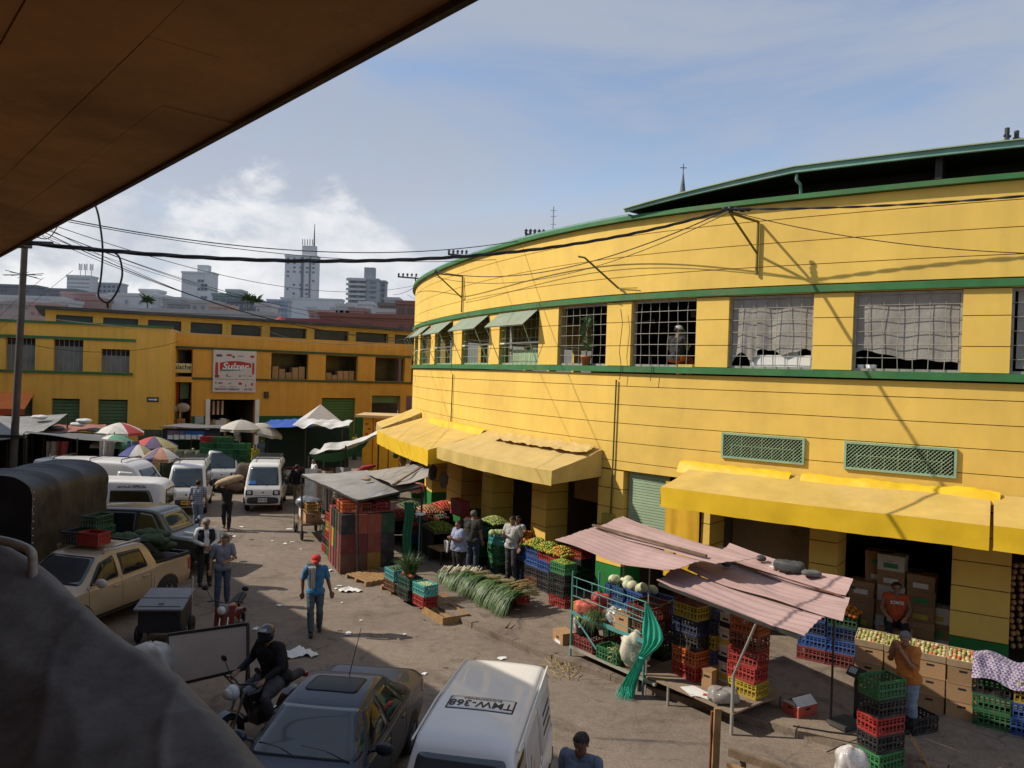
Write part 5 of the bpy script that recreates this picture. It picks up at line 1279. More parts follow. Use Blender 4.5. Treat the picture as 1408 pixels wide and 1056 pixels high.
# white minibus with blue lower half, seen from its rear side
st = [(-2.0,.5,1.02,1.7,.70,.58),(-1.92,.34,1.05,1.82,.82,.64),(-1.6,.3,1.05,1.93,.84,.68),(0,.3,1.05,1.97,.84,.69),(1.2,.3,1.05,1.93,.84,.68),(1.6,.3,1.02,1.5,.84,.7),(2.0,.32,.98,1.1,.82,.68),(2.2,.4,.8,.86,.72,.55)]
g_ = D(221,690,25.6)
c = Car('minibus','white minibus with dark blue lower half and red tail light by the tarp truck','minibus',(g_.x - 2.0,26.0,0),HD(-.985,-.17),st,van_white,50,36); c.zs = .32; T = c.T
blue_d = mat('dark blue band',(0.02,0.022,0.075),.35,.1,3,coat=.4)
for ax in 'LR':
	c.decal(ax,[(-1.75,1.14),(-.35,1.14),(-.35,1.66),(-1.55,1.66)],'side_window',mat('brown tinted glass',(.045,.033,.015),.08,.3,1.5,coat=.6),r=.07); c.decal(ax,[(-.25,1.14),(1.45,1.14),(1.1,1.66),(-.25,1.66)],'side_window',glass,r=.07)
	c.decal(ax,[(-1.9,.42),(1.9,.42),(1.9,.98),(-1.85,.98)],'lower_band',blue_d,off=.003,r=.05)
	c.decal(ax,[(-1.95,.78),(-1.80,.78),(-1.84,1.28),(-1.93,1.28)],'tail_light',lamp_r,off=.01,r=.03)
c.decal('B',[(-.55,1.12),(.55,1.12),(.5,1.66),(-.5,1.66)],'rear_window',glass,r=.06)
c.wheel(1.4,.76,.31,.2); c.wheel(-1.25,.76,.31,.2)
text_mesh('SERVICIO ESPECIAL',.13,T.matrix_basis @ Matrix.Translation((-1.0,.705,1.77)) @ Matrix.Rotation(R(180),4,'Z') @ Matrix.Rotation(R(68),4,'X'),blk_t,c.body,'lettering',0,.8,.003)

# long white panel van behind it
st = [(-2.4,.45,1.1,1.95,.78,.70),(-2.3,.34,1.1,2.1,.88,.76),(0,.3,1.1,2.14,.90,.78),(1.0,.3,1.1,2.12,.90,.78),(1.45,.3,1.1,1.95,.90,.76),(1.8,.32,1.08,1.5,.88,.74),(2.15,.35,1.0,1.08,.86,.7),(2.4,.42,.82,.88,.76,.58)]
g_ = D(219,690,29.2)
c = Car('panel_van','long white panel van with roof bars behind the minibus at the left','van',(g_.x - 2.35,29.8,0),HD(.99,-.05),st,van_white,50,36); c.zs = .34; T = c.T
for ax in 'LR': c.decal(ax,[(.95,1.15),(1.75,1.15),(1.5,1.75),(.95,1.78)],'side_window',van_white if ax == 'R' else glass,r=.05); c.decal(ax,[(-2.2,1.2),(.7,1.2),(.7,1.24),(-2.2,1.24)],'side_seam',mat('door seam',(0.06,.06,.06),.8),off=.003,r=0,rings=2)
c.decal('F',[(-.62,1.12),(.62,1.12),(.54,1.82),(-.54,1.82)],'windscreen',glass_b,r=.06)
c.wheel(1.5,.82,.32,.2); c.wheel(-1.4,.82,.32,.2)
for x in (-1.6,-.2,1.0): mb = MB(); mb.tube([(x,-.7,2.1),(x,-.65,2.2),(x,.65,2.2),(x,.7,2.1)],.02,6); mb.build('roof_bar',steel_dk,T,False)

# tarp covered truck
tarp_blk = mat('black truck tarp',(0.028,0.027,0.026),.55,.35,1.2,.5,dirt=(.09,.065,.035,.45),bscale=7)
c1 = D(45,700,18.3); c2 = D(147.5,700,21.7); c1.z = c2.z = 0
td = (c2 - c1).normalized(); tn = V((-td.y,td.x,0)); tn = tn if tn.x < 0 else -tn; TL = (c2 - c1).length; TWD = 2.2; zt = 3.08
tk = thing('truck','truck with a black ribbed tarpaulin over its box at the left edge','truck',(c1 + td * TL / 2 + tn * TWD / 2))
def arch(v):   # profile across the box: near side (0) to far side (1)
	if v < .3: return (0,.95 + (zt - .55 - .95) * v / .3)
	if v > .7: return (TWD,.95 + (zt - .55 - .95) * (1 - v) / .3)
	a = math.pi * (1 - (v - .3) / .4); return (TWD / 2 + TWD / 2 * math.copysign(abs(math.cos(a)) ** .75,math.cos(a)),zt - .55 + .55 * math.sin(a) ** .8)
def tarpf(u,v):
	a,z = arch(v); bow = abs(math.sin(u * math.pi * 3)); sink = .07 * bow
	c_ = V((TWD / 2,1.9)); p = V((a,z)); d = p - c_; p = c_ + d * (1 - sink / max(.5,d.length))
	w_ = .035 * nz((u * 6,v * 8,4)) + .02 * nz((u * 20,v * 20,1))
	q = c1 + td * (TL * u) + tn * (p.x + w_) + V((0,0,p.y + w_)); return q
mb = MB(); mb.grid(tarpf,60,70); mb.build('tarpaulin',tarp_blk,tk)
mb = MB()
def endf(u,v):
	a,z = arch(v); c_ = V((TWD / 2,1.6)); p = c_ + (V((a,z)) - c_) * u
	return c1 + tn * p.x + V((0,0,p.y)) - td * (.02 + .16 * abs(nz((p.x * 1.8,p.y * 1.2,7))) * (1 - u))
mb.grid(endf,12,60); mb.build('rear_flap',mat('black flap',(.012,.012,.012),.7,.4,2,.4),tk)
mb = MB()
for k in range(11): z = 1.0 + k * .17; mb.sphere(c1 + tn * -.01 + V((0,0,z)) - td * .0,(.022,.022,.022),8,6)
mb.build('eyelets',mat('brass eyelet',(.5,.42,.25),.4,.1,5,metal=.6),tk)
mb = MB(); M_ = frame(c1 + V((0,0,0)),td);
def tb(x0,x1,y0,y1,z0,z1,mi=0):
	vs = [c1 + td * x + tn * y + V((0,0,z)) for z in (z0,z1) for x,y in ((x0,y0),(x1,y0),(x1,y1),(x0,y1))]
	mb.add(vs,[(3,2,1,0),(4,5,6,7),(0,1,5,4),(1,2,6,5),(2,3,7,6),(3,0,4,7)],mi)
tb(-.05,TL + .1,.02,TWD - .02,.75,.96); mb.build('cargo_bed',steel_dk,tk)
mb = MB(); tb(TL + .2,TL + 1.7,.1,TWD - .1,.5,1.9); mb.build('cab',carpaint('grey cab paint',(.1,.1,.1)),tk) if False else None
for x in (.7,TL - .2 + 1.0):
	for y in (.15,TWD - .15):
		mb = MB(); q = c1 + td * x + tn * y + V((0,0,.42)); T_ = Matrix.Translation(q) @ Matrix(((tn.x,0,0,0),(tn.y,0,0,0),(0,0,0,0),(0,0,0,1)))
		Mx = Matrix((td,V((0,0,1)),tn)).transposed().to_4x4(); Mx.translation = q
		mb.lathe([(.2,-.12),(.40,-.12),(.42,-.06),(.42,.06),(.40,.12),(.2,.12),(.18,0),(.2,-.12)],22,0,Mx); mb.build('wheel',black,tk)

# grey tarp in the foreground: canvas hood over a parked lorry right below the viewpoint
tarp_g = mat('grey dusty tarpaulin',(0.125,0.115,0.105),.75,.34,2.4,.8,dirt=(.05,.048,.05,.6),bscale=5)
ft = thing('tarp_canopy','big grey dusty tarpaulin canopy hood bulging across the bottom left corner','tarpaulin',(-4.6,6.2,0))
cont = [(-330,640,8.8),(-180,690,8.6),(-60,722,8.3),(0,752,8.1),(40,779,7.9),(75,815,7.6),(108,849,7.3),(150,879,7.0),(200,911,6.6),(245,955,6.2),(285,1000,5.85),(320,1040,5.5),(352,1075,5.2),(400,1140,4.8),(440,1220,4.4)]
edge = [D(*q) for q in cont]; ne = len(edge) - 1
wdir = V((-ed.y,ed.x,0)); wdir = wdir if wdir.x < 0 else -wdir      # towards our own wall
def tf(u,v):
	e = crom(edge,u * ne)
	# v<0.25: falls away on the street side, afterwards runs back towards the wall
	if v < .3:
		t = 1 - v / .3; p = e - wdir * (.55 * math.sin(t * 1.45)) - V((0,0,1.5 * (1 - math.cos(t * 1.45))))
	else:
		t = (v - .3) / .7; p = e + wdir * (2.6 * t) - V((0,0,.85 * t + 1.5 * max(0,t - .30 - .08 * math.sin(u * 9)) ** 1.2))
	s_ = u * 9
	q_ = u * 6 + 1.1 * v + .5 * nz((u * 3,v * 2,4)); cr_ = 1 - abs(2 * (q_ - math.floor(q_)) - 1); q2 = u * 3.1 - 2.3 * v + .6 * nz((u * 2,v * 3,9)); c2_ = 1 - abs(2 * (q2 - math.floor(q2)) - 1)
	fold = .045 * cr_ ** 9 * (.3 + nz((u * 5,v * 2,1))) + .06 * c2_ ** 11 * (.4 + nz((u * 2,v * 5,6))) + .03 * nz((u * 4,v * 3,3)) + .016 * nz((u * 9,v * 12,6)) + .010 * math.sin(v * 60 + 6 * nz((u * 3,v * 2,8))) * max(0,nz((u * 3,v * 2,5))) + .006 * nz((u * 45,v * 20,5))
	ridge = .03 * max(0,1 - abs((u * 1.0 + v * .35) - .80) * 14) + .03 * max(0,1 - abs((u * .8 - v * .5) - .22) * 16)
	return p + V((0,0,fold + ridge)) * min(1,max(.15,v * 3))
mb = MB(); mb.grid(tf,170,90); mb.build('tarpaulin',tarp_g,ft)
mb = MB(); a,b = D(-60,738,8.0),D(30,748,8.0)
mb.tube([crom([D(-80,732,8.0),D(0,743,7.9),D(32,752,7.85),D(43,760,7.8),D(45,772,7.8),D(45,800,7.8)],i / 6) for i in range(31)],.045,10); mb.build('frame_tube',mat('worn grey tube',(.28,.27,.25),.5,.3,4,metal=.3),ft)
for u in (.35,.72):
	e = crom(edge,u * ne); q = e + wdir * 1.0
	mb = MB(); mb.tube([V((q.x,q.y,0)),V((q.x,q.y,e.z - .5))],.05,8); mb.build('post',steel_dk,ft)

# ---------------------------------------------------------------- motorbikes
def motorbike(label,loc,rz,paint,scooter=False,fairing=None,group='motorbikes'):
	T = thing('scooter' if scooter else 'motorbike',label,'motorbike',loc,rz,None)
	r = .27 if scooter else .30
	for x in (.66,-.62):
		mb = MB(); Mx = Matrix.Translation((x,0,r)) @ Matrix.Rotation(R(90),4,'X')
		mb.lathe([(r * .72,-.045),(r * .93,-.05),(r,-.02),(r,.02),(r * .93,.05),(r * .72,.045),(r * .70,0),(r * .72,-.045)],28,0,Mx); wo = mb.build('wheel',black,T,False)
		mb = MB(); mb.lathe([(0,-.05),(.05,-.05),(.05,.05),(0,.05)],12,0,Mx)
		for k in range(6): a = k * math.pi / 3; mb.bar((x,0,r),(x + r * .72 * math.cos(a),0,r + r * .72 * math.sin(a)),.02,.03)
		mb.build('rim',rim_m,wo,False)
		mb = MB(); mb.grid(lambda u,v: V((x + (r + .04) * math.cos(math.pi * (.1 + .75 * u)),-.07 + .14 * v,r + (r + .04) * math.sin(math.pi * (.1 + .75 * u)))),14,3); mb.build('mudguard',paint,T,False)
	mb = MB()
	for y in (-.08,.08): mb.tube([(.66,y,r),(.42,y,.88)],.022,8)
	mb.build('fork',chrome,T,False)
	mb = MB(); mb.tube([(.40,-.36,1.0),(.42,-.2,1.03),(.46,0,.98),(.42,.2,1.03),(.40,.36,1.0)],.016,8); mb.build('handlebar',steel_dk,T,False)
	for sg in (1,-1):
		mb = MB(); mb.tube([(.42,sg * .25,1.02),(.45,sg * .36,1.24)],.008,5); mb.sphere((.45,sg * .40,1.29),(.02,.075,.05),10,8); mb.build('mirror',black_gl,T,False)
	mb = MB(); mb.sphere((.58,0,.90),(.10,.12,.12),14,10); mb.build('headlamp_fairing',fairing or paint,T,False)
	mb = MB(); mb.sphere((.66,0,.90),(.065,.09,.085),12,8); mb.build('headlight',lamp_w,T,False)
	mb = MB(); mb.sphere((.14,0,.78),(.30,.15,.14),16,10); mb.build('fuel_tank',paint,T,False)
	mb = MB()
	mb.grid(lambda u,v: V((-.12 - .62 * u,(.14 - .03 * u) * math.cos(v * 2 * math.pi),.78 + .05 * u + .055 * math.sin(v * 2 * math.pi))),10,14); mb.build('seat',black,T,False)
	mb = MB(); mb.sphere((.05,0,.45),(.22,.15,.17),12,8); mb.bx(-.1,.2,-.12,.12,.3,.5); mb.build('engine',mat('engine grey',(.1,.1,.1),.5,.3,6,metal=.5),T,False)
	mb = MB(); mb.tube([(.42,0,.85),(.1,0,.62),(-.3,0,.70),(-.75,0,.78)],.03,8); mb.tube([(.3,0,.75),(.2,0,.35),(-.2,0,.3),(-.62,.1,r)],.025,8); mb.tube([(-.2,0,.3),(-.62,-.1,r)],.025,8); mb.build('bike_frame',steel_dk,T,False)
	mb = MB(); mb.tube([(.15,-.14,.35),(-.2,-.17,.27),(-.8,-.2,.40)],[.02,.03,.04],8); mb.build('exhaust',chrome,T,False)
	mb = MB(); mb.box((-.8,0,.78),(.06,.14,.07)); mb.build('tail_light',lamp_r,T,False)
	if scooter:
		mb = MB(); mb.grid(lambda u,v: V((.52 - .10 * v + .06 * math.sin(u * math.pi),-.20 + .40 * u,.32 + .62 * v)),10,8); mb.build('leg_shield',paint,T,False)
	mb = MB(); mb.tube([(0,.05,.25),(.02,.25,0)],.015,6); mb.build('side_stand',steel_dk,T,False)
	return T
bike_red = carpaint('dark red bike paint',(.16,.015,.012)); bike_blk = carpaint('black bike paint',(.015,.015,.018))
sp_ = D(306,845,15.8); BIKE2 = motorbike('dark red scooter with two round mirrors facing the camera behind the white board',(sp_.x,16.3,0),HD(.05,-1),bike_red,True,mat('grey cowl',(.12,.13,.14),.4,.1,4))
BKP = V((-3.72,12.2,0)); BKH = HD(-.56,-.83)
BIKE1 = motorbike('black motorbike with a white headlamp cowl under the rider in black',BKP,BKH,bike_blk,False,mat('white cowl',(.62,.64,.68),.4,.1,4))
import numpy as np
# ================================================================ people
hair_m = mat('dark hair',(0.014,0.011,0.009),.6,.4,40,.3)
grey_hair = mat('grey hair',(0.13,0.125,0.12),.6,.3,40,.3)
skin_m = mat('brown skin',(0.29,0.155,0.095),.55,.12,8)
skin_d = mat('dark brown skin',(0.17,0.085,0.052),.55,.12,8)
eye_m = mat('eye dark',(0.02,0.015,0.012),.3,.1,8); lip_m = mat('lip',(0.22,0.085,0.07),.5,.1,8)
shoe_m = mat('dark shoes',(0.025,0.022,0.02),.6,.3,10)
CLO = {}
def cloth(nm,c,pat=None):
	return mat('cloth ' + nm,c,.85,.22,7,.35,bscale=30)
def plaid(nm,c1,c2,sx=14):
	key = 'cloth ' + nm
	if key in MATS: return MATS[key]
	m = mat(key,c1,.85,.2,7); N = m.node_tree.nodes; L = m.node_tree.links
	tc = N.new('ShaderNodeTexCoord'); out = None
	for ax in 'XZ':
		wv = N.new('ShaderNodeTexWave'); wv.bands_direction = ax; wv.inputs['Scale'].default_value = sx / 6.3 * 2; L.new(tc.outputs['Object'],wv.inputs['Vector'])
		mr = N.new('ShaderNodeMapRange'); mr.inputs['From Min'].default_value = .55; mr.inputs['From Max'].default_value = .75; mr.inputs['To Max'].default_value = .6; L.new(wv.outputs['Fac'],mr.inputs['Value'])
		mx = N.new('ShaderNodeMix'); mx.data_type = 'RGBA'; L.new(mr.outputs['Result'],mx.inputs['Factor'])
		if out is None: src = N['Principled BSDF'].inputs['Base Color'].links[0].from_socket; L.new(src,mx.inputs['A'])
		else: L.new(out,mx.inputs['A'])
		mx.inputs['B'].default_value = (*c2,1); out = mx.outputs['Result']
	L.new(out,N['Principled BSDF'].inputs['Base Color']); return m

def person(label,loc,rz,top,legs,pose=None,H=1.70,sleeve='short',hat=None,hatm=None,hair=None,skin=None,build_=1.0,shoes=None,near=False,vest=None,extra=None,lean=0.0,female=False,group=None,headturn=(0,0),parts=None,hairlong=False,fist=False,hidden_legs=False):
	"""figure faces local +Y; joints in metres for a 1.70 m body"""
	P = thing('person',label,'person',loc,rz,group)
	sk = skin or skin_m; k = H / 1.70; b = build_
	J = dict(hip=(0,0,.93),waist=(0,.0,1.08),chest=(0,.0,1.28),neck=(0,-.01,1.46),head=(0,.02,1.585),
			 sl=(-.185,0,1.41),sr=(.185,0,1.41),el=(-.235,-.03,1.13),er=(.235,-.03,1.13),wl=(-.245,.06,.89),wr=(.245,.06,.89),
			 hl=(-.09,0,.90),hr=(.09,0,.90),kl=(-.105,.02,.49),kr=(.105,.02,.49),al=(-.115,-.02,.085),ar=(.115,-.02,.085))
	if female: J['sl'] = (-.165,0,1.40); J['sr'] = (.165,0,1.40)
	J.update(pose or {}); J = {q: V(v) for q,v in J.items()}
	if lean:
		M_ = Matrix.Translation(J['hip']) @ Matrix.Rotation(-lean,4,'X') @ Matrix.Translation(-J['hip'])
		for q in ('waist','chest','neck','head','sl','sr'): J[q] = M_ @ J[q]
		if not pose or 'el' not in pose:
			for q in ('el','wl'): J[q] = M_ @ J[q]
		if not pose or 'er' not in pose:
			for q in ('er','wr'): J[q] = M_ @ J[q]
	CH = []          # capsules: name, p0, r0, p1, r1
	def cap(n,p0,r0,p1,r1): CH.append((n,V(p0),r0,V(p1),r1))
	ux = (J['sr'] - J['sl']).normalized(); hx = (J['hr'] - J['hl']).normalized()
	up = (J['neck'] - J['hip']).normalized(); fw = up.cross(ux).normalized()
	cap('torso',J['hip'] - hx * .075 * b + V((0,0,-.02)),.112 * b,J['hip'] + hx * .075 * b + V((0,0,-.02)),.112 * b)
	cap('torso',J['hip'] + up * .03,.125 * b,J['waist'],.118 * b)
	cap('torso',J['waist'] - ux * .045 * b,.112 * b,J['chest'] - ux * .065 * b,.118 * b); cap('torso',J['waist'] + ux * .045 * b,.112 * b,J['chest'] + ux * .065 * b,.118 * b)
	if b > 1.1: cap('torso',J['waist'] + fw * .06 - up * .04,.12 * b,J['waist'] + fw * .05 + up * .06,.11 * b)
	if female: cap('torso',J['chest'] - ux * .075 + fw * .07,.075,J['chest'] + ux * .075 + fw * .07,.075)
	cap('torso',J['chest'] - ux * .06 * b + up * .03,.11 * b,J['sl'] * .8 + J['neck'] * .2 - up * .03,.07 * b); cap('torso',J['chest'] + ux * .06 * b + up * .03,.11 * b,J['sr'] * .8 + J['neck'] * .2 - up * .03,.07 * b)
	cap('torso',J['neck'] - up * .05,.062,J['sl'] + ux * .02,.058 * b); cap('torso',J['neck'] - up * .05,.062,J['sr'] - ux * .02,.058 * b)
	hd = J['head']; hdir = Matrix.Rotation(headturn[0],3,'Z') @ Matrix.Rotation(headturn[1],3,'X')
	hf,hu_,hr_ = hdir @ V((0,1,0)),hdir @ V((0,0,1)),hdir @ V((1,0,0))
	cap('neck',J['neck'] - up * .04,.06,hd - hu_ * .06 - hf * .012,.055)
	hp = lambda x,y,z: hd + hr_ * x + hf * y + hu_ * z
	cap('head',hp(0,-.028,.035),.083,hp(0,.012,.04),.078); cap('head',hp(0,.02,.0),.070,hp(0,.035,-.065),.047); cap('head',hp(0,.055,-.075),.030,hp(0,.062,-.078),.028)
	cap('head',hp(0,.083,.022),.011,hp(0,.105,-.012),.017)
	cap('head',hp(-.03,.078,.038),.016,hp(.03,.078,.038),.016)
	for s_ in (1,-1): cap('head',hp(s_ * .076,-.012,.02),.014,hp(s_ * .080,-.018,-.02),.012)
	for s_,a in ((-1,'l'),(1,'r')):
		S_,E_,W_ = J['s' + a],J['e' + a],J['w' + a]
		cap('uarm' + a,S_,.058 * b,S_ + (E_ - S_) * .5,.050 * b); cap('uarm' + a,S_ + (E_ - S_) * .5,.050 * b,E_,.040)
		cap('farm' + a,E_,.041,E_ + (W_ - E_) * .35,.041); cap('farm' + a,E_ + (W_ - E_) * .35,.041,W_,.027)
		d = (W_ - E_).normalized(); side = d.cross(fw if abs(d.dot(fw)) < .9 else V((0,0,1))).normalized()
		pn = d.cross(side).normalized()
		if J.get('palm' + a) is not None: pass
		hw = .034
		for q in (-1,0,1): cap('hand' + a,W_ + side * hw * q * .4 + d * .01,.020,W_ + d * .075 + side * hw * q,.016)
		cu = 1.0 if fist else .45
		for q,l in ((-1.35,.055),(-.45,.072),(.45,.078),(1.35,.068)):
			p = W_ + d * .078 + side * hw * .8 * q; d1 = (d + pn * .25 * cu).normalized(); d2 = (d + pn * 1.1 * cu).normalized(); d3 = (d * .7 + pn * 1.6 * cu).normalized()
			p1 = p + d1 * l * .5; p2 = p1 + d2 * l * .35; p3 = p2 + d3 * l * .25
			cap('hand' + a,p,.0105,p1,.010); cap('hand' + a,p1,.010,p2,.009); cap('hand' + a,p2,.009,p3,.008)
		tb_ = W_ + d * .025 + side * s_ * hw * 1.0; t1 = tb_ + (d + side * s_ * .9).normalized() * .035; t2 = t1 + (d + pn * .4).normalized() * .03
		cap('hand' + a,W_ + d * .015,.018,tb_,.015); cap('hand' + a,tb_,.014,t1,.012); cap('hand' + a,t1,.012,t2,.010)
		Hh,Kn,An = J['h' + a],J['k' + a],J['a' + a]
		cap('thigh' + a,Hh + V((0,0,-.01)),.098 * b,Hh + (Kn - Hh) * .5,.082 * b); cap('thigh' + a,Hh + (Kn - Hh) * .5,.082 * b,Kn,.058)
		cap('shin' + a,Kn,.058,Kn + (An - Kn) * .35,.056); cap('shin' + a,Kn + (An - Kn) * .35,.056,An,.040)
		tz = J.get('t' + a); ff = (tz - An) if tz is not None else V((0,.165,-.045))
		cap('foot' + a,An - ff.normalized() * .05 + V((0,0,-.035)),.042,An + ff * .55 + V((0,0,-.02)),.043); cap('foot' + a,An + ff * .55 + V((0,0,-.02)),.043,An + ff + V((0,0,.0)),.033)
	mb = MB()
	for n,p0,r0,p1,r1 in CH:
		nn = 14 if r0 > .03 else 8
		d = p1 - p0; L_ = d.length
		q = (d if L_ > 1e-6 else V((0,0,1))).to_track_quat('Z','Y').to_matrix().to_4x4(); T = Matrix.Translation(p0) @ q
		pr = [(r0 * math.sin(t),-r0 * math.cos(t)) for t in [R(1 + 89 * i / 4) for i in range(5)]] + [(r1 * math.cos(t),L_ + r1 * math.sin(t)) for t in [R(89 * i / 4) for i in range(5)]]
		o = len(mb.v); mb.lathe(pr,nn,0,T); m_ = len(pr)
		mb.f.append(tuple(o + j for j in range(nn))[::-1]); mb.m.append(0); mb.s.append(True); mb.f.append(tuple(o + (m_ - 1) * nn + j for j in range(nn))); mb.m.append(0); mb.s.append(True)
	me = bpy.data.meshes.new('tmp'); me.from_pydata([tuple(V(p) * k) for p in mb.v],[],mb.f); ob = bpy.data.objects.new('tmp',me); COL.objects.link(ob)
	vs_ = .0085 if near else .0125
	md = ob.modifiers.new('r','REMESH'); md.mode = 'VOXEL'; md.voxel_size = vs_; md.use_smooth_shade = True
	ms = ob.modifiers.new('s','SMOOTH'); ms.factor = .5; ms.iterations = 3
	dg = bpy.context.evaluated_depsgraph_get(); bme = bpy.data.meshes.new_from_object(ob.evaluated_get(dg)); bpy.data.objects.remove(ob); bpy.data.meshes.remove(me)
	bme.name = 'body'
	vs = [v.co.copy() for v in bme.vertices]; ns = [v.normal.copy() for v in bme.vertices]; fs = [tuple(p.vertices) for p in bme.polygons]
	caps = [(n,p0 * k,r0 * k,(p1 - p0) * k,r1 * k,max(1e-9,((p1 - p0) * k).length_squared)) for n,p0,r0,p1,r1 in CH]
	A_ = np.array([tuple(p) for p in vs]); bestd = np.full(len(vs),9.0); besti = np.zeros(len(vs),int)
	for q,(n,p0,r0,d,r1,l2) in enumerate(caps):
		dv = A_ - np.array(p0); da = np.array(d); t = np.clip(dv @ da / l2,0,1)
		e = np.linalg.norm(dv - t[:,None] * da,axis=1) - (r0 + (r1 - r0) * t)
		w_ = e < bestd; bestd[w_] = e[w_]; besti[w_] = q
	tagv = [caps[q][0] for q in besti]
	armt = {}
	for a in 'lr':
		S_,E_,W_ = J['s' + a] * k,J['e' + a] * k,J['w' + a] * k; armt[a] = (S_,E_,W_)
	def seg_t(p,a,b_): d = b_ - a; return (p - a).dot(d) / d.length_squared
	hdk = hd * k
	def hl(p): q = (p - hdk) / k; return q.dot(hr_),q.dot(hf),q.dot(hu_)
	ey = [hp(s_ * .031,.088,.015) * k for s_ in (1,-1)]; mo = hp(0,.09,-.052) * k
	mi = []
	for f in fs:
		c = sum((vs[i] for i in f),V()) / len(f); t = tagv[f[0]]; m_ = 0
		if t == 'head':
			if min((c - e).length for e in ey) < .0125 * k: m_ = 1
			x,y,z = hl(c)
			if abs(x) < .026 and abs(z + .05) < .008 and y > .05: m_ = 2
		mi.append(m_)
	for mm in (sk,eye_m,lip_m): bme.materials.append(mm)
	bme.polygons.foreach_set('material_index',mi)
	bo = bpy.data.objects.new('body',bme); COL.objects.link(bo); bo.parent = P
	hipz = (J['hip'] * k); upk = up
	def shell(name,pred,off,m,wr=.006,seed=0.0,hem=None):
		pick = [f for f in fs if all(pred(vs[i],tagv[i]) for i in f)]
		if not pick: return None
		idx = {}; nv = []
		for f in pick:
			for i in f:
				if i not in idx:
					idx[i] = len(nv); p = vs[i]; o_ = off(p,tagv[i]) if callable(off) else off
					w_ = wr * (nz((p.x * 9 + seed,p.y * 9,p.z * 16),1) + .6 * nz((p.x * 22 + seed,p.y * 22,p.z * 30),1))
					nv.append(p + ns[i] * (o_ + w_))
		s_ = MB(); s_.add(nv,[tuple(idx[i] for i in f) for f in pick],0,True)
		return s_.build(name,m,P,False)
	def up_h(p): return (p - hipz).dot(upk)
	hem = -.07
	def in_torso(p,t): return t == 'torso' and up_h(p) > hem * k
	def arm_ok(p,t,lim_u,lim_f=0):
		for a in 'lr':
			if t == 'uarm' + a: return seg_t(p,armt[a][0],armt[a][1]) < lim_u
			if t == 'farm' + a: return seg_t(p,armt[a][1],armt[a][2]) < lim_f
		return False
	lim = {'short': (.78,0),'long': (9,.93),'none': (.12,0),'half': (9,.1)}[sleeve]
	def neckcut(p): d = p - J['neck'] * k; q = d.dot(upk); return q < .012 or (d - upk * q).length > .078
	if top is not None:
		shell('shirt',lambda p,t: (in_torso(p,t) and neckcut(p)) or (t and arm_ok(p,t,*lim)),lambda p,t: .014 + (.012 if up_h(p) < .03 and t == 'torso' else 0) + (.008 if t.startswith('uarm') and sleeve == 'short' else 0),top,.007,1.0)
	if vest is not None:
		shell('vest',lambda p,t: in_torso(p,t) and (p - J['neck'] * k).dot(upk) < -.02 and not (abs((p - J['chest'] * k).dot(ux)) < .06 and (p - J['chest'] * k).dot(fw) > .03),.032,vest,.006,4.0)
	if legs is not None:
		shell('trousers',lambda p,t: (t == 'torso' and up_h(p) < .05 * k) or (t and t[:5] in ('thigh','shinl','shinr')) ,lambda p,t: .010 + (.012 if t.startswith('shin') else 0),legs,.008,2.0)
	shell('shoes',lambda p,t: t and t.startswith('foot'),.006,shoes or shoe_m,.001,3.0)
	if hat != 'helmet':
		def hairp(p,t):
			if t not in ('head','neck'): return False
			x,y,z = hl(p)
			line = .055 + (.02 if y > .06 else 0) if y > .02 else (.02 if y > -.03 else (-.055 if not hairlong else -.14))
			return z > line - (0 if y > .02 else .0) and not (abs(x) > .07 and -.03 < y < .03 and z < .03)
		if hair is not False: shell('hair',hairp,.010 if not hairlong else .018,hair or hair_m,.005,6.0)
	if hat == 'cap':
		s_ = MB(); Mx = Matrix((hr_,hf,hu_)).transposed().to_4x4(); Mx.translation = hdk
		s_.lathe([(.102 * k,.045 * k),(.104 * k,.07 * k),(.098 * k,.10 * k),(.078 * k,.128 * k),(.04 * k,.143 * k),(0,.146 * k)],20,0,Mx)
		s_.grid(lambda u,v: Mx @ V(((u - .5) * .15 * k * (1 - .3 * v * v),(.088 + .085 * v * (1 - (2 * u - 1) ** 2 * .45)) * k,(.058 - .022 * v - .02 * (2 * u - 1) ** 2) * k)),8,4)
		s_.build('cap',hatm,P,False)
	if hat == 'helmet':
		s_ = MB(); Mx = Matrix((hr_,hf,hu_)).transposed().to_4x4(); Mx.translation = hdk
		s_.sphere((0,-.005,.02),(.128,.148,.145),22,16,0,Mx); s_.build('helmet',hatm,P,False)
		s_ = MB(); s_.grid(lambda u,v: Mx @ V((.134 * math.sin((u - .5) * 2.3),-.005 + .156 * math.cos((u - .5) * 2.3),.075 - .11 * v)),14,4); s_.build('visor',mat('smoked visor',(.02,.02,.025),.08,.1,3,coat=.5),P,False)
		s_ = MB(); s_.grid(lambda u,v: Mx @ V((.125 * math.sin((u - .5) * 1.5),-.005 + (.15 - .03 * v) * math.cos((u - .5) * 1.2),.10 + .045 * v)),8,3); s_.build('helmet_stripe',mat('pale helmet mark',(.6,.6,.6),.3),P,False)
	P['_J'] = 0; del P['_J']
	return P,{q: P.matrix_basis @ (v * k) for q,v in J.items()}
def face(dx,dy): return math.atan2(dy,dx) - math.pi / 2
WALK = dict(kl=(-.10,.12,.50),al=(-.10,.20,.10),tl=(-.10,.36,.075),kr=(.10,.02,.50),ar=(.10,-.30,.13),tr=(.10,-.17,.04),el=(-.25,-.10,1.14),wl=(-.25,-.08,.89),er=(.25,.0,1.14),wr=(.25,.16,.93))
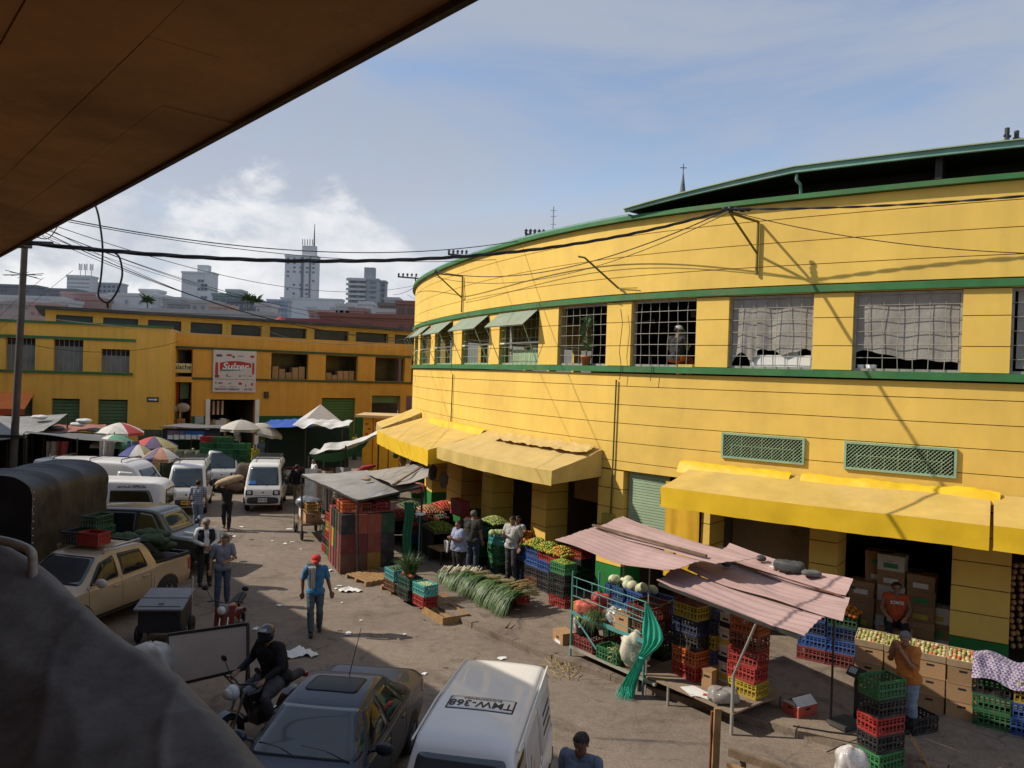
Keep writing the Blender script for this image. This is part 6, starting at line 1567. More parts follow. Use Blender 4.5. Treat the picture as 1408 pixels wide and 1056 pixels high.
denim = cloth('blue denim',(0.10,0.15,0.23)); denim_d = cloth('dark denim',(0.035,0.05,0.075)); blk_c = cloth('black',(0.012,0.012,0.013)); navy_c = cloth('navy',(0.02,0.028,0.06)); grey_c = cloth('grey',(0.33,0.33,0.32)); white_c = cloth('white',(0.62,0.62,0.60))
# man in the red cap with towel
g_ = G(432,870)
PP,J_ = person('man walking in a red cap, blue shirt and jeans with a cloth over his shoulder',g_,face(.30,-.95),cloth('bright blue shirt',(0.045,0.17,0.33)),cloth('faded dirty jeans',(0.07,0.095,0.105)),dict(kl=(-.10,.10,.50),al=(-.11,-.12,.10),tl=(-.12,.03,.05),kr=(.10,.14,.50),ar=(.09,.22,.09),tr=(.09,.38,.05),el=(-.27,-.06,1.13),wl=(-.33,.04,.90),er=(.27,-.10,1.14),wr=(.27,-.06,.89)),1.70,'short','cap',cloth('red cap',(0.52,0.04,0.035)),skin=skin_d,near=True,headturn=(-.35,-.15))
rag = cloth('beige rag',(0.50,0.43,0.34))
m = MB(); I_ = PP.matrix_basis.inverted()
def rg(u,v):
	w_ = (v - .5) * .22 * (1 - .25 * u); t = u
	if t < .3: p = V((.10 + w_ * .8,-.12 + .30 * t / .3,1.34 + .15 * math.sin(t / .3 * math.pi * .55)))
	else: p = V((.09 + w_ * .75,.175 + .015 * math.sin(v * 14),1.46 - (t - .3) * .62))
	return p + V((0,.018 * math.sin(v * 19 + 3 * u),.0))
m.grid(rg,24,14); m.build('shoulder_cloth',rag,PP,False)
m = MB(); m.grid(lambda u,v: V((-.11 + .30 * u,-.105 - .04 * math.sin(u * 3.1) + .02 * math.sin(v * 9),1.50 - .14 * v)),12,6); m.build('neck_cloth',rag,PP,False)
# porter with a sack on his shoulders
g_ = G(311,728)
PP,J_ = person('man in black walking with arms raised holding a load on his shoulders',g_,face(.25,-.97),blk_c,blk_c,dict(WALK,el=(-.38,.04,1.50),wl=(-.20,.05,1.70),er=(.38,.04,1.50),wr=(.22,.04,1.68)),1.68,'short',skin=skin_d)
c_ = V(g_) + V((.05,.05,1.73)); m = MB(); Mx = TM(c_,R(10)) @ Matrix.Rotation(R(-16),4,'Y')
m.sphere((0,0,0),(.52,.19,.15),18,10,0,Mx); m.v = [tuple(V(p) + V((0,0,.02 * nz(p,8)))) for p in m.v]; m.single('sack',cloth('straw sack',(0.42,0.31,0.19)),'straw coloured sack carried across the shoulders of the man in black','sack')
m = MB(); m.sphere(c_ + V((.18,.0,-.19)),(.36,.2,.15),14,8); m.single('sack',cloth('brown sack',(0.17,0.11,0.07)),'brown sack under the straw one on the shoulders of the man in black','sack')
# plaid shirt man from behind
g_ = G(271,729)
person('man seen from behind in a blue checked shirt and jeans near the vans',g_,face(-.1,1),plaid('blue check',(0.14,0.18,0.25),(0.34,0.36,0.40)),cloth('light jeans',(0.15,0.20,0.28)),dict(WALK,el=(-.27,-.06,1.13),wl=(-.31,.03,.90)),1.76,'short',skin=skin_m)
# vest man
g_ = G(273,806)
person('heavy man in white shirt and black vest beside the tail of the beige pickup',(g_.x + .12,g_.y + .1,0),face(.45,-.85),white_c,cloth('dark grey trousers',(0.03,.03,.032)),dict(er=(.27,.06,1.16),wr=(.05,.28,1.06),el=(-.28,.02,1.15),wl=(-.08,.27,1.02)),1.76,'long',vest=cloth('black vest',(0.012,.012,.018)),build_=1.18,hair=grey_hair,near=True,headturn=(.3,-.25),lean=.06)
g_ = G(305,831)
person('man in a grey T-shirt and jeans right of the heavy man in a vest',g_,face(.35,-.9),cloth('grey blue shirt',(0.20,0.21,0.25)),cloth('jeans mid',(0.06,.085,.14)),dict(er=(.27,-.02,1.13),wr=(.28,.06,.88),el=(-.27,.04,1.14),wl=(-.10,.24,1.10)),1.70,'short',near=True,headturn=(.1,-.3))
# rider
PP,J_ = person('motorcyclist in black jacket and dark helmet sitting on the black motorbike',(BKP.x,BKP.y,-.03),BKH - math.pi / 2,cloth('black jacket',(0.010,.010,.011)),cloth('grey rider trousers',(0.085,.09,.10)),
	dict(hip=(0,-.22,.90),waist=(0,-.19,1.05),chest=(0,-.12,1.25),neck=(0,-.07,1.43),head=(0,-.02,1.56),sl=(-.20,-.10,1.38),sr=(.20,-.10,1.38),el=(-.32,-.02,1.14),er=(.32,-.02,1.14),wl=(-.29,.24,1.03),wr=(.29,.24,1.03),hl=(-.10,-.2,.88),hr=(.10,-.2,.88),kl=(-.25,.18,.74),kr=(.25,.18,.74),al=(-.24,.02,.33),ar=(.24,.02,.33)),1.80,'long','helmet',mat('dark helmet shell',(0.02,0.024,0.035),.2,.1,3,coat=.6),near=True,build_=1.35,fist=True,headturn=(.25,-.1))
# woman in lilac and man behind her
g_ = G(629,797,.12)
person('woman with short dark hair in a lilac blouse and black trousers by the leeks',g_,face(-.8,-.6),cloth('lilac blouse',(0.26,0.29,0.42)),blk_c,dict(el=(-.21,.05,1.16),wl=(-.06,.26,1.22),er=(.21,.08,1.15),wr=(.02,.28,1.24)),1.62,'short',female=True,build_=1.38,near=True,hairlong=True)
m = MB(); q = G(614,760,.9); m.grid(lambda u,v: V((q.x + .16 * (u - .5) * (1 - .6 * v),q.y - .05 + .05 * math.sin(u * 6),1.25 - .32 * v)),6,8); m.single('white_bag',white_c,'white bag held out in front of the woman in lilac','bag')
g_ = G(648,792,.12)
person('man in a dark T-shirt standing with his back turned behind the woman in lilac',(g_.x,g_.y + .35,.12),face(.4,.9),cloth('charcoal shirt',(0.03,.03,.028)),denim_d,dict(el=(-.25,.04,1.15),wl=(-.17,.22,1.0)),1.78,'short',build_=1.25,hair=grey_hair)
g_ = G(703,797,.12)
person('young man in a pale grey T-shirt leaning on crates looking at his phone',g_,face(-.55,-.85),cloth('pale grey shirt',(0.42,0.42,0.40)),cloth('dark torn jeans',(0.045,.045,.05)),dict(er=(.25,.06,1.14),wr=(.10,.28,1.28),el=(-.27,-.04,1.13),wl=(-.26,.06,.90),al=(-.16,.05,.085),kl=(-.12,.08,.49)),1.76,'short',near=True,build_=1.12,headturn=(.1,-.35))
q = G(694,733,1.45);
g_ = G(727,770,.12)
person('person in a blue checked long sleeved shirt half hidden behind a yellow pier',(cpos(s_at(727,710) ,.35).x,cpos(s_at(727,710),.35).y,.12),face(-.6,-.8),plaid('pale blue check',(0.20,0.27,0.38),(0.45,.47,.5)),denim_d,None,1.68,'long')
# shop men on the right
sp_ = cpos(s_at(1228,830) ,-.35)
PP,J_ = person('man in an orange sleeveless vest sitting among cartons in the dark shop',(sp_.x,sp_.y,.50),face(-.35,-.93),cloth('orange vest',(0.50,0.085,0.02)),blk_c,dict(hip=(0,0,.62),waist=(0,.02,.77),chest=(0,.04,.97),neck=(0,.05,1.15),head=(0,.08,1.275),sl=(-.185,.04,1.10),sr=(.185,.04,1.10),el=(-.26,.02,.84),er=(.26,.02,.84),wl=(-.16,.24,.74),wr=(.16,.24,.74),hl=(-.10,.02,.60),hr=(.10,.02,.60),kl=(-.15,.42,.60),kr=(.15,.42,.60),al=(-.14,.44,.19),ar=(.14,.44,.19)),1.70,'none',near=True)
tx = text_mesh('SOMOS',.09,PP.matrix_basis @ Matrix.Translation((0,.215,1.02)) @ Matrix.Rotation(R(180),4,'Z') @ Matrix.Rotation(R(90),4,'X'),paper,PP,'shirt_lettering',0,.8,.003)
m = MB(); m.box((sp_.x,sp_.y - .02,.56),(.5,.4,.84),0,R(20)); m.single('carton',carton,'tall carton used as a seat by the man in the orange vest','carton')
g_ = G(1246,1004,.12)
PP,J_ = person('grey haired man in an orange T-shirt and jeans holding his hand to his face',g_,face(-.85,-.45),cloth('orange T-shirt',(0.46,0.155,0.03)),cloth('light blue jeans',(0.19,.26,.34)),dict(er=(.27,.10,1.16),wr=(.10,.26,1.42),el=(-.22,.20,1.17),wl=(-.02,.25,1.40)),1.66,'short',build_=1.12,hair=grey_hair,near=True,lean=.16,headturn=(.15,-.30))
q = cpos(s_at(1300,860) + .42,-.95)
person('person in a white shirt mostly hidden behind the wide pier at right',(q.x - .05,q.y,.12),face(-.5,-.8),white_c,denim_d,None,1.70,'short')
# head at the bottom
g_ = D(800,1008,9.05)
person('short haired man in a blue shirt, head and shoulders at the bottom edge',(g_.x,g_.y,g_.z - 1.74),face(-.45,-.85),cloth('steel blue shirt',(0.12,0.155,0.22)),denim_d,None,1.74,'short',skin=skin_d,near=True,headturn=(-.1,-.3))
# man at the upper window
sw = wins[6][0] + (wins[6][1] - wins[6][0]) * .62; q = cpos(sw,-.32)
PP,J_ = person('man in a white cap sitting with his back to a barred upper window',(q.x,q.y,5.52),face(.65,.75),cloth('dark grey T-shirt',(0.035,.033,.033)),cloth('orange shorts',(0.60,0.13,0.01)),dict(hip=(0,0,.80),waist=(0,.02,.95),chest=(0,.05,1.14),neck=(0,.06,1.31),head=(0,.09,1.435),sl=(-.19,.05,1.26),sr=(.19,.05,1.26),el=(-.25,.10,1.0),er=(.25,.10,1.0),wl=(-.16,.32,.95),wr=(.16,.32,1.05),hl=(-.1,0,.79),hr=(.1,0,.79),kl=(-.15,.42,.78),kr=(.15,.42,.78),al=(-.14,.45,.38),ar=(.14,.45,.38)),1.70,'short','cap',cloth('white cap',(0.6,.6,.58)),headturn=(-.6,-.1))
# people far down the street
FARP = [
 (407,693,'man in a black jacket and beige trousers walking away along the grey roofed stall',face(0,1),cloth('black jacket',(0.010,.010,.011)),cloth('beige trousers',(0.30,.24,.17)),WALK,'long',None,None),
 (386,648,'person in dark clothes with a white cap crossing the far end of the street',face(-.9,-.2),cloth('dark red shirt',(.08,.02,.02)),blk_c,WALK,'long','cap',cloth('white cap',(0.6,.6,.58))),
 (349,655,'person in a yellow shirt behind the middle microvan',face(.3,-.9),cloth('lemon shirt',(0.55,.50,.03)),denim_d,None,'short',None,None),
 (446,634,'person with a white cap and dark red shirt by the far stalls',face(-.5,-.8),cloth('dark red shirt',(.08,.02,.02)),blk_c,None,'short','cap',cloth('white cap',(0.6,.6,.58))),
 (487,632,'person in a yellow shirt near the yellow kiosk',face(.8,-.4),cloth('lemon shirt',(0.55,.50,.03)),denim_d,None,'short',None,None),
 (264,664,'person in a black jacket with a white cap behind the parked microvans',face(.3,-.9),blk_c,denim_d,None,'long','cap',cloth('white cap',(0.6,.6,.58))),
 (359,645,'person in a grey blue overall under the grey parasol',face(.1,-1),cloth('grey blue overall',(.10,.14,.19)),cloth('grey blue overall',(.10,.14,.19)),None,'long',None,None),
 (431,682,'vendor in a white shirt standing behind the grey roofed stall',face(-.8,-.5),white_c,cloth('beige trousers',(0.30,.24,.17)),None,'short',None,None),
]
for px,py,lab,rz,tp,lg,ps,sl_,ht,hm in FARP:
	g_ = G(px,py); person(lab,g_,rz,tp,lg,ps,1.68,sl_,ht,hm,skin=skin_m)
for px,k in ((332,0),(337,1)):
	t = W2.t(px); q = W2.p(t,-.7 - .3 * k,.3 if k == 0 else .1); person(['person in a grey T-shirt serving inside the doorway under the square sign','person in white behind the grey shirted one inside the doorway under the square sign'][k],q,face(-.9,.3),grey_c if k == 0 else white_c,blk_c,None,1.7 if k == 0 else 1.5,'short')
for px,k in ((526,0),(533,1)):
	t = W2.t(px); q = W2.p(t,-.5,.4 - .2 * k); person(['person in a yellow shirt in the dark far shop right of the tent','person in grey in the dark far shop right of the tent'][k],q,face(0,-1),[cloth('lemon shirt',(0.55,.50,.03)),grey_c][k],blk_c,None,1.7,'short')
# ================================================================ crates, produce, stalls
CC = {'red': (0.33,0.028,0.024),'green': (0.03,0.145,0.05),'dark green': (0.015,0.075,0.035),'blue': (0.03,0.08,0.26),'dark blue': (0.015,0.03,0.09),'black': (0.02,0.02,0.022),'yellow': (0.42,0.30,0.03),'orange': (0.42,0.10,0.025),'maroon': (0.16,0.03,0.028),'brown': (0.13,0.055,0.03),'teal': (0.06,0.28,0.27),'mustard': (0.36,0.2,0.03),'pink': (0.26,0.07,0.075),'rust': (0.25,0.06,0.035)}
def crm(c): return mat('plastic ' + c,CC[c],.6,.25,5,rand=.28,dirt=(.12,.10,.08,.6))
CL_,CW_,CH_ = .54,.37,.275
def crate_mesh(mb,L_=CL_,W_=CW_,H_=CH_,closed=False,M=None):
	a,b = L_ / 2,W_ / 2; t = .014
	mb.bx(-a,a,-b,b,0.012,.024,0,M)
	def side(ax,s_,n):
		l = a if ax == 'x' else b
		def q(u0,u1,z0,z1,th=t):
			if ax == 'x': mb.bx(u0,u1,s_ * b - th / 2,s_ * b + th / 2,z0,z1,0,M)
			else: mb.bx(s_ * a - th / 2,s_ * a + th / 2,u0,u1,z0,z1,0,M)
		q(-l - .01,l + .01,H_ - .04,H_,.028); q(-l,l,0,.04,.02); q(-l,l,H_ * .47,H_ * .47 + .03,.018)
		for k in range(n + 1):
			u = -l + 2 * l * k / n; q(u - .011,u + .011,.041,H_ * .47 - .001,.019); q(u - .011,u + .011,H_ * .47 + .031,H_ - .041,.019)
		if closed: q(-l + .012,l - .012,.041,H_ - .041,.006)
		else:
			for z in (H_ * .24,H_ * .73): q(-l + .012,l - .012,z - .006,z + .006,.010)
	for s_ in (1,-1): side('x',s_,7); side('y',s_,5)
_cm = {}
def crate_obj(color,closed=False):
	k = (color,closed)
	if k not in _cm:
		mb = MB(); crate_mesh(mb,closed=closed); me = bpy.data.meshes.new('plastic_crate'); me.from_pydata(mb.v,[],mb.f); me.materials.append(crm(color)); _cm[k] = me
	return _cm[k]
def crate(p,rz,color,label,closed=False,group=None,tilt=None):
	o = bpy.data.objects.new('plastic_crate',crate_obj(color,closed)); COL.objects.link(o); o.location = p
	o.rotation_euler = (tilt or (0,0,0)) if tilt else (0,0,rz)
	if tilt: o.rotation_euler = tilt
	return tag(o,label,'crate',group)
POS = {1: ['the only one'],2: ['bottom','top'],3: ['bottom','middle','top'],4: ['bottom','second','third','top'],5: ['bottom','second','third','fourth','top'],6: ['bottom','second','third','fourth','fifth','top']}
def stack(p,rz,cols,where,z0=None,jit=.02,closed=False):
	p = V(p); z = p.z if z0 is None else z0
	for k,c in enumerate(cols):
		crate((p.x + rnd.uniform(-jit,jit),p.y + rnd.uniform(-jit,jit),z),rz + rnd.uniform(-.05,.05),c,('%s crate, %s in stack %s' % (c,POS[len(cols)][k],where)) if len(cols) > 1 else '%s crate %s' % (c,where),closed,'crates stacked ' + where.split(' by ')[0][:40])
		z += CH_ * .985
	return z
_ico = None
def ico():
	global _ico
	if _ico is None:
		bm = bmesh.new(); bmesh.ops.create_icosphere(bm,subdivisions=2,radius=1); bm.verts.ensure_lookup_table(); _ico = ([v.co.copy() for v in bm.verts],[tuple(v.index for v in f.verts) for f in bm.faces]); bm.free()
	return _ico
def heap(p,rz,L_,W_,hgt,r,cols,label,cat='fruit',name='fruit_heap',n=None,squash=1.0,kind='stuff'):
	"""produce piled on a crate, each fruit its own little sphere; nobody could count them"""
	vs0,fs0 = ico(); mb = MB(); T = TM(p,rz); mats_ = [mat('produce %s %d' % (label[:20],i),c,.45,.25,14,rand=0) for i,c in enumerate(cols)]
	st = r * 1.75; nx = max(2,int(L_ / st)); ny = max(2,int(W_ / st))
	for layer in range(3):
		for i in range(nx):
			for j in range(ny):
				u = (i + .5) / nx * 2 - 1 + rnd.uniform(-.3,.3) / nx; v = (j + .5) / ny * 2 - 1 + rnd.uniform(-.3,.3) / ny
				h = hgt * max(0,(1 - abs(u) ** 2.2)) * max(0,(1 - abs(v) ** 2.2)); z = h - layer * r * 1.3
				if layer and z < 0: continue
				rr = r * rnd.uniform(.85,1.12); c = T @ V((u * L_ / 2,v * W_ / 2,z)); mi = rnd.randrange(len(cols))
				q = rnd.uniform(.9,1.12)
				mb.add([c + V((a.x * rr * q,a.y * rr / q,a.z * rr * squash)) for a in vs0],fs0,mi,True)
		if layer == 1: break
	return mb.single(name,mats_,label,cat,None,kind)
LIME = [(.22,.30,.03),(.34,.36,.04),(.12,.22,.02)]; ORANGE = [(.50,.17,.015),(.55,.24,.02),(.42,.12,.01)]; TOM = [(.42,.03,.015),(.5,.06,.02)]; YEL = [(.45,.36,.03),(.30,.34,.03),(.5,.30,.03)]; AVO = [(.03,.07,.02),(.06,.10,.03)]; CAB = [(.42,.50,.22),(.50,.55,.32)]; APP = [(.50,.42,.20),(.30,.30,.08),(.46,.14,.05)]; ONI = [(.32,.12,.05),(.40,.2,.09)]
def carton_box(p,rz,sz,label,m=None,lid=False,printc=None,group=None,openflaps=False,name='carton'):
	T = thing(name,label,'carton',p,rz,group); M = None
	a,b,h = sz[0] / 2,sz[1] / 2,sz[2]; mb = MB()
	mb.bx(-a,a,-b,b,0,h); mb.build('box',m or carton,T,False)
	mb = MB(); mb.bx(-a - .006,a + .006,-b - .006,b + .006,h - .11 if lid else h - .02,h + .004); mb.build('lid',m or carton,T,False)
	mb = MB(); mb.bx(-.06,.06,-b - .003,-b + .01,h * .62,h * .62 + .035); mb.bx(-a - .003,-a + .01,-.05,.05,h * .62,h * .62 + .035); mb.build('hand_hole',blk_t,T,False)
	if printc:
		mb = MB(); mb.bx(-a * .55,a * .55,-b - .0045,-b - .001,h * .18,h * .5); mb.build('printed_panel',printc,T,False)
	return T
def strands(mb,base,n,L_,spread,w_,dirv,droop,mi=0,seg=6,vary=.35):
	for k in range(n):
		o = V(base) + V((rnd.uniform(-1,1),rnd.uniform(-1,1),rnd.uniform(-.6,.6))) * spread
		d = (V(dirv) + V((rnd.uniform(-1,1),rnd.uniform(-1,1),rnd.uniform(-.5,.9))) * vary).normalized(); l = L_ * rnd.uniform(.7,1.15); pts = []; v = d.copy()
		p = o.copy()
		for i in range(seg + 1):
			pts.append(p.copy()); p += v * (l / seg); v = (v + V((0,0,-droop / seg))).normalized()
		s_ = d.cross(V((0,0,1)));  s_ = s_.normalized() if s_.length > .01 else V((1,0,0))
		vs = [];
		for i,q in enumerate(pts):
			ww = w_ * (1 - (i / seg) ** 2 * .85); vs += [q - s_ * ww,q + s_ * ww + V((0,0,ww * .5))]
		mb.add(vs,[(2 * i,2 * i + 1,2 * i + 3,2 * i + 2) for i in range(seg)],mi if rnd.random() < .65 else (mi + 1),True)
leek = [mat('leek leaf',(0.06,0.115,0.035),.5,.4,12),mat('leek leaf pale',(0.11,0.165,0.05),.5,.4,12),mat('leek stem',(0.52,0.46,0.24),.6,.25,14),mat('dry leaf',(0.40,.30,.13),.8,.3,10)]

def post(mb,a,b,r=.03): mb.tube([a,b],r,8)
# ---------------------------------------------------------------- pink roofed stall at right
A_ = G(784,910); B_ = V((3.77,12.8,0)); su = (B_ - A_).normalized(); sn = V((-su.y,su.x,0)); sn = sn if sn.x > 0 else -sn
SX = lambda u,v,z: A_ + su * u + sn * v + V((0,0,z))
SL_ = (B_ - A_).length; SRZ = math.atan2(su.y,su.x)
pst = thing('market_stall','stall with dusty pink corrugated roof and a low counter beside the pavement','market stall',SX(SL_ / 2,.8,0),SRZ)
pink = mat('dusty pink sheet',(0.41,0.275,0.255),.7,.14,1.2,dirt=(.29,.19,.175,.6),streak=.1)
rust = mat('rusty edge',(0.16,0.07,0.045),.8,.3,6)
def corr(P00,P10,P01,P11,nu=10,ribs=9,amp=.0035,warp=.07,seed=0.0):
	"""corrugated sheet: u along the front, v from front to back; ribs along u"""
	P00,P10,P01,P11 = map(V,(P00,P10,P01,P11))
	def fn(u,v):
		p = (P00 * (1 - u) + P10 * u) * (1 - v) + (P01 * (1 - u) + P11 * u) * v
		edge = .05 * nz((u * 7 + seed,0,1)) * (v < .02 or v > .98)
		return p + V((0,0,amp * math.sin(v * ribs * 2 * math.pi) + warp * nz((u * 2.4 + seed,v * 2.1,seed)) - .05 * math.sin(u * math.pi) * 1.0))
	mb = MB(); mb.slab(fn,26,ribs * 8,.008); return mb
LVL = lambda px,py,z: G(px,py,z)
# right, lower sheets
f0,f1 = LVL(903,797,2.28),LVL(1106,874,2.10); k0,k1 = LVL(985,748,2.66),LVL(1181,805,2.56)
def lerp(a,b,t): return V(a) * (1 - t) + V(b) * t
corr(f0,f1,lerp(f0,k0,.34),lerp(f1,k1,.36),ribs=5,amp=.009,seed=1).build('roof_sheet',pink,pst)
up_ = V((0,0,.035))
corr(lerp(f0,k0,.31) + up_ + su * .25,lerp(f1,k1,.34) + up_ + su * .30,lerp(f0,k0,.70) + up_,lerp(f1,k1,.70) + up_ + su * .1,ribs=6,seed=2).build('roof_sheet',pink,pst)
corr(lerp(f0,k0,.67) + up_ * 2 + su * .4,lerp(f1,k1,.68) + up_ * 2 + su * .05,k0 + up_ * 2 + su * .3,k1 + up_ * 2 - su * .1,ribs=5,seed=3).build('roof_sheet',pink,pst)
# left, upper sheets
h0,h1 = LVL(763,742,2.56),LVL(912,786,2.50); i0,i1 = LVL(856,712,2.86),LVL(1010,762,2.80)
corr(h0,h1,lerp(h0,i0,.58),lerp(h1,i1,.58),ribs=7,seed=4,warp=.06).build('roof_sheet',pink,pst)
corr(lerp(h0,i0,.54) + up_ + su * .15,lerp(h1,i1,.54) + up_ + su * .3,i0 + up_,i1 + up_ + su * .5,ribs=5,seed=5,warp=.06).build('roof_sheet',pink,pst)
mb = MB(); mb.bar(lerp(h0,i0,.52) + up_ * 1.9 + su * .05,lerp(h1,i1,.60) + up_ * 2.6,.05,.04); mb.build('batten',wood_dk,pst)
mb = MB(); mb.bar(lerp(f0,k0,.64) + up_ * 2.2 + su * .35,lerp(f1,k1,.66) + up_ * 2.5,.03,.02); mb.build('batten',rust,pst)
mb = MB()
q0 = SX(SL_ - .02,.03,0)
post(mb,q0,SX(SL_ - .02,.03,.98),.03); post(mb,SX(SL_ - .02,.03,.98),lerp(f0,f1,.72) + V((0,0,-.04)),.02); mb.build('post',steel_lt,pst)
mb = MB(); tq_ = lerp(k0,k1,.86) - V((0,0,.05)); post(mb,V((tq_.x,tq_.y,.1)),tq_,.02); mb.build('post',steel_dk,pst)
mb = MB(); post(mb,SX(1.9,1.3,0),lerp(i0,i1,.5) - V((0,0,.05)),.025); mb.build('post',steel_dk,pst)
mb = MB(); post(mb,SX(2.0,.05,0),SX(2.0,.05,2.45),.014); mb.build('post',steel_lt,pst)
mb = MB(); post(mb,SX(.1,1.3,0),lerp(i0,i1,.05) - V((0,0,.08)),.025); mb.build('post',steel_dk,pst)
mb = MB(); mb.bar(lerp(f0,f1,.02) - V((0,0,.06)),lerp(f0,f1,.98) - V((0,0,.06)),.04,.05); mb.bar(lerp(k0,k1,.02) - V((0,0,.05)),lerp(k0,k1,.98) - V((0,0,.05)),.04,.05); mb.build('roof_rail',steel_dk,pst)
# counter board
mb = MB()
vs = [SX(u,v,z) for z in (.345,.375) for u,v in ((1.75,0),(SL_ + .02,0),(SL_ + .02,1.5),(1.75,1.5))]; mb.add(vs,[(3,2,1,0),(4,5,6,7),(0,1,5,4),(1,2,6,5),(2,3,7,6),(3,0,4,7)])
mb.build('counter',mat('dusty plywood',(0.27,0.205,0.145),.85,.3,2,.2,dirt=(.13,.1,.07,.5)),pst)
for u,v in ((2.55,.03),(2.55,1.45),(SL_ - .05,1.45),(1.8,.05),(1.8,1.45)):
	mb = MB(); post(mb,SX(u,v,0),SX(u,v,.343),.025); mb.build('leg',steel_lt,pst)
# teal rack on its left end
tealp = mat('teal painted steel',(0.07,0.27,0.26),.5,.2,5,dirt=(.2,.12,.06,.35))
rk = thing('produce_rack','teal steel rack with rails and shelves at the left of the pink roofed stall','rack',SX(.9,.35,0),SRZ)
mb = MB()
post(mb,SX(0,0,0),SX(0,0,1.85),.022); mb.build('post',tealp,rk)
mb = MB(); post(mb,SX(2.0,-.02,0),SX(2.0,-.02,1.7),.022); mb.build('post',tealp,rk)
mb = MB(); post(mb,SX(0,.75,.0),SX(0,.75,1.75),.022); mb.build('post',tealp,rk)
mb = MB(); post(mb,SX(.02,0,1.0),SX(.95,0,.33),.018); mb.build('brace',tealp,rk)
mb = MB(); mb.bar(SX(0,0,1.02),SX(2.0,0,.98),.05,.07); mb.build('shelf_edge',tealp,rk)
mb = MB(); vs = [SX(u,v,z) for z in (.99,1.01) for u,v in ((.02,.03),(1.98,.03),(1.98,.75),(.02,.75))]; mb.add(vs,[(3,2,1,0),(4,5,6,7),(0,1,5,4),(1,2,6,5),(2,3,7,6),(3,0,4,7)]); mb.build('shelf',wood_dk,rk)
mb = MB(); mb.bar(SX(0,-.02,.32),SX(2.3,-.02,.30),.05,.05); mb.build('base_rail',steel_lt,rk)
mb = MB(); vs = [SX(u,v,z) for z in (.28,.31) for u,v in ((.02,.01),(2.1,.01),(2.1,.95),(.02,.95))]; mb.add(vs,[(3,2,1,0),(4,5,6,7),(0,1,5,4),(1,2,6,5),(2,3,7,6),(3,0,4,7)]); mb.build('base_shelf',wood_dk,rk)
for z in (1.36,1.56,1.74):
	mb = MB(); mb.tube([SX(0,.0,z),SX(2.0,0,z - .03)],.010,6); mb.build('rail',tealp,rk)
for k in range(9):
	u = 2.0 * (k + .5) / 9; z1 = [1.74,1.56,1.74,1.80,1.56,1.74,1.56,1.74,1.56][k]
	mb = MB(); mb.tube([SX(u,0.012,1.18 if k % 2 else 1.36),SX(u + (.05 if k == 5 else 0),.012,z1)],.008,5); mb.build('upright',tealp,rk)
for z in (1.15,1.45):
	mb = MB(); mb.tube([SX(1.0,.0,z),SX(2.0,0,z - .05)],.008,5); mb.build('rail',tealp,rk)
# goods on the rack
def blob(c,r,name,m,label,cat,amp=.03,fr=7,fold=0.0,seed=0.0,rz=0.0):
	mb = MB(); mb.sphere((0,0,0),(1,1,1),26,16); sq = .62 if name in ('sack','plastic_bag','bag','goods_heap','produce_heap','cloth_bundle') else 1
	mb.v = [tuple(math.copysign(abs(a) ** sq,a) * b * (.94 if sq < 1 else 1) for a,b in zip(p,r)) for p in mb.v]
	def dsp(p):
		p = V(p); d = p.normalized() if p.length > 0 else p
		return p + d * (amp * nz(p + V((seed,0,0)),fr) + fold * math.sin(math.atan2(p.y,p.x) * 9 + p.z * 14 + seed))
	T = TM(c,rz); mb.v = [tuple(T @ dsp(p)) for p in mb.v]
	return mb.single(name,m,label,cat)
redbag = mat('red translucent bag',(0.60,0.14,0.10),.4,.25,7,.3); clear = mat('clear plastic bag',(0.55,0.52,0.50),.2,.35,9,.5,spec=.7)
blob(SX(.33,.16,1.17),(.30,.17,.14),'plastic_bag',redbag,'big striped red plastic bag on the left end of the teal rack shelf','bag',.03,6,.02,1)
blob(SX(.40,.42,1.30),(.20,.16,.14),'plastic_bag',mat('deep red bag',(0.42,0.07,0.06),.4,.3,7,.3),'darker red plastic bag behind the striped one on the teal rack','bag',.03,7,.02,3)
blob(SX(1.0,.28,1.15),(.22,.17,.15),'plastic_bag',clear,'crumpled clear plastic bag in the middle of the teal rack shelf','bag',.05,9,.02,5)
blob(SX(1.18,.2,1.10),(.15,.12,.12),'plastic_bag',mat('pinkish bag',(.50,.32,.27),.4,.3,8,.3),'pinkish plastic bag beside the clear one on the teal rack','bag',.03,8,.01,9)
for k in range(3): blob(SX(1.25 + .12 * k,.38,1.16),(.07,.06,.06),'cabbage',mat('pale cabbage',CAB[0],.6,.3,10),['left','middle','right'][k] + ' small pale squash behind the open carton on the teal rack','vegetable',.01,9)
carton_box(SX(1.38,.13,1.012),SRZ,(.34,.26,.33),'open brown carton standing on the right half of the teal rack shelf')
crate(SX(1.78,.25,1.012),SRZ,'brown','brown crate at the right end of the teal rack shelf'); crate(SX(1.72,.28,1.29),SRZ,'maroon','maroon crate on top of the brown crate on the teal rack')
crate(SX(1.62,.62,1.012),SRZ,'maroon','maroon crate at the back of the teal rack shelf'); crate(SX(1.62,.62,1.285),SRZ,'brown','brown crate stacked at the back of the teal rack')
mb = MB(); strands(mb,SX(.66,.02,1.14),130,.42,.10,.006,(-.1,-.5,.25),2.6); mb.single('scallions',leek,'bunch of dark scallions drooping over the front of the teal rack shelf','scallions')
mb = MB(); strands(mb,SX(.30,.05,.97),30,.2,.06,.008,(.2,-.4,.1),2); mb.single('herb_bunch',leek,'small green herb bunch hanging under the teal rack shelf','herbs')
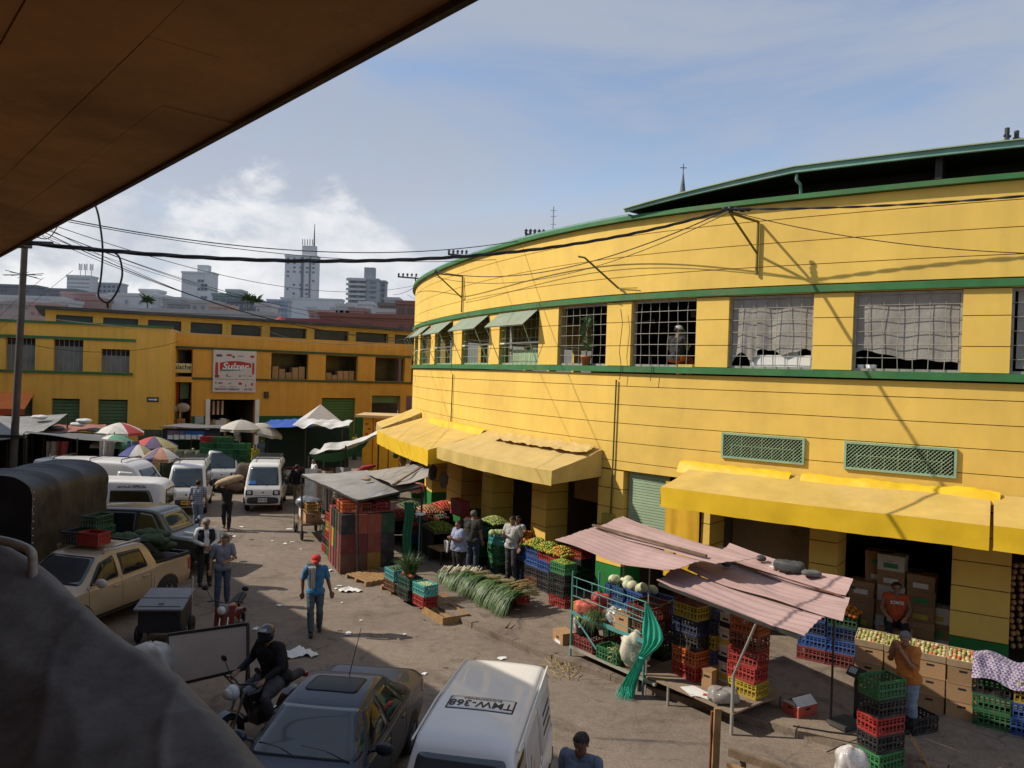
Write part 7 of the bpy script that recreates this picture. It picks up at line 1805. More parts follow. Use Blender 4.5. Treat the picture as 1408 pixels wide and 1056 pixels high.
# below
crate(SX(.32,.22,.312),SRZ,'maroon','maroon crate left on the bottom shelf of the teal rack')
blob(SX(.26,.22,.70),(.24,.17,.13),'plastic_bag',mat('black bin bag',(.012,.012,.013),.25,.3,8,.4,spec=.6),'shiny black plastic bag on the maroon crate under the teal rack','bag',.05,8,.015)
blob(SX(.38,.42,.87),(.20,.16,.17),'plastic_bag',clear,'clear plastic bag of peel hanging behind the black bag under the teal rack','bag',.05,8,.02,2)
crate(SX(.85,.62,.312),SRZ,'brown','brown crate of carrots at the back of the bottom shelf'); heap(SX(.85,.62,.55),SRZ,.48,.32,.10,.03,ONI + [(.5,.18,.03)],'carrots and onions heaped in the brown crate under the teal rack','vegetables')
blob(SX(1.22,.55,.62),(.13,.11,.30),'sack',mat('mustard plastic sack',(.48,.30,.02),.5,.25,8,.3),'mustard yellow sack standing on the bottom shelf of the teal rack','sack',.03,7,.012,4)
crate(SX(1.05,.16,.312),SRZ,'green','green crate of leafy greens in front on the bottom shelf');
mb = MB(); strands(mb,SX(1.2,.16,.50),240,.16,.14,.012,(0,-.1,.9),2.4,1,vary=.9); mb.single('leafy_greens',leek,'bushy light green herbs spilling from the green crate under the teal rack','vegetables')
wsack = mat('white woven sack',(.52,.50,.40),.7,.18,5,.45,bscale=34)
blob(SX(1.66,.16,.72),(.27,.24,.40),'sack',wsack,'large white woven sack of vegetables beside the green net on the teal rack','sack',.13,5,.02,2)
heap(SX(1.66,.16,1.06),SRZ,.26,.24,.05,.025,[(.30,.36,.12),(.4,.42,.2)],'pale green vegetables showing at the mouth of the white woven sack','vegetables')
blob(SX(1.80,.42,1.0),(.22,.16,.10),'plastic_bag',mat('black bin bag',(.012,.012,.013),.25,.3,8,.4,spec=.6),'black plastic bag lying behind the white woven sack','bag',.03,8,.01,8)
# green net curtain tied to the post
netm = mat('emerald shade net',(0.03,0.36,0.25),.7,.22,6,.25)
def net(u,v):
	wd_ = (.10 + .55 * math.sin(min(1,v / .32) * math.pi / 2)) if v < .32 else (.65 - .53 * ((v - .32) / .26)) if v < .58 else (.12 + .30 * (v - .58) / .42)
	cx_ = 2.02 + .06 * math.sin(v * 5) - (.26 * (v - .4) if v > .4 else 0) + (.10 if v < .4 else .10 * (1 - (v - .4) * 1.6))
	f_ = .045 * math.sin(u * 24 + 5 * v) * (1.2 if v > .5 else .6)
	return SX(cx_ + (u - .35) * wd_ * .8,-.12 - .30 * max(0,v - .4) + f_,1.72 - 1.70 * v)
mb = MB(); mb.grid(net,50,60); strands(mb,net(.5,1) + V((0,0,.10)),90,.22,.14,.004,(0,-.3,-.6),1.2)
nt_ = mb.single('net_curtain',[netm,netm],'long emerald green shade net knotted halfway and hanging from the pink roofed stall','net')
mb = MB(); mb.tube([V(net(t,.565)) + V((0,-.02,0)) for t in (0,.3,.6,1)],.025,6); mb.single('net_tie',netm,'green knot tied round the middle of the hanging shade net','knot')
# stacks on the counter
stack(SX(2.50,.70,.377),SRZ,['red','orange','black','dark blue','yellow','maroon'],'on the counter right of the green net')
stack(SX(2.62,1.05,.377),SRZ,['yellow','blue','yellow','dark blue','blue'],'behind the tall counter stack under the pink roof')
stack(SX(3.58,.90,.377),SRZ + .05,['yellow','red','red','rust','orange'],'at the right end of the stall counter',closed=False)
for k in range(4): carton_box(SX(3.02,1.15,.377 + .31 * k),SRZ,(.45,.36,.30),['bottom','second','third','top'][k] + ' white carton of the column between the two crate stacks on the counter',carton_w,printc=[mat('yellow print',(.5,.4,.05),.6),blk_t][k % 2])
carton_box(SX(3.05,.52,.377),SRZ + .1,(.20,.16,.34),'narrow upright brown carton standing alone on the counter')
pr_ = mat('red print',(.5,.04,.04),.6)
for k in range(4):
	mb = MB(); Mx = TM(SX(2.98 + .10 * k,.16 + .04 * (k % 2),.378 + .006 * k),SRZ + .3 * k - .4); mb.bx(-.21,.21,-.13,.13,0,.004,0,Mx); mb.bx(-.08,.06,-.06,.05,.0041,.0055,1,Mx); mb.bx(.08,.16,-.10,-.02,.0041,.0055,1,Mx)
	mb.single('flat_carton',[paper,pr_],['lowest','second','third','topmost'][k] + ' flattened white carton with red print on the counter edge','carton','flattened white cartons on the counter')
blob(SX(3.58,.22,.50),(.26,.18,.13),'plastic_bag',mat('grey clear bag',(.30,.28,.26),.2,.4,9,.5,spec=.7),'grey clear plastic bag lying on the corner of the counter','bag',.05,8,.02,6)
# stuff on the roof
blob(lerp(lerp(f0,f1,.62),lerp(k0,k1,.62),.82) + V((0,0,.16)),(.27,.13,.10),'bag',mat('charcoal holdall',(.055,.058,.06),.6,.3,6,.3),'charcoal holdall bag lying on the pink roof','bag',.03,6,.01,3,SRZ + .2)
blob(lerp(lerp(f0,f1,.76),lerp(k0,k1,.76),.84) + V((0,0,.13)),(.17,.10,.05),'cloth_bundle',mat('grey rag',(.12,.12,.115),.8,.3,6,.3),'flat grey rag beside the holdall on the pink roof','rag',.02,8)
for k,(a,b) in enumerate(((.22,.72),(.26,.58),(.40,.87))):
	blob(lerp(lerp(f0,f1,a),lerp(k0,k1,a),b) + V((0,0,.10)),(.09,.07,.06),'stone',mat('dark stone',(.06,.055,.055),.8,.3,9,.3),['upper left','lower left','small rearmost'][k] + ' dark stone weighing down the pink roof sheets','stone',.02,9)
mb = MB(); q = lerp(lerp(f0,f1,.52),lerp(k0,k1,.52),.80) + V((0,0,.09)); mb.box(q,(.14,.10,.006),0,.4); mb.single('scrap',paper,'white scrap lying on the pink roof left of the holdall','scrap')

# ---------------------------------------------------------------- produce between the piers
wd = lambda s: math.atan2(cdir(s).y,cdir(s).x)
def wall_rz(p):
	best = min(range(NP),key=lambda i: (cpos(i * .1).to_2d() - V((p[0],p[1]))).length); return wd(best * .1)
def gs(px,py,z=.12): p = G(px,py,z); return p,wall_rz(p)
p,r = gs(684,786); z = stack(p,r,['dark green','green','green','teal'],'left of the young man in pale grey',closed=False)
for k in range(5): blob(p + V((rnd.uniform(-.18,.18),rnd.uniform(-.12,.12),z - p.z + .03)),(.11,.11,.10),'cabbage',mat('pale cabbage',CAB[0],.6,.3,10),['front','left','right','rear','topmost'][k] + ' pale cabbage on the teal topped stack left of the young man','cabbage',.01,9)
for k,px in enumerate((655,668)):
	p,r = gs(px,782 - k * 3); p.y += .6; z = stack(p,r,['black','dark green','black','dark green'],['under the tomatoes','under the left limes'][k] + ' by the first lit pier')
p,r = gs(662,780); p.y += .75
heap(p + V((-.35,.05,1.20)),r,.55,.5,.12,.045,TOM,'red tomatoes heaped beside the limes near the first lit pier'); heap(p + V((.35,.0,1.20)),r,.95,.6,.16,.042,[(.30,.36,.12),(.22,.30,.05),(.36,.38,.14)],'pale green limes heaped beside the tomatoes near the first lit pier')
p,r = gs(652,768); p.y += 1.0; carton_box(p + V((-.6,.8,1.0)),r,(.9,.3,.5),'wide pink red panel standing behind the tomatoes under the awning',mat('pink red panel',(.40,.06,.07),.6,.15,2),name='panel_box')
p,r = gs(723,800); p.y += .25; z = stack(p,r,['dark blue','black','blue','blue'],'right of the young man in pale grey'); heap(p + V((0,0,z - p.z)),r,.66,.5,.24,.05,ORANGE,'oranges heaped right of the young man in pale grey')
p0_,r = gs(742,815)
for k in range(3):
	d = cdir(61.0); q = p0_ + V((d.x,d.y,0)) * (-.52 + .55 * k) + V((.22,.25,0)) * (1)
	z = stack(q,r,[['brown','black','blue','blue'],['black','black','blue','red'],['black','dark green','dark blue','red']][k],['left','middle','right'][k] + ' of three under limes by the second pier')
	heap(q + V((0,0,z - q.z - .01)),r,.66,.56,.20,.040,[YEL + LIME,LIME + YEL,YEL + ORANGE][k],['yellow limes','green and yellow limes','ripe yellow and orange fruit'][k] + ' on the ' + ['left','middle','right'][k] + ' stack by the second lit pier')
p,r = gs(766,834); z = stack(p + V((.12,.12,0)),r,['red','black','black','green'][:3] + ['green'],'standing in front of the teal rack'); heap(p + V((.12,.12,z - p.z - .02)),r,.48,.32,.07,.03,LIME,'small limes on the green crate in front of the teal rack')
p,r = gs(790,815); p += V((.15,.55,0)); z = stack(p,r,['black','dark green','black','red'],'under the avocados behind the banana hand'); heap(p + V((0,0,z - p.z - .02)),r,.50,.34,.06,.045,AVO,'dark avocados in the red crate behind the bananas')
for kk in range(3):
	p = SX(.25 + .55 * kk,1.15,.12); z = stack(p,SRZ,['black','dark green','dark blue','blue','blue'][:5],['left','middle','right'][kk] + ' of three behind the teal rack')
	if kk < 2:
		for k in range(5): blob(p + su * (-.22 + .11 * k) + sn * rnd.uniform(-.14,.12) + V((0,0,z - p.z + .05 + .05 * (k % 2))),(.11,.105,.10),'cabbage',mat('white cabbage',(.50,.54,.36),.55,.25,10),['first','second','third','fourth','fifth'][k] + ' white cabbage from the left on the ' + ['left','middle'][kk] + ' blue stack behind the teal rack','cabbage',.012,8)
ban = mat('ripe banana',(.55,.36,.03),.5,.3,10)
mb = MB()
for k in range(22):
	a = rnd.uniform(-1.2,1.2); q = SX(-.05 + rnd.uniform(-.10,.10),.30 + rnd.uniform(-.08,.08),1.20 - .22 * (k % 2) - rnd.uniform(0,.1)); dirb = V((math.cos(a - 2.2),math.sin(a - 2.2),0))
	mb.tube([q,q + dirb * .07 + V((0,0,-.05)),q + dirb * .10 + V((0,0,-.13)),q + dirb * .08 + V((0,0,-.20))],[.010,.021,.021,.008],7)
mb.single('banana_hands',ban,'ripe yellow banana hands hanging at the left post of the teal rack','bananas')
blob(SX(-.08,.3,.72),(.13,.10,.16),'plastic_bag',clear,'clear plastic bag below the bananas','bag',.04,8,.01)
carton_box(G(783,893,.0) + V((-.12,.12,0)),SRZ - .2,(.42,.30,.36),'pale carton on the ground at the left foot of the teal rack',carton_w if False else carton,printc=paper)
mb = MB();
for k in range(40):
	a = rnd.uniform(0,3.14); q = G(775 + rnd.uniform(-22,30),925 + rnd.uniform(-12,12)); mb.tube([q + V((0,0,.02)),q + V((math.cos(a) * .35,math.sin(a) * .35,rnd.uniform(.02,.14)))],.006,4)
mb.single('straw_litter',leek[3],'scattered dry stalks on the ground left of the teal rack','litter',None,'stuff')

# oranges on blue crates right of the pink roof
p,r = gs(1140,918); p += V((.1,.35,0))
for k in range(2):
	q = p + V((cdir(69).x,cdir(69).y,0)) * (-.28 + .56 * k); z = stack(q,r,['maroon','blue','dark blue','dark green' if k else 'blue'],['left','right'][k] + ' of two under the shop oranges')
	heap(q + V((0,0,z - q.z - .02)),r,.62,.5,.15,.05,ORANGE,'oranges heaped on the ' + ['left','right'][k] + ' blue stack right of the pink roof')
mb = MB(); q = p + V((.1,.3,1.35)); mb.box(q,(.35,.02,.16),0,r); mb.single('green_sheet',mat('green plastic sheet',(.05,.3,.06),.5),'small green plastic sheet above the oranges under the pink roof','sheet')
# carton row with fruit trays at right
tray = mat('pale tray wood',(.50,.37,.22),.8,.2,5)
d70 = V((cdir(71).x,cdir(71).y,0)); n70 = V((d70.y,-d70.x,0)); rz70 = math.atan2(d70.y,d70.x)
c0,_ = gs(1320,985)
for k in range(4):
	q = c0 + d70 * (-.50 * (3 - k) + .02) - n70 * .16 + n70 * .03 * k
	for j in range(3): carton_box(q + V((0,0,.305 * j)),rz70 + rnd.uniform(-.04,.04),(.47,.36,.30),'%s brown carton in the %s column of the fruit carton row' % (['bottom','middle','upper'][j],['leftmost','second','third','rightmost'][k]),group='brown cartons in the fruit carton row')
	T = thing('fruit_tray','shallow wooden tray of fruit tilted on the ' + ['leftmost','second','third','rightmost'][k] + ' carton column at right','tray',q + V((0,0,.94)),rz70)
	mb = MB(); Mx = Matrix.Rotation(R(16),4,'X'); a,b = .235,.19
	mb.bx(-a,a,-b,b,0,.012,0,Mx); mb.bx(-a,a,-b - .01,-b,0,.13,0,Mx); mb.bx(-a,a,b,b + .01,0,.13,0,Mx); mb.bx(-a - .01,-a,-b,b,0,.13,0,Mx); mb.bx(a,a + .01,-b,b,0,.13,0,Mx); mb.build('tray_box',tray,T,False)
	mb = MB(); vs0,fs0 = ico(); mm = [mat('tray fruit %d' % i,c,.5,.25,12) for i,c in enumerate(APP)]
	for i in range(7):
		for j in range(5):
			c = Mx @ V((-.2 + .067 * i + rnd.uniform(-.01,.01),-.15 + .075 * j,.085 + rnd.uniform(0,.03))); rr = rnd.uniform(.032,.042); mb.add([c + a_ * rr for a_ in vs0],fs0,rnd.choice([0,1,0,2,2]) if k == 3 else rnd.choice([0,0,1,1,2]),True)
	mb.build('fruit',mm,T,False)
# crates with cobs and purple cloth at the right edge
c1_,_ = gs(1374,1003)
for k,cols in enumerate((['green','green','black'],['blue','blue','yellow'],['blue','dark green','black'])):
	q = c1_ + d70 * (-.12 + .57 * k) - n70 * (.14 - .06 * k); z = stack(q,rz70,cols,['left','middle','right'][k] + ' under the purple cloth at the right edge')
	mb = MB()
	for i in range(16):
		cc = q + d70 * rnd.uniform(-.22,.22) + V((0,0,z - q.z + .03 + .04 * (i // 6))); mb.tube([cc - n70 * .15,cc + n70 * .05,cc + n70 * .20],[.03,.034,.018],7,i % 2)
	mb.single('corn_cobs',[mat('pale husk',(.55,.50,.22),.6,.3,9),mat('husk green',(.38,.42,.16),.6,.3,9)],'pale maize cobs on the ' + ['left','middle','right'][k] + ' stack at the right edge','maize',None,'stuff')
pur = mat('purple check cloth',(.22,.17,.26),.85,.2,5)
N_ = pur.node_tree.nodes; L__ = pur.node_tree.links; ck = N_.new('ShaderNodeTexChecker'); ck.inputs['Scale'].default_value = 26; tcn = N_.new('ShaderNodeTexCoord'); L__.new(tcn.outputs['Object'],ck.inputs['Vector']); ck.inputs['Color1'].default_value = (.12,.085,.16,1); ck.inputs['Color2'].default_value = (.42,.37,.44,1); L__.new(ck.outputs['Color'],N_['Principled BSDF'].inputs['Base Color'])
mb = MB(); mb.grid(lambda u,v: c1_ + d70 * (-.42 + 1.9 * u) + n70 * (-.40 + .58 * v) + V((0,0,1.12 - .12 * u * 0 + .05 * math.sin(u * 14) - (.30 * max(0,v - .6) / .4 if v > .6 else 0) + .05 * nz((u * 8,v * 5,2)))),50,20)
mb.single('cloth',pur,'purple checked cloth spread over the crates at the right edge','cloth')
# garlic strings and cartons inside the right shop
s_ = s_at(1394,820)
for k in range(3):
	mb = MB()
	for i in range(14): mb.sphere(cpos(s_ + .12 * k,-.25 - .1 * k,2.55 - .115 * i) + V((rnd.uniform(-.03,.03),rnd.uniform(-.03,.03),0)),(.045,.045,.05),8,6)
	mb.single('onion_string',mat('onion skins',(.36,.21,.10),.6,.35,9),['left','middle','right'][k] + ' string of onions hanging in the doorway at the right edge','onions')
sa,sb = s_at(1155,760),s_at(1306,800); prn = [None,paper,mat('yellow print',(.5,.4,.05),.6),mat('green print',(.05,.25,.1),.6)]
cnt = 0
for col in range(6):
	s = sa + .30 + (sb - sa - .5) * col / 5.2; h = [5,7,7,6,6,4][col]
	for j in range(h):
		if s > sb - .2: continue
		q = cpos(s,-.85 - .15 * (col % 2) + rnd.uniform(-.03,.03),.14 + .315 * j); mt_ = carton_w if (col * 7 + j * 3) % 6 == 2 else carton
		carton_box(q,wd(s) + rnd.uniform(-.06,.06),(.50,.40,.31),'%s carton, %s row up, %s column inside the dark shop' % ('white' if mt_ is carton_w else 'brown',['bottom','second','third','fourth','fifth','sixth','top'][j],['leftmost','second','third','fourth','fifth','rightmost'][col]),mt_,True,rnd.choice(prn),'cartons stacked inside the dark shop')
for k in range(3):
	q = cpos(s_at(1172,820) + .35 * k,-.15,.14 + 0);
	carton_box(q,wd(70),(.42,.36,.62),['left','middle','right'][k] + ' brown carton at the front of the dark shop floor',carton)
# red and white box, scale, crate tower, bag, timber
q = G(1100,985,.12) + V((.05,.15,0)); T = carton_box(q,.5,(.46,.34,.18),'red and white printed box lying open on the pavement by the counter',mat('red white box',(.48,.09,.06),.7,.2,5),name='printed_box')
mb = MB();
for sg in (1,-1): mb.add([(-.23,sg * .02,.30),(.23,sg * .02,.30),(.23,sg * .17,.187),(-.23,sg * .17,.187)],[(0,1,2,3)])
mb.bx(-.231,-.06,-.171,.171,.187,.192); mb.build('white_flap',paper,T,False)
sc_ = thing('platform_scale','black platform scale with a small display on a post on the pavement','scale',G(1166,1000,.12) + V((0,.05,0)),.5)
mb = MB(); mb.bx(-.28,.18,-.18,.18,.03,.10); mb.build('platform',mat('scale plate',(.06,.06,.055),.6,.3,5),sc_,False)
mb = MB(); mb.bar((.22,0,.02),(.22,0,.78),.06,.05); mb.build('column',black_gl,sc_,False)
mb = MB(); Mx = Matrix.Translation((.20,0,.86)) @ Matrix.Rotation(R(-95),4,'Z') @ Matrix.Rotation(R(-35),4,'X'); mb.bx(-.16,.16,-.03,.03,-.09,.09,0,Mx); h_ = mb.build('display',black_gl,sc_,False)
mb = MB(); mb.bx(-.13,.02,-.034,-.031,-.04,.06,0,Mx); mb.build('screen',mat('grey lcd',(.34,.40,.40),.3),h_,False)
q = G(1212,1056,0) + V((.02,.1,0)); stack(q,R(24),['green','black','red','black','green'],'in the foreground before the orange T-shirt man',z0=.0,jit=.012)
p,r = gs(1252,1006); stack(p + V((.15,.1,0)),.4,['black'],'standing alone behind the foreground crate tower')
blob(G(1172,1060,.2) + V((0,-.0,.0)),(.22,.2,.36),'plastic_bag',clear,'crumpled clear plastic sack at the foot of the foreground crate tower','bag',.07,7,.02,5)
ct_ = thing('handcart','rough timber handcart with upright posts at the bottom edge','handcart',D(1030,1120,10.3).xyz * V((1,1,0)) if False else V((D(1030,1100,10.3).x,10.3,0)))
def tp(px,py,Y): return D(px,py,Y)
for a,b,w_,h_,m_,nm in ((tp(987,974,10.4),tp(980,1130,10.4),.05,.09,wood,'post'),(tp(1003,1034,10.3),tp(1085,1062,9.7),.06,.10,wood_dk,'rail'),(tp(1000,1052,10.3),tp(1080,1080,9.7),.05,.06,wood,'rail'),(tp(1022,1036,10.2),tp(1020,1120,10.2),.05,.07,wood_dk,'post')):
	mb = MB(); mb.bar(a,b,w_,h_); mb.build(nm,m_,ct_)
mb = MB(); mb.bar(tp(982,978,10.46),tp(976,1130,10.46),.045,.08); mb.build('post',mat('red brown board',(.20,.07,.04),.8,.3,5),ct_)
mb = MB(); a,b = tp(985,1125,10.4),tp(1085,1140,9.7); mb.bar(a,b,.9,.05); mb.build('deck',wood_dk,ct_)
for sg,q in enumerate((tp(990,1150,10.4),tp(1085,1160,9.7))):
	mb = MB(); Mx = Matrix.Translation((q.x,q.y,.22)) @ Matrix.Rotation(R(90),4,'Y'); mb.lathe([(.05,-.04),(.2,-.05),(.22,0),(.2,.05),(.05,.04)],18,0,Mx); mb.build('wheel',black,ct_)
mb = MB(); mb.bar(G(1252,1012,.5),G(1282,1062,.0),.14,.03); mb.single('plank',wood,'pale timber plank leaning at the right of the foreground crate tower','plank')
mb = MB(); pts = [G(1005,955 + 20,.03)]
mb.tube([G(1090,998,.14),G(1140,1006,.14),G(1190,1012,.14)],.012,5); mb.tube([G(1137,1034,.02),G(1155,1026,.1),G(1185,1014,.14)],.010,5); mb.single('hose',blk_t,'thin black hose lying along the kerb by the scale','hose')

# ---------------------------------------------------------------- leeks, pallets, crates in the middle
def pallet(c,rz,label,L_=1.1,W_=.95,h=.12,m=wood):
	T = thing('wooden_pallet',label,'pallet',c,rz,'wooden pallets on the street'); n = 6
	for k in range(n): mb = MB(); y = -W_ / 2 + W_ * (k + .5) / n; mb.bx(-L_ / 2,L_ / 2,y - .055,y + .055,h - .022,h); mb.build('board',m,T,False)
	for k in range(3): mb = MB(); x = -L_ / 2 + .05 + (L_ - .1) * k / 2; mb.bx(x - .045,x + .045,-W_ / 2,W_ / 2,0,h - .023); mb.build('bearer',m,T,False)
	return T
lk0,lk1 = G(600,808),G(702,858); ld = (lk1 - lk0).normalized(); ln = V((-ld.y,ld.x,0)); ln = ln if ln.x > 0 else -ln; lrz = math.atan2(ld.y,ld.x); LL = (lk1 - lk0).length
pallet(G(502,800) + V((.1,.25,0)),lrz + .12,'leftmost weathered pallet at the foot of the crate wall',m=wood); pallet(G(548,818) + V((.15,.35,0)),lrz + .05,'second pallet from the left between the crate wall and the vegetable crates'); pallet(G(585,838) + V((.25,.45,0)),lrz,'third pallet under the vegetable crates')
fr_ = thing('slatted_frame','pale slatted wooden frame lying on the street in front of the leeks','frame',G(612,850) + V((.0,.1,0)),lrz - .03,None)  # flat wooden frame with slats
for x0,x1,y0,y1,z0,z1,nm in ((-.5,.5,-.36,-.33,0,.17,'side'),(-.5,.5,.33,.36,0,.17,'side'),(-.53,-.501,-.36,.36,0,.17,'end'),(.501,.53,-.36,.36,0,.17,'end'),(-.5,.5,-.25,-.13,.02,.05,'slat'),(-.5,.5,-.05,.07,.02,.05,'slat'),(-.5,.5,.15,.27,.02,.05,'slat')):
	mb = MB(); mb.bx(x0,x1,y0,y1,z0,z1); mb.build(nm,wood,fr_,False)
zp = .122
for k,(px,py,cols,w_) in enumerate(((536,812,['brown','teal'],'farthest left on the pallet'),(553,822,['green','dark blue'],'in the middle of the pallet'),(577,834,['red','teal'],'nearest the leeks on the pallet'))):
	q = G(px,py,zp) + V((.12,.16,0)); z = stack(q,lrz,cols,w_)
	if k == 2: heap(q + V((0,0,z - q.z - .05)),lrz,.46,.3,.03,.03,CAB,'pale vegetables in the teal crate nearest the leeks','vegetables')
	if k == 1:
		T = heap(q + V((0,0,z - q.z - .03)),lrz,.5,.33,.02,.03,AVO,'dark green vegetables in the blue crate on the pallet','vegetables')
		for j in range(5): blob(q + ld * (.10 * j - .05) - ln * .10 + V((0,0,z - q.z + .05)),(.055,.055,.05),'tomato',mat('apple red',(.5,.10,.05),.4,.3,9),['first','second','third','fourth','fifth'][j] + ' red fruit from the left in the row on the blue pallet crate','fruit',.004,8)
	if k == 0: heap(q + V((0,0,z - q.z - .03)),lrz,.46,.3,.05,.035,AVO,'dark green cucumbers in the crate farthest left on the pallet','vegetables')
q = G(556,800,.6) + V((.1,.3,0)); q.z = .75; stack(V((q.x,q.y,0)),lrz,['black','dark green'],'behind the vegetable crates under the scallion plume',z0=.12)
mb = MB(); strands(mb,(q.x,q.y,.72),260,.55,.13,.011,(.0,-.05,1),1.4,0,vary=.55); mb.single('scallions',leek,'plume of upright scallions standing above the vegetable crates','scallions')
bd_ = thing('low_table','low table with a pale board top behind the scallion plume','table',G(590,788) + V((.3,.9,0)),lrz); mb = MB(); mb.bx(-.4,.4,-.3,.3,.52,.56); mb.build('table_top',wood,bd_,False)
for x in (-.35,.35):
	for y in (-.25,.25): mb = MB(); mb.bx(x - .02,x + .02,y - .02,y + .02,0,.519); mb.build('leg',steel_dk,bd_,False)
nb = 15
for k in range(nb):
	t = (k + .5) / nb; c = lk0 + ld * (LL * t - .15) + ln * (.62 + .05 * math.sin(k * 1.7)); hgt = .38 + .05 * math.sin(k * 2.1) + .26 * t
	mb = MB(); dv = -ln + ld * rnd.uniform(-.25,.25); base = c + V((0,0,hgt))
	strands(mb,base - ln * .10,140,.64 + .28 * t,.10,.012,(dv.x,dv.y,.18),2.7,0,seg=7,vary=.30)
	for j in range(34):     # white stems pointing back
		o = base + V((rnd.uniform(-.07,.07),rnd.uniform(-.07,.07),rnd.uniform(-.05,.06))); e = o + ln * rnd.uniform(.28,.42) - dv.normalized() * 0 + V((0,0,rnd.uniform(-.10,.02))); mb.tube([o - ln * .12,o,e],[.012,.011,.012],5,2)
	mb.single('leek_bunch',leek,['leek bunch %s in the long row laid out on the street' % w_ for w_ in ('at the far end','second from the far end','third from the far end','fourth from the far end','fifth from the far end','sixth from the far end','just before the middle','in the middle','just after the middle','sixth from the near end','fifth from the near end','fourth from the near end','third from the near end','second from the near end','at the near end')][k],'leeks','leek bunches in the long row')
for k in range(5):
	q = lk0 + ld * (.25 + .62 * k) + ln * .72; crate(V((q.x,q.y,.06 * k)),lrz,['dark green','black','green','black','red'][k],['farthest','second','middle','fourth','nearest red'][k] + ' crate carrying the long row of leeks')
mb = MB()
q = lk1 - ld * .30 + ln * .45
for k in range(26):
	o = q + V((0,0,.66)) + ln * rnd.uniform(-.25,.1) + ld * rnd.uniform(-.35,.02) + V((0,0,rnd.uniform(0,.14))); mb.tube([o,o + ln * .36 + V((0,0,.04))],[.017,.013],5)
mb.single('dry_leaf_rolls',leek[3],'tan dry leaf rolls tied on top of the near end of the leeks','leaf rolls',None,'stuff')
mb = MB();
for k in range(40): o = G(625,790,.5) + V((.1 + rnd.uniform(-.5,.5),.25 + rnd.uniform(-.2,.2),0)); mb.tube([V((o.x,o.y,.5)),V((o.x + .1,o.y + .25,.55 + rnd.uniform(-.03,.06)))],[.014,.018],5)
mb.single('white_roots',mat('white roots',(.62,.56,.40),.7,.2,9),'white root ends of leeks behind the far half of the row','roots',None,'stuff')
mb = MB(); q0 = G(562,790) + V((.2,.6,0)); mb.tube([q0,q0 + V((0,0,1.6))],.02,6); s2 = mb.single('scale_post',tealp,'thin pale teal post with a white hand scale by the crate wall','post')
mb = MB(); mb.sphere(q0 + V((0,0,1.63)),(.16,.12,.05),12,8); mb.single('hanging_pan',white_pt,'white scale pan on top of the thin teal post','scale pan')
mb = MB(); mb.tube([G(613,790,.12),G(615,765,.5) * 1.0],.012,5); mb.single('mop_stick',wood_dk,'mop stick leaning beside the woman in lilac','stick') if False else None

# ---------------------------------------------------------------- grey roofed stall with its wall of crates
cw0 = G(467,790); cd = V((.93,-.22,0)); cd = (G(527,786) - cw0); cd.z = 0; cd.normalize(); cb = V((-cd.y,cd.x,0)); cb = cb if cb.y > 0 else -cb
cbk = (G(444,762) - cw0); cbk.z = 0; cbk.normalize()
gst = thing('market_stall','stall with a patched grey corrugated roof and a wall of upright crates','market stall',cw0 + cd * 1.5 + cbk * 2)
gr_m = mat('grey weathered sheet',(.27,.265,.25),.7,.25,1.2,dirt=(.42,.40,.37,.5),streak=.15)
r_f0,r_f1 = G(492,687,2.15),G(580,668,2.45); r_b0,r_b1 = G(415,652,2.15),G(505,645,2.35)
corr(r_f0,r_f1,r_b0,r_b1,ribs=8,seed=11,warp=.08).build('roof_sheet',gr_m,gst)
e0_,e1_ = G(540,668,2.5),G(588,655,2.7); g0_,g1_ = G(500,648,2.45),G(592,632,2.85)
corr(e0_,e1_,g0_,g1_,ribs=3,amp=.01,seed=12,warp=.12).build('tarp_sheet',canvas,gst)
mb = MB(); mb.bar(e0_ + V((0,0,.03)),lerp(g1_,e1_,.2) + V((0,0,.03)),.05,.04); mb.build('batten',wood_dk,gst)
for a in (r_f0,r_b0,lerp(r_f0,r_b0,.5),r_f1,r_b1): mb = MB(); mb.tube([V((a.x + .05,a.y + .05,0)),a - V((0,0,.04))],.03,6); mb.build('post',steel_dk,gst)
mb = MB(); mb.bar(r_f0 - V((0,0,.05)),r_b0 - V((0,0,.05)),.05,.05); mb.bar(r_f0 - V((0,0,.05)),r_f1 - V((0,0,.05)),.05,.05); mb.build('roof_rail',steel_dk,gst)
blob(lerp(lerp(r_f0,r_f1,.55),lerp(r_b0,r_b1,.55),.45) + V((0,0,.08)),(.16,.10,.06),'shoe',mat('tan scrap',(.40,.24,.15),.8),'small tan scrap lying on the grey stall roof','scrap')
# crates stand on end: bottom outwards
def crate_end(p,dx,dz_,color,label):
	"""crate standing on its end: long axis up, bottom facing -dz_ direction"""
	o = bpy.data.objects.new('plastic_crate',crate_obj(color,True)); COL.objects.link(o)
	x = V((0,0,1)); z = V(dz_).normalized(); y = z.cross(x)
	Mx = Matrix((x,y,z)).transposed().to_4x4(); Mx.translation = V(p); o.matrix_world = Mx
	return tag(o,label,'crate','upright crates in the wall under the grey roof')
fc = [['brown','brown','mustard','black'],['maroon','maroon','rust','black'],['black','rust','rust','dark green']]
rw = ['bottom','middle','top']; cn = ['first','second','third','fourth']
for r_ in range(3):
	for k in range(4):
		p = cw0 + cd * (.20 + .385 * k) + cbk * .0 + V((0,0,.02 + .555 * r_ + .27)); crate_end(p,cd,cbk,fc[r_][k],'%s upright crate, %s row, %s from the street corner of the crate wall' % (fc[r_][k],rw[r_],cn[k]))
sdc = [['brown','maroon','pink','rust'],['pink','dark green','mustard','rust'],['brown','dark green','black','rust']]
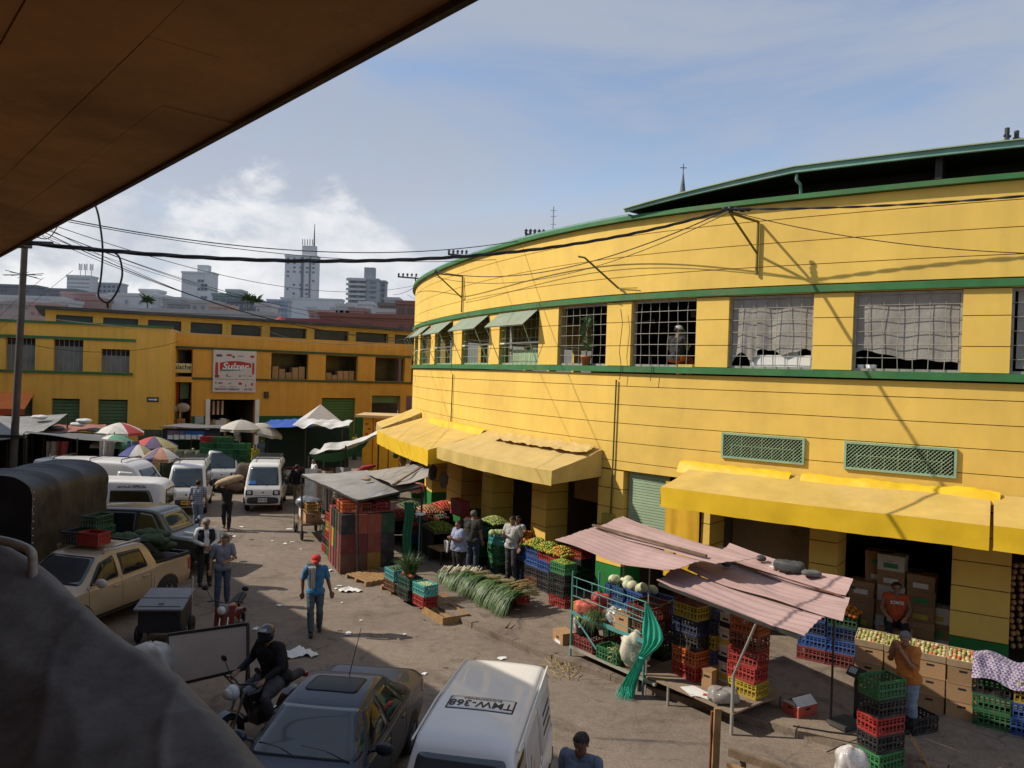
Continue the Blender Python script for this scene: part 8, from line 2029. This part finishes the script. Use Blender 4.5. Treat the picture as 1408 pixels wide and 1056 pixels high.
for r_ in range(3):
	for k in range(4):
		p = cw0 + cd * .0 + cbk * (.42 + .40 * k) + V((0,0,.02 + .555 * r_ + .27)); crate_end(p,cbk,cd,sdc[r_][k],'%s upright crate, %s row, %s back along the street side of the crate wall' % (sdc[r_][k],rw[r_],cn[k]))
for k in range(3):
	q = cw0 + cbk * (2.3 + .6 * (k // 2)) + cd * (.25 + .5 * (k % 2)); stack(q,math.atan2(cbk.y,cbk.x),[['green','dark green','red','yellow','red'],['dark green','black','green','red'],['red','black','dark green'],['black','brown','mustard'],['dark green','green','black']][k],['nearest behind the crate wall','inner nearest behind the crate wall','second behind the crate wall','inner second behind the crate wall','far behind the crate wall'][k])
for k in range(6): crate(cw0 + cd * (.35 + .42 * (k % 3)) + cbk * (.40 + .5 * (k // 3)) + V((0,0,1.70)),math.atan2(cd.y,cd.x),['orange','rust','red'][k % 3],'%s crate lying flat on top of the crate wall, %s row, %s' % (['orange','rust','red'][k % 3],['front','rear'][k // 3],['left','middle','right'][k % 3]))
mb = MB(); q = cw0 + cd * 1.78 - cbk * .02
mb.grid(lambda u,v: q + cd * (.02 + .28 * u + .02 * math.sin(v * 9)) + cbk * (.03 * math.sin(u * 18 + v * 3)) + V((0,0,1.95 * (1 - v) + .03)),16,20); mb.single('net_curtain',mat('dark green net',(.02,.14,.07),.7,.3,5,.3),'dark green net hanging at the right end of the crate wall','net')
# hand truck and goods on the street side of that stall
q = G(407,742); hc = thing('produce_cart','wheeled produce cart with cartons and bags along the street side of the grey stall','cart',q + V((.5,.6,0)))
M_c = TM(q + V((.25,.7,0)),math.atan2(cbk.y,cbk.x))
for y in (-.35,.35):
	for x in (-.7,.7): mb = MB(); mb.lathe([(.04,-.03),(.16,-.035),(.18,0),(.16,.035),(.04,.03)],16,0,M_c @ Matrix.Translation((x,y,.18)) @ Matrix.Rotation(R(90),4,'X')); mb.build('wheel',black,hc)
mb = MB(); mb.bx(-.9,.9,-.4,.4,.52,.58,0,M_c); mb.build('deck',wood_dk,hc)
mb = MB()
for x in (-.85,0,.85):
	for y in (-.38,.38): mb.tube([M_c @ V((x,y,.1)),M_c @ V((x,y,1.05))],.018,5)
for y in (-.38,.38): mb.tube([M_c @ V((-.85,y,1.05)),M_c @ V((.85,y,1.05))],.018,5)
mb.build('cage',steel_dk,hc)
for k,(x,z,c_,lb) in enumerate(((-.55,.59,carton,'brown carton at the near end of the produce cart'),(.0,.59,carton,'brown carton in the middle of the produce cart'),(.55,.59,carton_w,'white carton at the far end of the produce cart'))): carton_box(M_c @ V((x,0,z)),math.atan2(cbk.y,cbk.x),(.48,.5,.32),lb,c_)
crate(M_c @ V((-.4,0,.92)),math.atan2(cbk.y,cbk.x),'mustard','mustard crate on the cartons of the produce cart'); blob(M_c @ V((.3,0,1.12)),(.45,.28,.2),'plastic_sheet',mat('grey blue plastic',(.20,.22,.25),.3,.3,5,.4,spec=.6),'grey blue plastic sheet heaped on the produce cart','sheet',.06,5,.02)
for k,dx in enumerate((0,.45)):
	a = lerp(r_f0,r_b0,.62 - .25 * k); mb = MB(); mb.grid(lambda u,v: a + cd * (.1 + .3 * u) + cbk * .05 * math.sin(u * 9) + V((0,0,-.15 - .75 * v)),10,8); mb.single('hanging_cloth',white_c,['white cloth bundle hanging under the street edge of the grey roof, farther','white cloth hanging under the street edge of the grey roof, nearer'][k],'cloth')
# clutter in the shade behind that stall, before the piers
for k,(px,py,cols,lab) in enumerate(((563,760,['black','dark blue','maroon'],'in the shade right of the crate wall, left'),(585,752,['dark green','black','black'],'in the shade right of the crate wall, middle'),(604,748,['black','brown','maroon'],'in the shade right of the crate wall, right'),(628,758,['black','dark green'],'in the shade behind the woman in lilac'))):
	p,r = gs(px,py); p.y += .5; z = stack(p,r,cols,lab)
	heap(p + V((0,0,z - p.z - .02)),r,.5,.34,.08,.04,[TOM,ONI,AVO,TOM][k],['dull red','brown','dark green','dark red'][k] + ' produce on the shaded stack ' + ['right of the crate wall','in the middle of the shade','nearest the pier','behind the woman in lilac'][k],'vegetables')
p,r = gs(575,700); blob(V((p.x,p.y - 1,1.15)),(.35,.25,.2),'plastic_bag',mat('pink bag',(.62,.20,.20),.4,.25,7,.3),'pink and white plastic bag on the shaded stacks under the tan awning','bag',.05,7,.02)

dkc = mat('dark stall cloth',(.03,.026,.024),.9,.3,2,.3)
for k,(px,py,cols,lab) in enumerate(((549,742,TOM,'dull red produce, farthest from the street corner'),(566,728,AVO,'dark green produce behind the crate wall'),(590,735,ONI,'brown onions between the crate wall and the piers'),(612,728,TOM,'red produce in front of the shaded pier'),(604,762,LIME,'green limes left of the woman in lilac'))):
	p,r = gs(px,py); T = thing('produce_table','dark cloth covered table with ' + lab,'table',p,r)
	mb = MB(); mb.bx(-.7,.7,-.42,.42,.78,.83); mb.build('table_top',wood_dk,T,False)
	mb = MB(); mb.grid(lambda u,v: V((-.71 + 1.42 * u,-.44 + .03 * math.sin(u * 30) * v,.80 - .78 * v)),40,6); mb.grid(lambda u,v: V((-.72 + .03 * math.sin(u * 20) * v,-.43 + .86 * u,.80 - .78 * v)),20,6); mb.build('cloth',dkc,T,False)
	for x in (-.65,.65): mb = MB(); mb.bx(x - .03,x + .03,.34,.40,0,.779); mb.build('leg',steel_dk,T,False)
	heap(p + V((0,0,.84)),r,1.25,.72,.16,.05,cols,lab.split(',')[0].split(' behind')[0].split(' between')[0].split(' in front')[0].split(' left')[0] + ' heaped on table ' + ['one','two','three','four','five'][k] + ' of the shaded dark cloth tables','produce')
for k,(px,py,c,lab) in enumerate(((572,668,(.10,.16,.05),'green bunch'),(584,676,(.32,.2,.06),'tan net bag'),(601,684,(.05,.05,.05),'black bag'),(611,678,(.35,.06,.05),'red bag'),(629,690,(.12,.13,.16),'grey jacket'),(645,694,(.3,.26,.2),'beige bag'))):
	q = cpos(s_at(px,660),.9,2.35 - .1 * (k % 2)); mb = MB(); mb.tube([q + V((0,0,.9)),q + V((0,0,.25))],.006,4); mb.sphere(q,(.16,.14,.28),12,8); mb.v = [tuple(V(p_) + V((1,1,0)) * .04 * nz(p_,7)) for p_ in mb.v]
	mb.single('hanging_goods',mat('hung ' + lab,c,.7,.35,7,.3),lab + ' hanging in the shade under the awnings behind the crate wall','goods')
# ---------------------------------------------------------------- far stalls across the street
def parasol(px,py,Y,rad,cols,label,ztop=None,tilt=0.0,h=.42):
	t = D(px,py,Y); T = thing('parasol',label,'parasol',(t.x,Y,0),0,'market parasols'); ms = [mat('parasol ' + c,{'red': (.45,.06,.06),'white': (.60,.57,.52),'green': (.12,.33,.20),'purple': (.11,.085,.15),'blue': (.03,.04,.20),'orange': (.46,.24,.16),'yellow': (.42,.36,.16),'grey': (.36,.34,.29),'beige': (.46,.43,.37)}[c],.75,.15,3) for c in cols]
	mb = MB(); n = 8; Mx = Matrix.Translation(t) @ Matrix.Rotation(tilt,4,'Y')
	for k in range(n):
		for r0 in range(5):
			f0,f1 = r0 / 5,(r0 + 1) / 5; vs = []
			for f,kk in ((f0,k),(f1,k),(f1,k + .5),(f1,k + 1),(f0,k + 1),(f0,k + .5)):
				a = 2 * math.pi * kk / n; sc_ = 1 - (.06 if kk % 1 else 0) * f; vs.append(Mx @ V((rad * f * math.cos(a) * sc_,rad * f * math.sin(a) * sc_,-h * f ** 1.5)))
			mb.add(vs,[(0,1,2,5),(5,2,3,4)],k % len(ms),False)
		a0,a1 = 2 * math.pi * k / n,2 * math.pi * (k + 1) / n
		p0,p1 = V((rad * math.cos(a0),rad * math.sin(a0),-h)),V((rad * math.cos(a1),rad * math.sin(a1),-h)); dz = V((0,0,-.14)); mb.add([Mx @ p0,Mx @ ((p0 + p1) / 2 * .94),Mx @ p1,Mx @ (p1 + dz),Mx @ ((p0 + p1) / 2 * .94 + dz),Mx @ (p0 + dz)],[(0,1,4,5),(1,2,3,4)],k % len(ms))
	mb.build('canopy',ms,T)
	mb = MB(); mb.tube([V((t.x,Y,0)),t + V((0,0,.08))],.025,6); mb.build('pole',steel_dk,T)
	return T
parasol(165,581,35,1.05,['white','red','red','green','green','white'],'red white and green parasol, uppermost of the group at the left')
parasol(157,597,33.5,.95,['green','green','white'],'pale green parasol below the red white and green one')
parasol(212,600,33,1.0,['purple','yellow','white','green','red','red'],'red green and purple parasol in the middle of the left group')
parasol(190,611,31.8,.75,['blue','blue','white','yellow'],'small dark blue parasol with a white edge below the red and purple one')
parasol(222,615,31.5,.75,['purple','orange','white','white','orange'],'white orange and purple parasol, lowest of the left group')
parasol(332,577,38,1.05,['grey','beige','beige'],'large grey parasol over the green crate pile')
parasol(366,582,38.5,.95,['beige','grey'],'smaller grey parasol tilted beside the large grey one',tilt=.25)
# long dark stalls at the left
def sheet_roof(name,label,p00,p10,p01,p11,m,ribs=6,posts=True,seed=1.0,pm=steel_dk,extra=None,warp=.1):
	T = thing('market_stall',label,'market stall',((p00.x + p11.x) / 2,(p00.y + p11.y) / 2,0))
	corr(p00,p10,p01,p11,ribs=ribs,seed=seed,warp=warp).build('roof_sheet',m,T)
	if posts:
		for a in (p00,p10,p01,p11,lerp(p00,p10,.5)): mb = MB(); mb.tube([V((a.x,a.y,0)),a - V((0,0,.03))],.035,6); mb.build('post',pm,T)
	return T
dk_sheet = mat('dark grey sheet',(.14,.14,.14),.6,.3,1.2,dirt=(.30,.29,.27,.5),streak=.2)
lt_sheet = mat('mid grey sheet',(.24,.245,.24),.6,.3,1.2,dirt=(.12,.11,.1,.5),streak=.2)
redb = mat('red brown sheet',(.28,.11,.08),.75,.25,1.2,dirt=(.14,.1,.09,.5))
T1 = sheet_roof('','left stall under a sloping mid grey corrugated roof in front of the orange awning',D(-40,600,32),D(60,594,32.5),D(-30,572,35.5),D(93,569,36),lt_sheet,7,seed=21)
T2 = sheet_roof('','stall with a flat red brown roof littered with scraps, behind the parasols',D(45,594,34),D(150,591,34.5),D(80,583,37),D(145,583,37),redb,4,seed=22)
T3 = sheet_roof('','long dark grey roofed stall across the left middle ground',D(33,595,31.5),D(178,608,32.2),D(45,590,34.5),D(150,596,35),dk_sheet,5,seed=23)
T4 = sheet_roof('','dark roofed stall at the left picture edge behind the pole',D(-90,604,31),D(36,602,31.3),D(-90,596,34.5),D(40,594,34.5),dk_sheet,5,seed=24)
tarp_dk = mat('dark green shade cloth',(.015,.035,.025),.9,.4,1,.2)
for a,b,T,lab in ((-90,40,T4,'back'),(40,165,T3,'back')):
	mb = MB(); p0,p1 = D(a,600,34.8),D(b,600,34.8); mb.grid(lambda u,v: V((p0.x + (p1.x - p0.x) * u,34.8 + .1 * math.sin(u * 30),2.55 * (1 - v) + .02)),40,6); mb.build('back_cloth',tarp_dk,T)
for k in range(8):
	px = 30 + 17 * k; p = D(px,640,32.6 + .3 * (k % 2)); c = rnd.choice(['black','dark green','maroon','dark blue','brown']); stack(V((p.x,p.y,0)),rnd.uniform(-.1,.1),[c,rnd.choice(['maroon','dark green'])],'number %s from the left in the dark stalls' % ['one','two','three','four','five','six','seven','eight','nine','ten','eleven','twelve','thirteen','fourteen','fifteen','sixteen'][k])
for k,(px,c,lab) in enumerate(((72,(.30,.24,.18),'pale bundle'),(86,(.25,.04,.03),'red cloth'),(145,(.45,.42,.36),'cream garment'),(150,(.30,.26,.20),'beige garment'),(183,(.10,.12,.2),'navy apron'))):
	p = D(px,622,31.9); mb = MB(); mb.grid(lambda u,v: V((p.x - .25 + .5 * u * (1 - .3 * v),p.y + .06 * math.sin(u * 9),p.z + .45 - .95 * v)),8,8); mb.single('hanging_goods',mat('goods ' + lab,c,.8,.3,6),lab + ' hanging in the dark stall front at left','goods')
for k,(px,py,c) in enumerate(((55,575,'white'),(78,590,'grey'),(108,585,'white'),(130,593,'grey'),(55,596,'white'),(116,580,'white'))):
	p = D(px,py,34.5); blob(p + V((0,0,.05)),(.35,.25,.10),'rubbish_bag',white_c if c == 'white' else mat('grey rag',(.12,.12,.115),.8,.3,6,.3),['leftmost white','grey','tallest white','rightmost grey','lower left white','uppermost white'][k] + ' rag of those lying on the left stall roofs','rag',.06,5)
# orange and fruit crates under the parasols
for k in range(6):
	p = D(165 + 9 * k,640,33.0); z = stack(V((p.x,p.y,0)),0,['red','orange' if k % 2 else 'dark blue','orange'],['leftmost','second','third','fourth','fifth','rightmost'][k] + ' of the row under the left parasols')
# blue banner stall
st_ = thing('market_stall','dark stall with a blue banner and white price cards left of the green crate pile','market stall',(D(255,600,37.5).x,37.5,0))
pa,pb_ = D(222,586,37.5),D(306,585,37.5)
mb = MB(); mb.slab(lambda u,v: V((pa.x + (pb_.x - pa.x) * u,37.3 + 2.2 * v,pa.z + .02 * math.sin(u * 9))),10,3,.05); mb.build('roof_sheet',dk_sheet,st_)
mb = MB(); q0,q1 = D(226,596,37.45),D(304,596,37.45); mb.bx(q0.x,q1.x,37.46,37.5,q0.z - .30,q0.z + .26); mb.build('dark_panel',mat('dark fascia',(.03,.03,.035),.6),st_)
mb = MB(); q0,q1 = D(254,592,37.4),D(280,600,37.4); mb.bx(q0.x,q1.x,37.42,37.455,q1.z,q0.z); bn_ = mb.build('banner',mat('blue banner',(.03,.12,.38),.5,.35,2),st_)
text_mesh('MERCADO',.16,frame(V(((q0.x + q1.x) / 2,37.415,q1.z + .1)),(1,0,0)),paper,bn_) if False else None
mb = MB(); q0,q1 = D(230,592,37.4),D(253,598,37.4); mb.bx(q0.x,q1.x,37.42,37.455,q1.z,q0.z); mb.build('banner',mat('mixed banner',(.20,.16,.20),.5,.6,4),st_)
for k in range(6):
	mb = MB(); q0 = D(234 + 8.2 * k,601,37.3); mb.box(q0,(.24,.01,.20 + .03 * (k % 2)),0,0); mb.build('price_card',paper,st_)
for px in (223,263,305): mb = MB(); q0 = D(px,600,37.5); mb.tube([V((q0.x,37.5,0)),V((q0.x,37.5,q0.z))],.04,6); mb.build('post',steel_dk,st_)
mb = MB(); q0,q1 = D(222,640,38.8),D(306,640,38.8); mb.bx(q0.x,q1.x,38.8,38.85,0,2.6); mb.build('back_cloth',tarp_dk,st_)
mb = MB(); q0,q1 = D(190,590,38),D(222,606,38); mb.bx(q0.x,q1.x,38,38.05,q1.z - .5,q0.z); mb.single('leafy_backdrop',mat('mottled green sheet',(.10,.12,.06),.8,.7,6),'mottled green sheet hanging behind the left parasols','sheet')
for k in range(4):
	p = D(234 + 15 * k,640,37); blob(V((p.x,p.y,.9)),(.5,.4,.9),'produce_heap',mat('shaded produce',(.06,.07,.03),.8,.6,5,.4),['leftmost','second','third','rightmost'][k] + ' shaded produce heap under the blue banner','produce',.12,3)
# green crate pile
GC = 0
pz = G(281,652); pz2 = G(338,652);
for c_ in range(8):
	for r_ in range(1):
		for j in range(9):
			x = D(283 + 7.6 * c_,640,36.6 + .6 * r_).x; col = 'red' if (j == 8 and c_ in (0,1)) else rnd.choice(['green','green','dark green'])
			if j == 8 and c_ > 4: continue
			crate((x + rnd.uniform(-.02,.02),36.6 + .6 * r_,CH_ * j),R(90) if False else rnd.uniform(-.05,.05) + R(90),col,'%s crate, layer %s, column %s, %s rank of the tall green pile' % (col,['one','two','three','four','five','six','seven','eight','nine'][j],['one','two','three','four','five','six','seven','eight'][c_],['front','rear'][r_]),False,'crates in the tall green pile')
# goods right of it
for k,(px,c,h,lab) in enumerate(((322,(.10,.06,.04),.7,'brown sack pile'),(340,(.10,.07,.05),1.3,'dark bundle'),(372,(.30,.05,.06),1.0,'red produce heap'),(380,(.22,.18,.16),.9,'grey sack heap'),(394,(.05,.05,.05),1.1,'black crate heap'))):
	p = D(px,640,35.8 + .5 * (k % 2)); blob(V((p.x,p.y,h * .5)),(.55,.4,h * .55),'goods_heap',mat('goods ' + lab,c,.8,.4,5,.3),lab + ' on the ground between the green pile and the far stalls','goods',.10,4)
# blue tarp stall, tent, kiosk
bt = thing('market_stall','stall under a blue tarp with a crumpled white edge left of the pointed tent','market stall',(D(400,600,39).x,40,0))
blue_t = mat('blue tarp',(.03,.10,.42),.5,.2,2,.3); wht_t = mat('white tarp',(.62,.62,.60),.5,.15,2,.3)
a,b = D(352,588,38),D(432,587,38.5); c_,d_ = D(372,577,42),D(420,576,42)
mb = MB(); mb.grid(lambda u,v: lerp(lerp(a,b,u),lerp(c_,d_,u),v) + V((0,0,.10 * nz((u * 5,v * 4,3)))),30,10,0); mb.build('tarp_roof',blue_t,bt)
a,b = D(402,579,37.8),D(478,582,38.2)
mb = MB(); mb.grid(lambda u,v: lerp(a,b,u) + V((0,1.4 * (1 - v),.05 - .25 * v - .10 * math.sin(u * 11) * v + .10 * nz((u * 7,v * 3,5)))),40,8); mb.build('white_edge',wht_t,bt)
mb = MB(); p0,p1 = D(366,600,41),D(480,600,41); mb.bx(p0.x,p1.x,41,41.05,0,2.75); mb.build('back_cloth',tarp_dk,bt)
for px in (368,420,470): p = D(px,600,38.5); mb = MB(); mb.tube([V((p.x,38.5,0)),V((p.x,38.5,2.85))],.035,6); mb.build('post',steel_dk,bt)
for k in range(6):
	p = D(398 + 13 * k,630,39.3); stack(V((p.x,p.y,0)),0,[rnd.choice(['black','brown','dark green','maroon']) for _ in range(3)],'number %s from the left under the blue tarp' % ['one','two','three','four','five','six','seven','eight','nine'][k])
tn_ = thing('gazebo_tent','pointed grey white gazebo tent in front of the green shutter','tent',(D(442,600,42.5).x,42.5,0))
ap = D(441,556,42.5); hw = 32 * 42.5 / 1080; zb_ = D(441,577,42.5).z; sh_t = mat('tent cloth',(.46,.43,.40),.8,.1,1)
mb = MB(); cs_ = [V((ap.x + sx_ * hw * 1.0 + .15 * sy_,42.5 + sy_ * hw,zb_)) for sx_,sy_ in ((-.25,-1.15),(1,-.35),(.25,1.1),(-1,.35))]
for k in range(4): mb.add([ap,cs_[k],cs_[(k + 1) % 4]],[(0,1,2)]); mb.add([cs_[k],cs_[(k + 1) % 4],cs_[(k + 1) % 4] - V((0,0,.25)),cs_[k] - V((0,0,.25))],[(0,1,2,3)])
mb.build('canopy',sh_t,tn_)
for c_ in cs_: mb = MB(); mb.tube([V((c_.x,c_.y,0)),c_],.03,6); mb.build('leg',steel_lt,tn_)
kk = thing('kiosk','small yellow kiosk with a flat cream roof and red lettering by the hall corner','kiosk',(D(520,600,40.5).x,41,0),0)
x0,x1 = D(499,590,40.3).x,D(549,590,40.3).x; zt_ = D(520,574,40.3).z
mb = MB(); mb.bx(x0,x1,40.3,42.2,.1,zt_ - .02); mb.build('cabin',mat('kiosk yellow',(.66,.36,.02),.6,.12,1.5),kk)
mb = MB(); mb.bx(x0 - .35,x1 + .2,39.9,42.5,zt_,zt_ + .12); mb.build('roof',mat('kiosk roof',(.55,.40,.20),.8,.2,1),kk)
xm = x0 + (x1 - x0) * .27
mb = MB(); mb.bx(xm,xm + .05,40.28,40.299,.2,zt_ - .03); mb.build('corner_strip',mat('kiosk red',(.40,.05,.02),.6),kk)
mb = MB()
for k in range(4): mb.box((x0 + .2 + .12 * (k % 2),40.292,zt_ - .35 - .25 * k),(.16,.012,.10),0,0)
mb.box((x0 + (x1 - x0) * .40,40.292,zt_ - .3),(.22,.012,.32)); mb.build('lettering',MATS['kiosk red'],kk)
# white edged stall right of the street
ws = thing('market_stall','stall with a long white edged tarp roof beyond the grey roofed stall','market stall',(D(480,640,33).x,33.5,0))
a,b = D(425,624,31.0),D(521,596,34.5); c_,d_ = D(446,612,34),D(535,586,38)
mb = MB(); mb.grid(lambda u,v: lerp(lerp(a,b,u),lerp(c_,d_,u),v) + V((0,0,.16 * math.sin(v * 7 + u * 3) * .6 - .25 * math.sin(u * math.pi) + .08 * nz((u * 6,v * 4,9)))),40,14); mb.build('tarp_roof',wht_t,ws)
mb = MB(); mb.grid(lambda u,v: lerp(a,b,u) + V((.02,.05,-.25 * math.sin(u * math.pi) - .04 - .38 * v * math.sin(min(1,u * 1.2) * math.pi) ** .5)),30,3); mb.build('green_valance',mat('dark green cloth',(.02,.10,.05),.8,.2,2),ws)
for q in (a,b,lerp(a,b,.5),c_,d_): mb = MB(); mb.tube([V((q.x,q.y,0)),q - V((0,0,.1))],.035,6); mb.build('post',steel_dk,ws)
for k in range(7):
	t = k / 6; p = lerp(a,b,t) + V((.6,.5,0)); stack(V((p.x,p.y,0)),.9,[rnd.choice(['black','dark green','maroon','brown']) for _ in range(2)],'number %s under the white edged tarp' % ['one','two','three','four','five','six','seven','eight','nine','ten'][k])
	heap(V((p.x,p.y,.53)),.9,.5,.36,.10,.05,rnd.choice([TOM,LIME,ONI,ORANGE,AVO]),'produce heap %s from the street under the white edged tarp' % ['first','second','third','fourth','fifth','sixth','seventh','eighth','ninth','last'][k],'produce')
for k,(px,c,lab) in enumerate(((447,(.32,.26,.18),'beige rack of goods'),(430,(.6,.6,.58),'white hanging apron'),(500,(.35,.05,.03),'red folded parasol'),(472,(.3,.3,.3),'grey bundle'))):
	p = D(px,650,30 + .4 * k);
	if k == 2:
		mb = MB(); mb.tube([D(488,650,30),D(500,645,30.3),D(516,640,30.6)],[.05,.14,.05],8); mb.single('folded_parasol',mat('red parasol cloth',(0.4,.03,.04),.7),'red folded parasol lying behind the grey stall roof','parasol')
	else:
		mb = MB(); mb.grid(lambda u,v: V((p.x - .3 + .6 * u,p.y + .08 * math.sin(u * 8),1.9 - 1.2 * v)),8,6); mb.single('hanging_goods',mat('goods ' + lab,c,.8,.3,5),lab + ' beyond the grey stall roof','goods')
# ---------------------------------------------------------------- near left street things
wb = thing('sign_board','blank white sandwich board on black legs in the shade at lower left','sign board',G(290,955) * 1.0)
tl,tr,br,bl_ = D(231,873,13.9),D(340,858,13.5),D(340,919,13.45),D(232,944,13.85)
nrm = (tr - tl).cross(bl_ - tl).normalized()
mb = MB(); vs = [p + nrm * o for o in (.0,.03) for p in (tl,tr,br,bl_)]; mb.add(vs,[(0,1,2,3),(7,6,5,4),(0,4,5,1),(1,5,6,2),(2,6,7,3),(3,7,4,0)]); mb.build('panel',mat('scuffed whiteboard',(.72,.69,.65),.6,.12,1.6,dirt=(.3,.27,.24,.5)),wb)
mb = MB()
for p,q in ((tl,tr),(tr,br),(br,bl_),(bl_,tl)): mb.bar(p + nrm * .015,q + nrm * .015,.05,.05)
mb.build('frame',steel_dk,wb)
for p in (br,bl_):
	mb = MB(); mb.bar(p,V((p.x,p.y - .05,0)),.04,.04); mb.bar(lerp(br,bl_,.3 if p is br else .7),V((p.x,p.y + .0,.1)),.025,.025); mb.bar(p + V((0,0,.3)),V((p.x - .1,p.y + .5,0)),.03,.03); mb.build('leg',steel_dk,wb)
q = G(240,868) - V((0,.75,0)); ctg = thing('delivery_cart','cargo cart with a sloping grey lid beside the scooter','cart',q + V((0,.3,0)),HD(.1,-1))
mb = MB(); mb.bx(-.35,.42,-.42,.42,.25,.80); mb.build('box',mat('dark cart box',(.03,.03,.034),.5,.2,3),ctg,False)
mb = MB(); Mx = Matrix.Translation((.05,0,.86)) @ Matrix.Rotation(R(8),4,'Y'); mb.bx(-.50,.0,-.46,.46,-.02,.02,0,Mx); mb.build('lid',mat('grey cart lid',(.19,.19,.20),.5,.15,2),ctg,False)
mb = MB(); Mx = Matrix.Translation((.30,0,.80)) @ Matrix.Rotation(R(14),4,'Y'); mb.bx(-.22,.22,-.48,.48,-.02,.02,0,Mx); mb.bx(-.05,.02,-.05,.05,.021,.045,0,Mx); mb.build('lid',MATS['grey cart lid'],ctg,False)
for y in (-.4,.38): mb = MB(); mb.tube([(-.45,y,.6),(-.5,y,1.18)],.02,6); mb.build('handle',chrome,ctg,False)
for x in (-.3,.3):
	for y in (-.44,.44): mb = MB(); mb.lathe([(.04,-.03),(.17,-.035),(.2,0),(.17,.035),(.04,.03)],18,0,Matrix.Translation((x,y,.2)) @ Matrix.Rotation(R(90),4,'X')); mb.build('wheel',black,ctg,False)
blob(D(212,895,13.8) - V((0,0,.15)),(.36,.25,.30),'plastic_bag',mat('white sack',(.55,.53,.48),.6,.2,4,.4),'crumpled white sack between the grey tarpaulin and the white board','bag',.08,4,.02)
# crates on the pickup roof rack
PM = PICK.matrix_basis
for k,(x,y,z,c,lab) in enumerate(((.15,.12,1.735,'red','red crate on the roof rack of the beige pickup'),(-.42,-.25,1.735,'dark green','dark green crate behind the red one on the pickup roof'),(.12,-.35,1.735,'black','black crate beside the red one on the pickup roof'),(-.35,-.25,2.005,'dark green','upper dark green crate on the pickup roof'))):
	crate(PM @ V((x,y,z)),HD(pv.x,pv.y) + R(90) * (k == 0),c,lab,closed=(k == 0))
# litter
for k in range(46):
	px,py = rnd.uniform(330,760),rnd.uniform(700,985)
	if k < 16: px,py = [(345,742),(322,738),(332,725),(356,731),(392,748),(402,746),(474,812),(462,810),(384,833),(466,867),(479,872),(398,728),(637,915),(690,906),(352,865),(366,888)][k]
	q = G(px,py); mb = MB(); sz = rnd.uniform(.04,.13) if k > 15 else rnd.uniform(.1,.22); a = rnd.uniform(0,6); fn = lambda u,v: q + V(((u - .5) * sz * math.cos(a) - (v - .5) * sz * .7 * math.sin(a),(u - .5) * sz * math.sin(a) + (v - .5) * sz * .7 * math.cos(a),.016 + .03 * abs(nz((u * 3 + k,v * 3,k)))))
	mb.grid(fn,4,4); mb.single('litter_scrap',paper if k % 3 else mat('brown litter',(.22,.17,.11),.8),'pale scrap of litter lying flat on the street surface' if k % 3 else 'brownish scrap of litter lying flat on the street surface','litter','scraps of litter on the street')
for px,py,sz,lab in ((482,812,.45,'torn white papers on the street left of the pallets'),(413,899,.55,'white cloth lying on the street beside the motorcyclist'),(447,785,.3,'white plastic bag on the ground at the corner of the crate wall')):
	q = G(px,py); mb = MB(); mb.grid(lambda u,v: q + V(((u - .5) * sz * (1 + .4 * math.sin(v * 5)),(v - .5) * sz * .9 * (1 + .3 * math.sin(u * 6)),.02 + .09 * abs(nz((u * 3,v * 3,px))))),12,12); mb.single('litter_sheet',paper,lab,'litter')
mb = MB(); q = G(712,892)
mb.tube([G(690,868) + V((0,0,.04)),G(697,872) + V((0,0,.18)),G(702,866) + V((0,0,.2))],[.03,.03,.01],6); mb.tube([G(693,872) + V((0,0,.03)),G(704,874) + V((0,0,.12))],.02,5); mb.single('twig',wood_dk,'small dark broken twig standing on the street right of the leeks','twig')
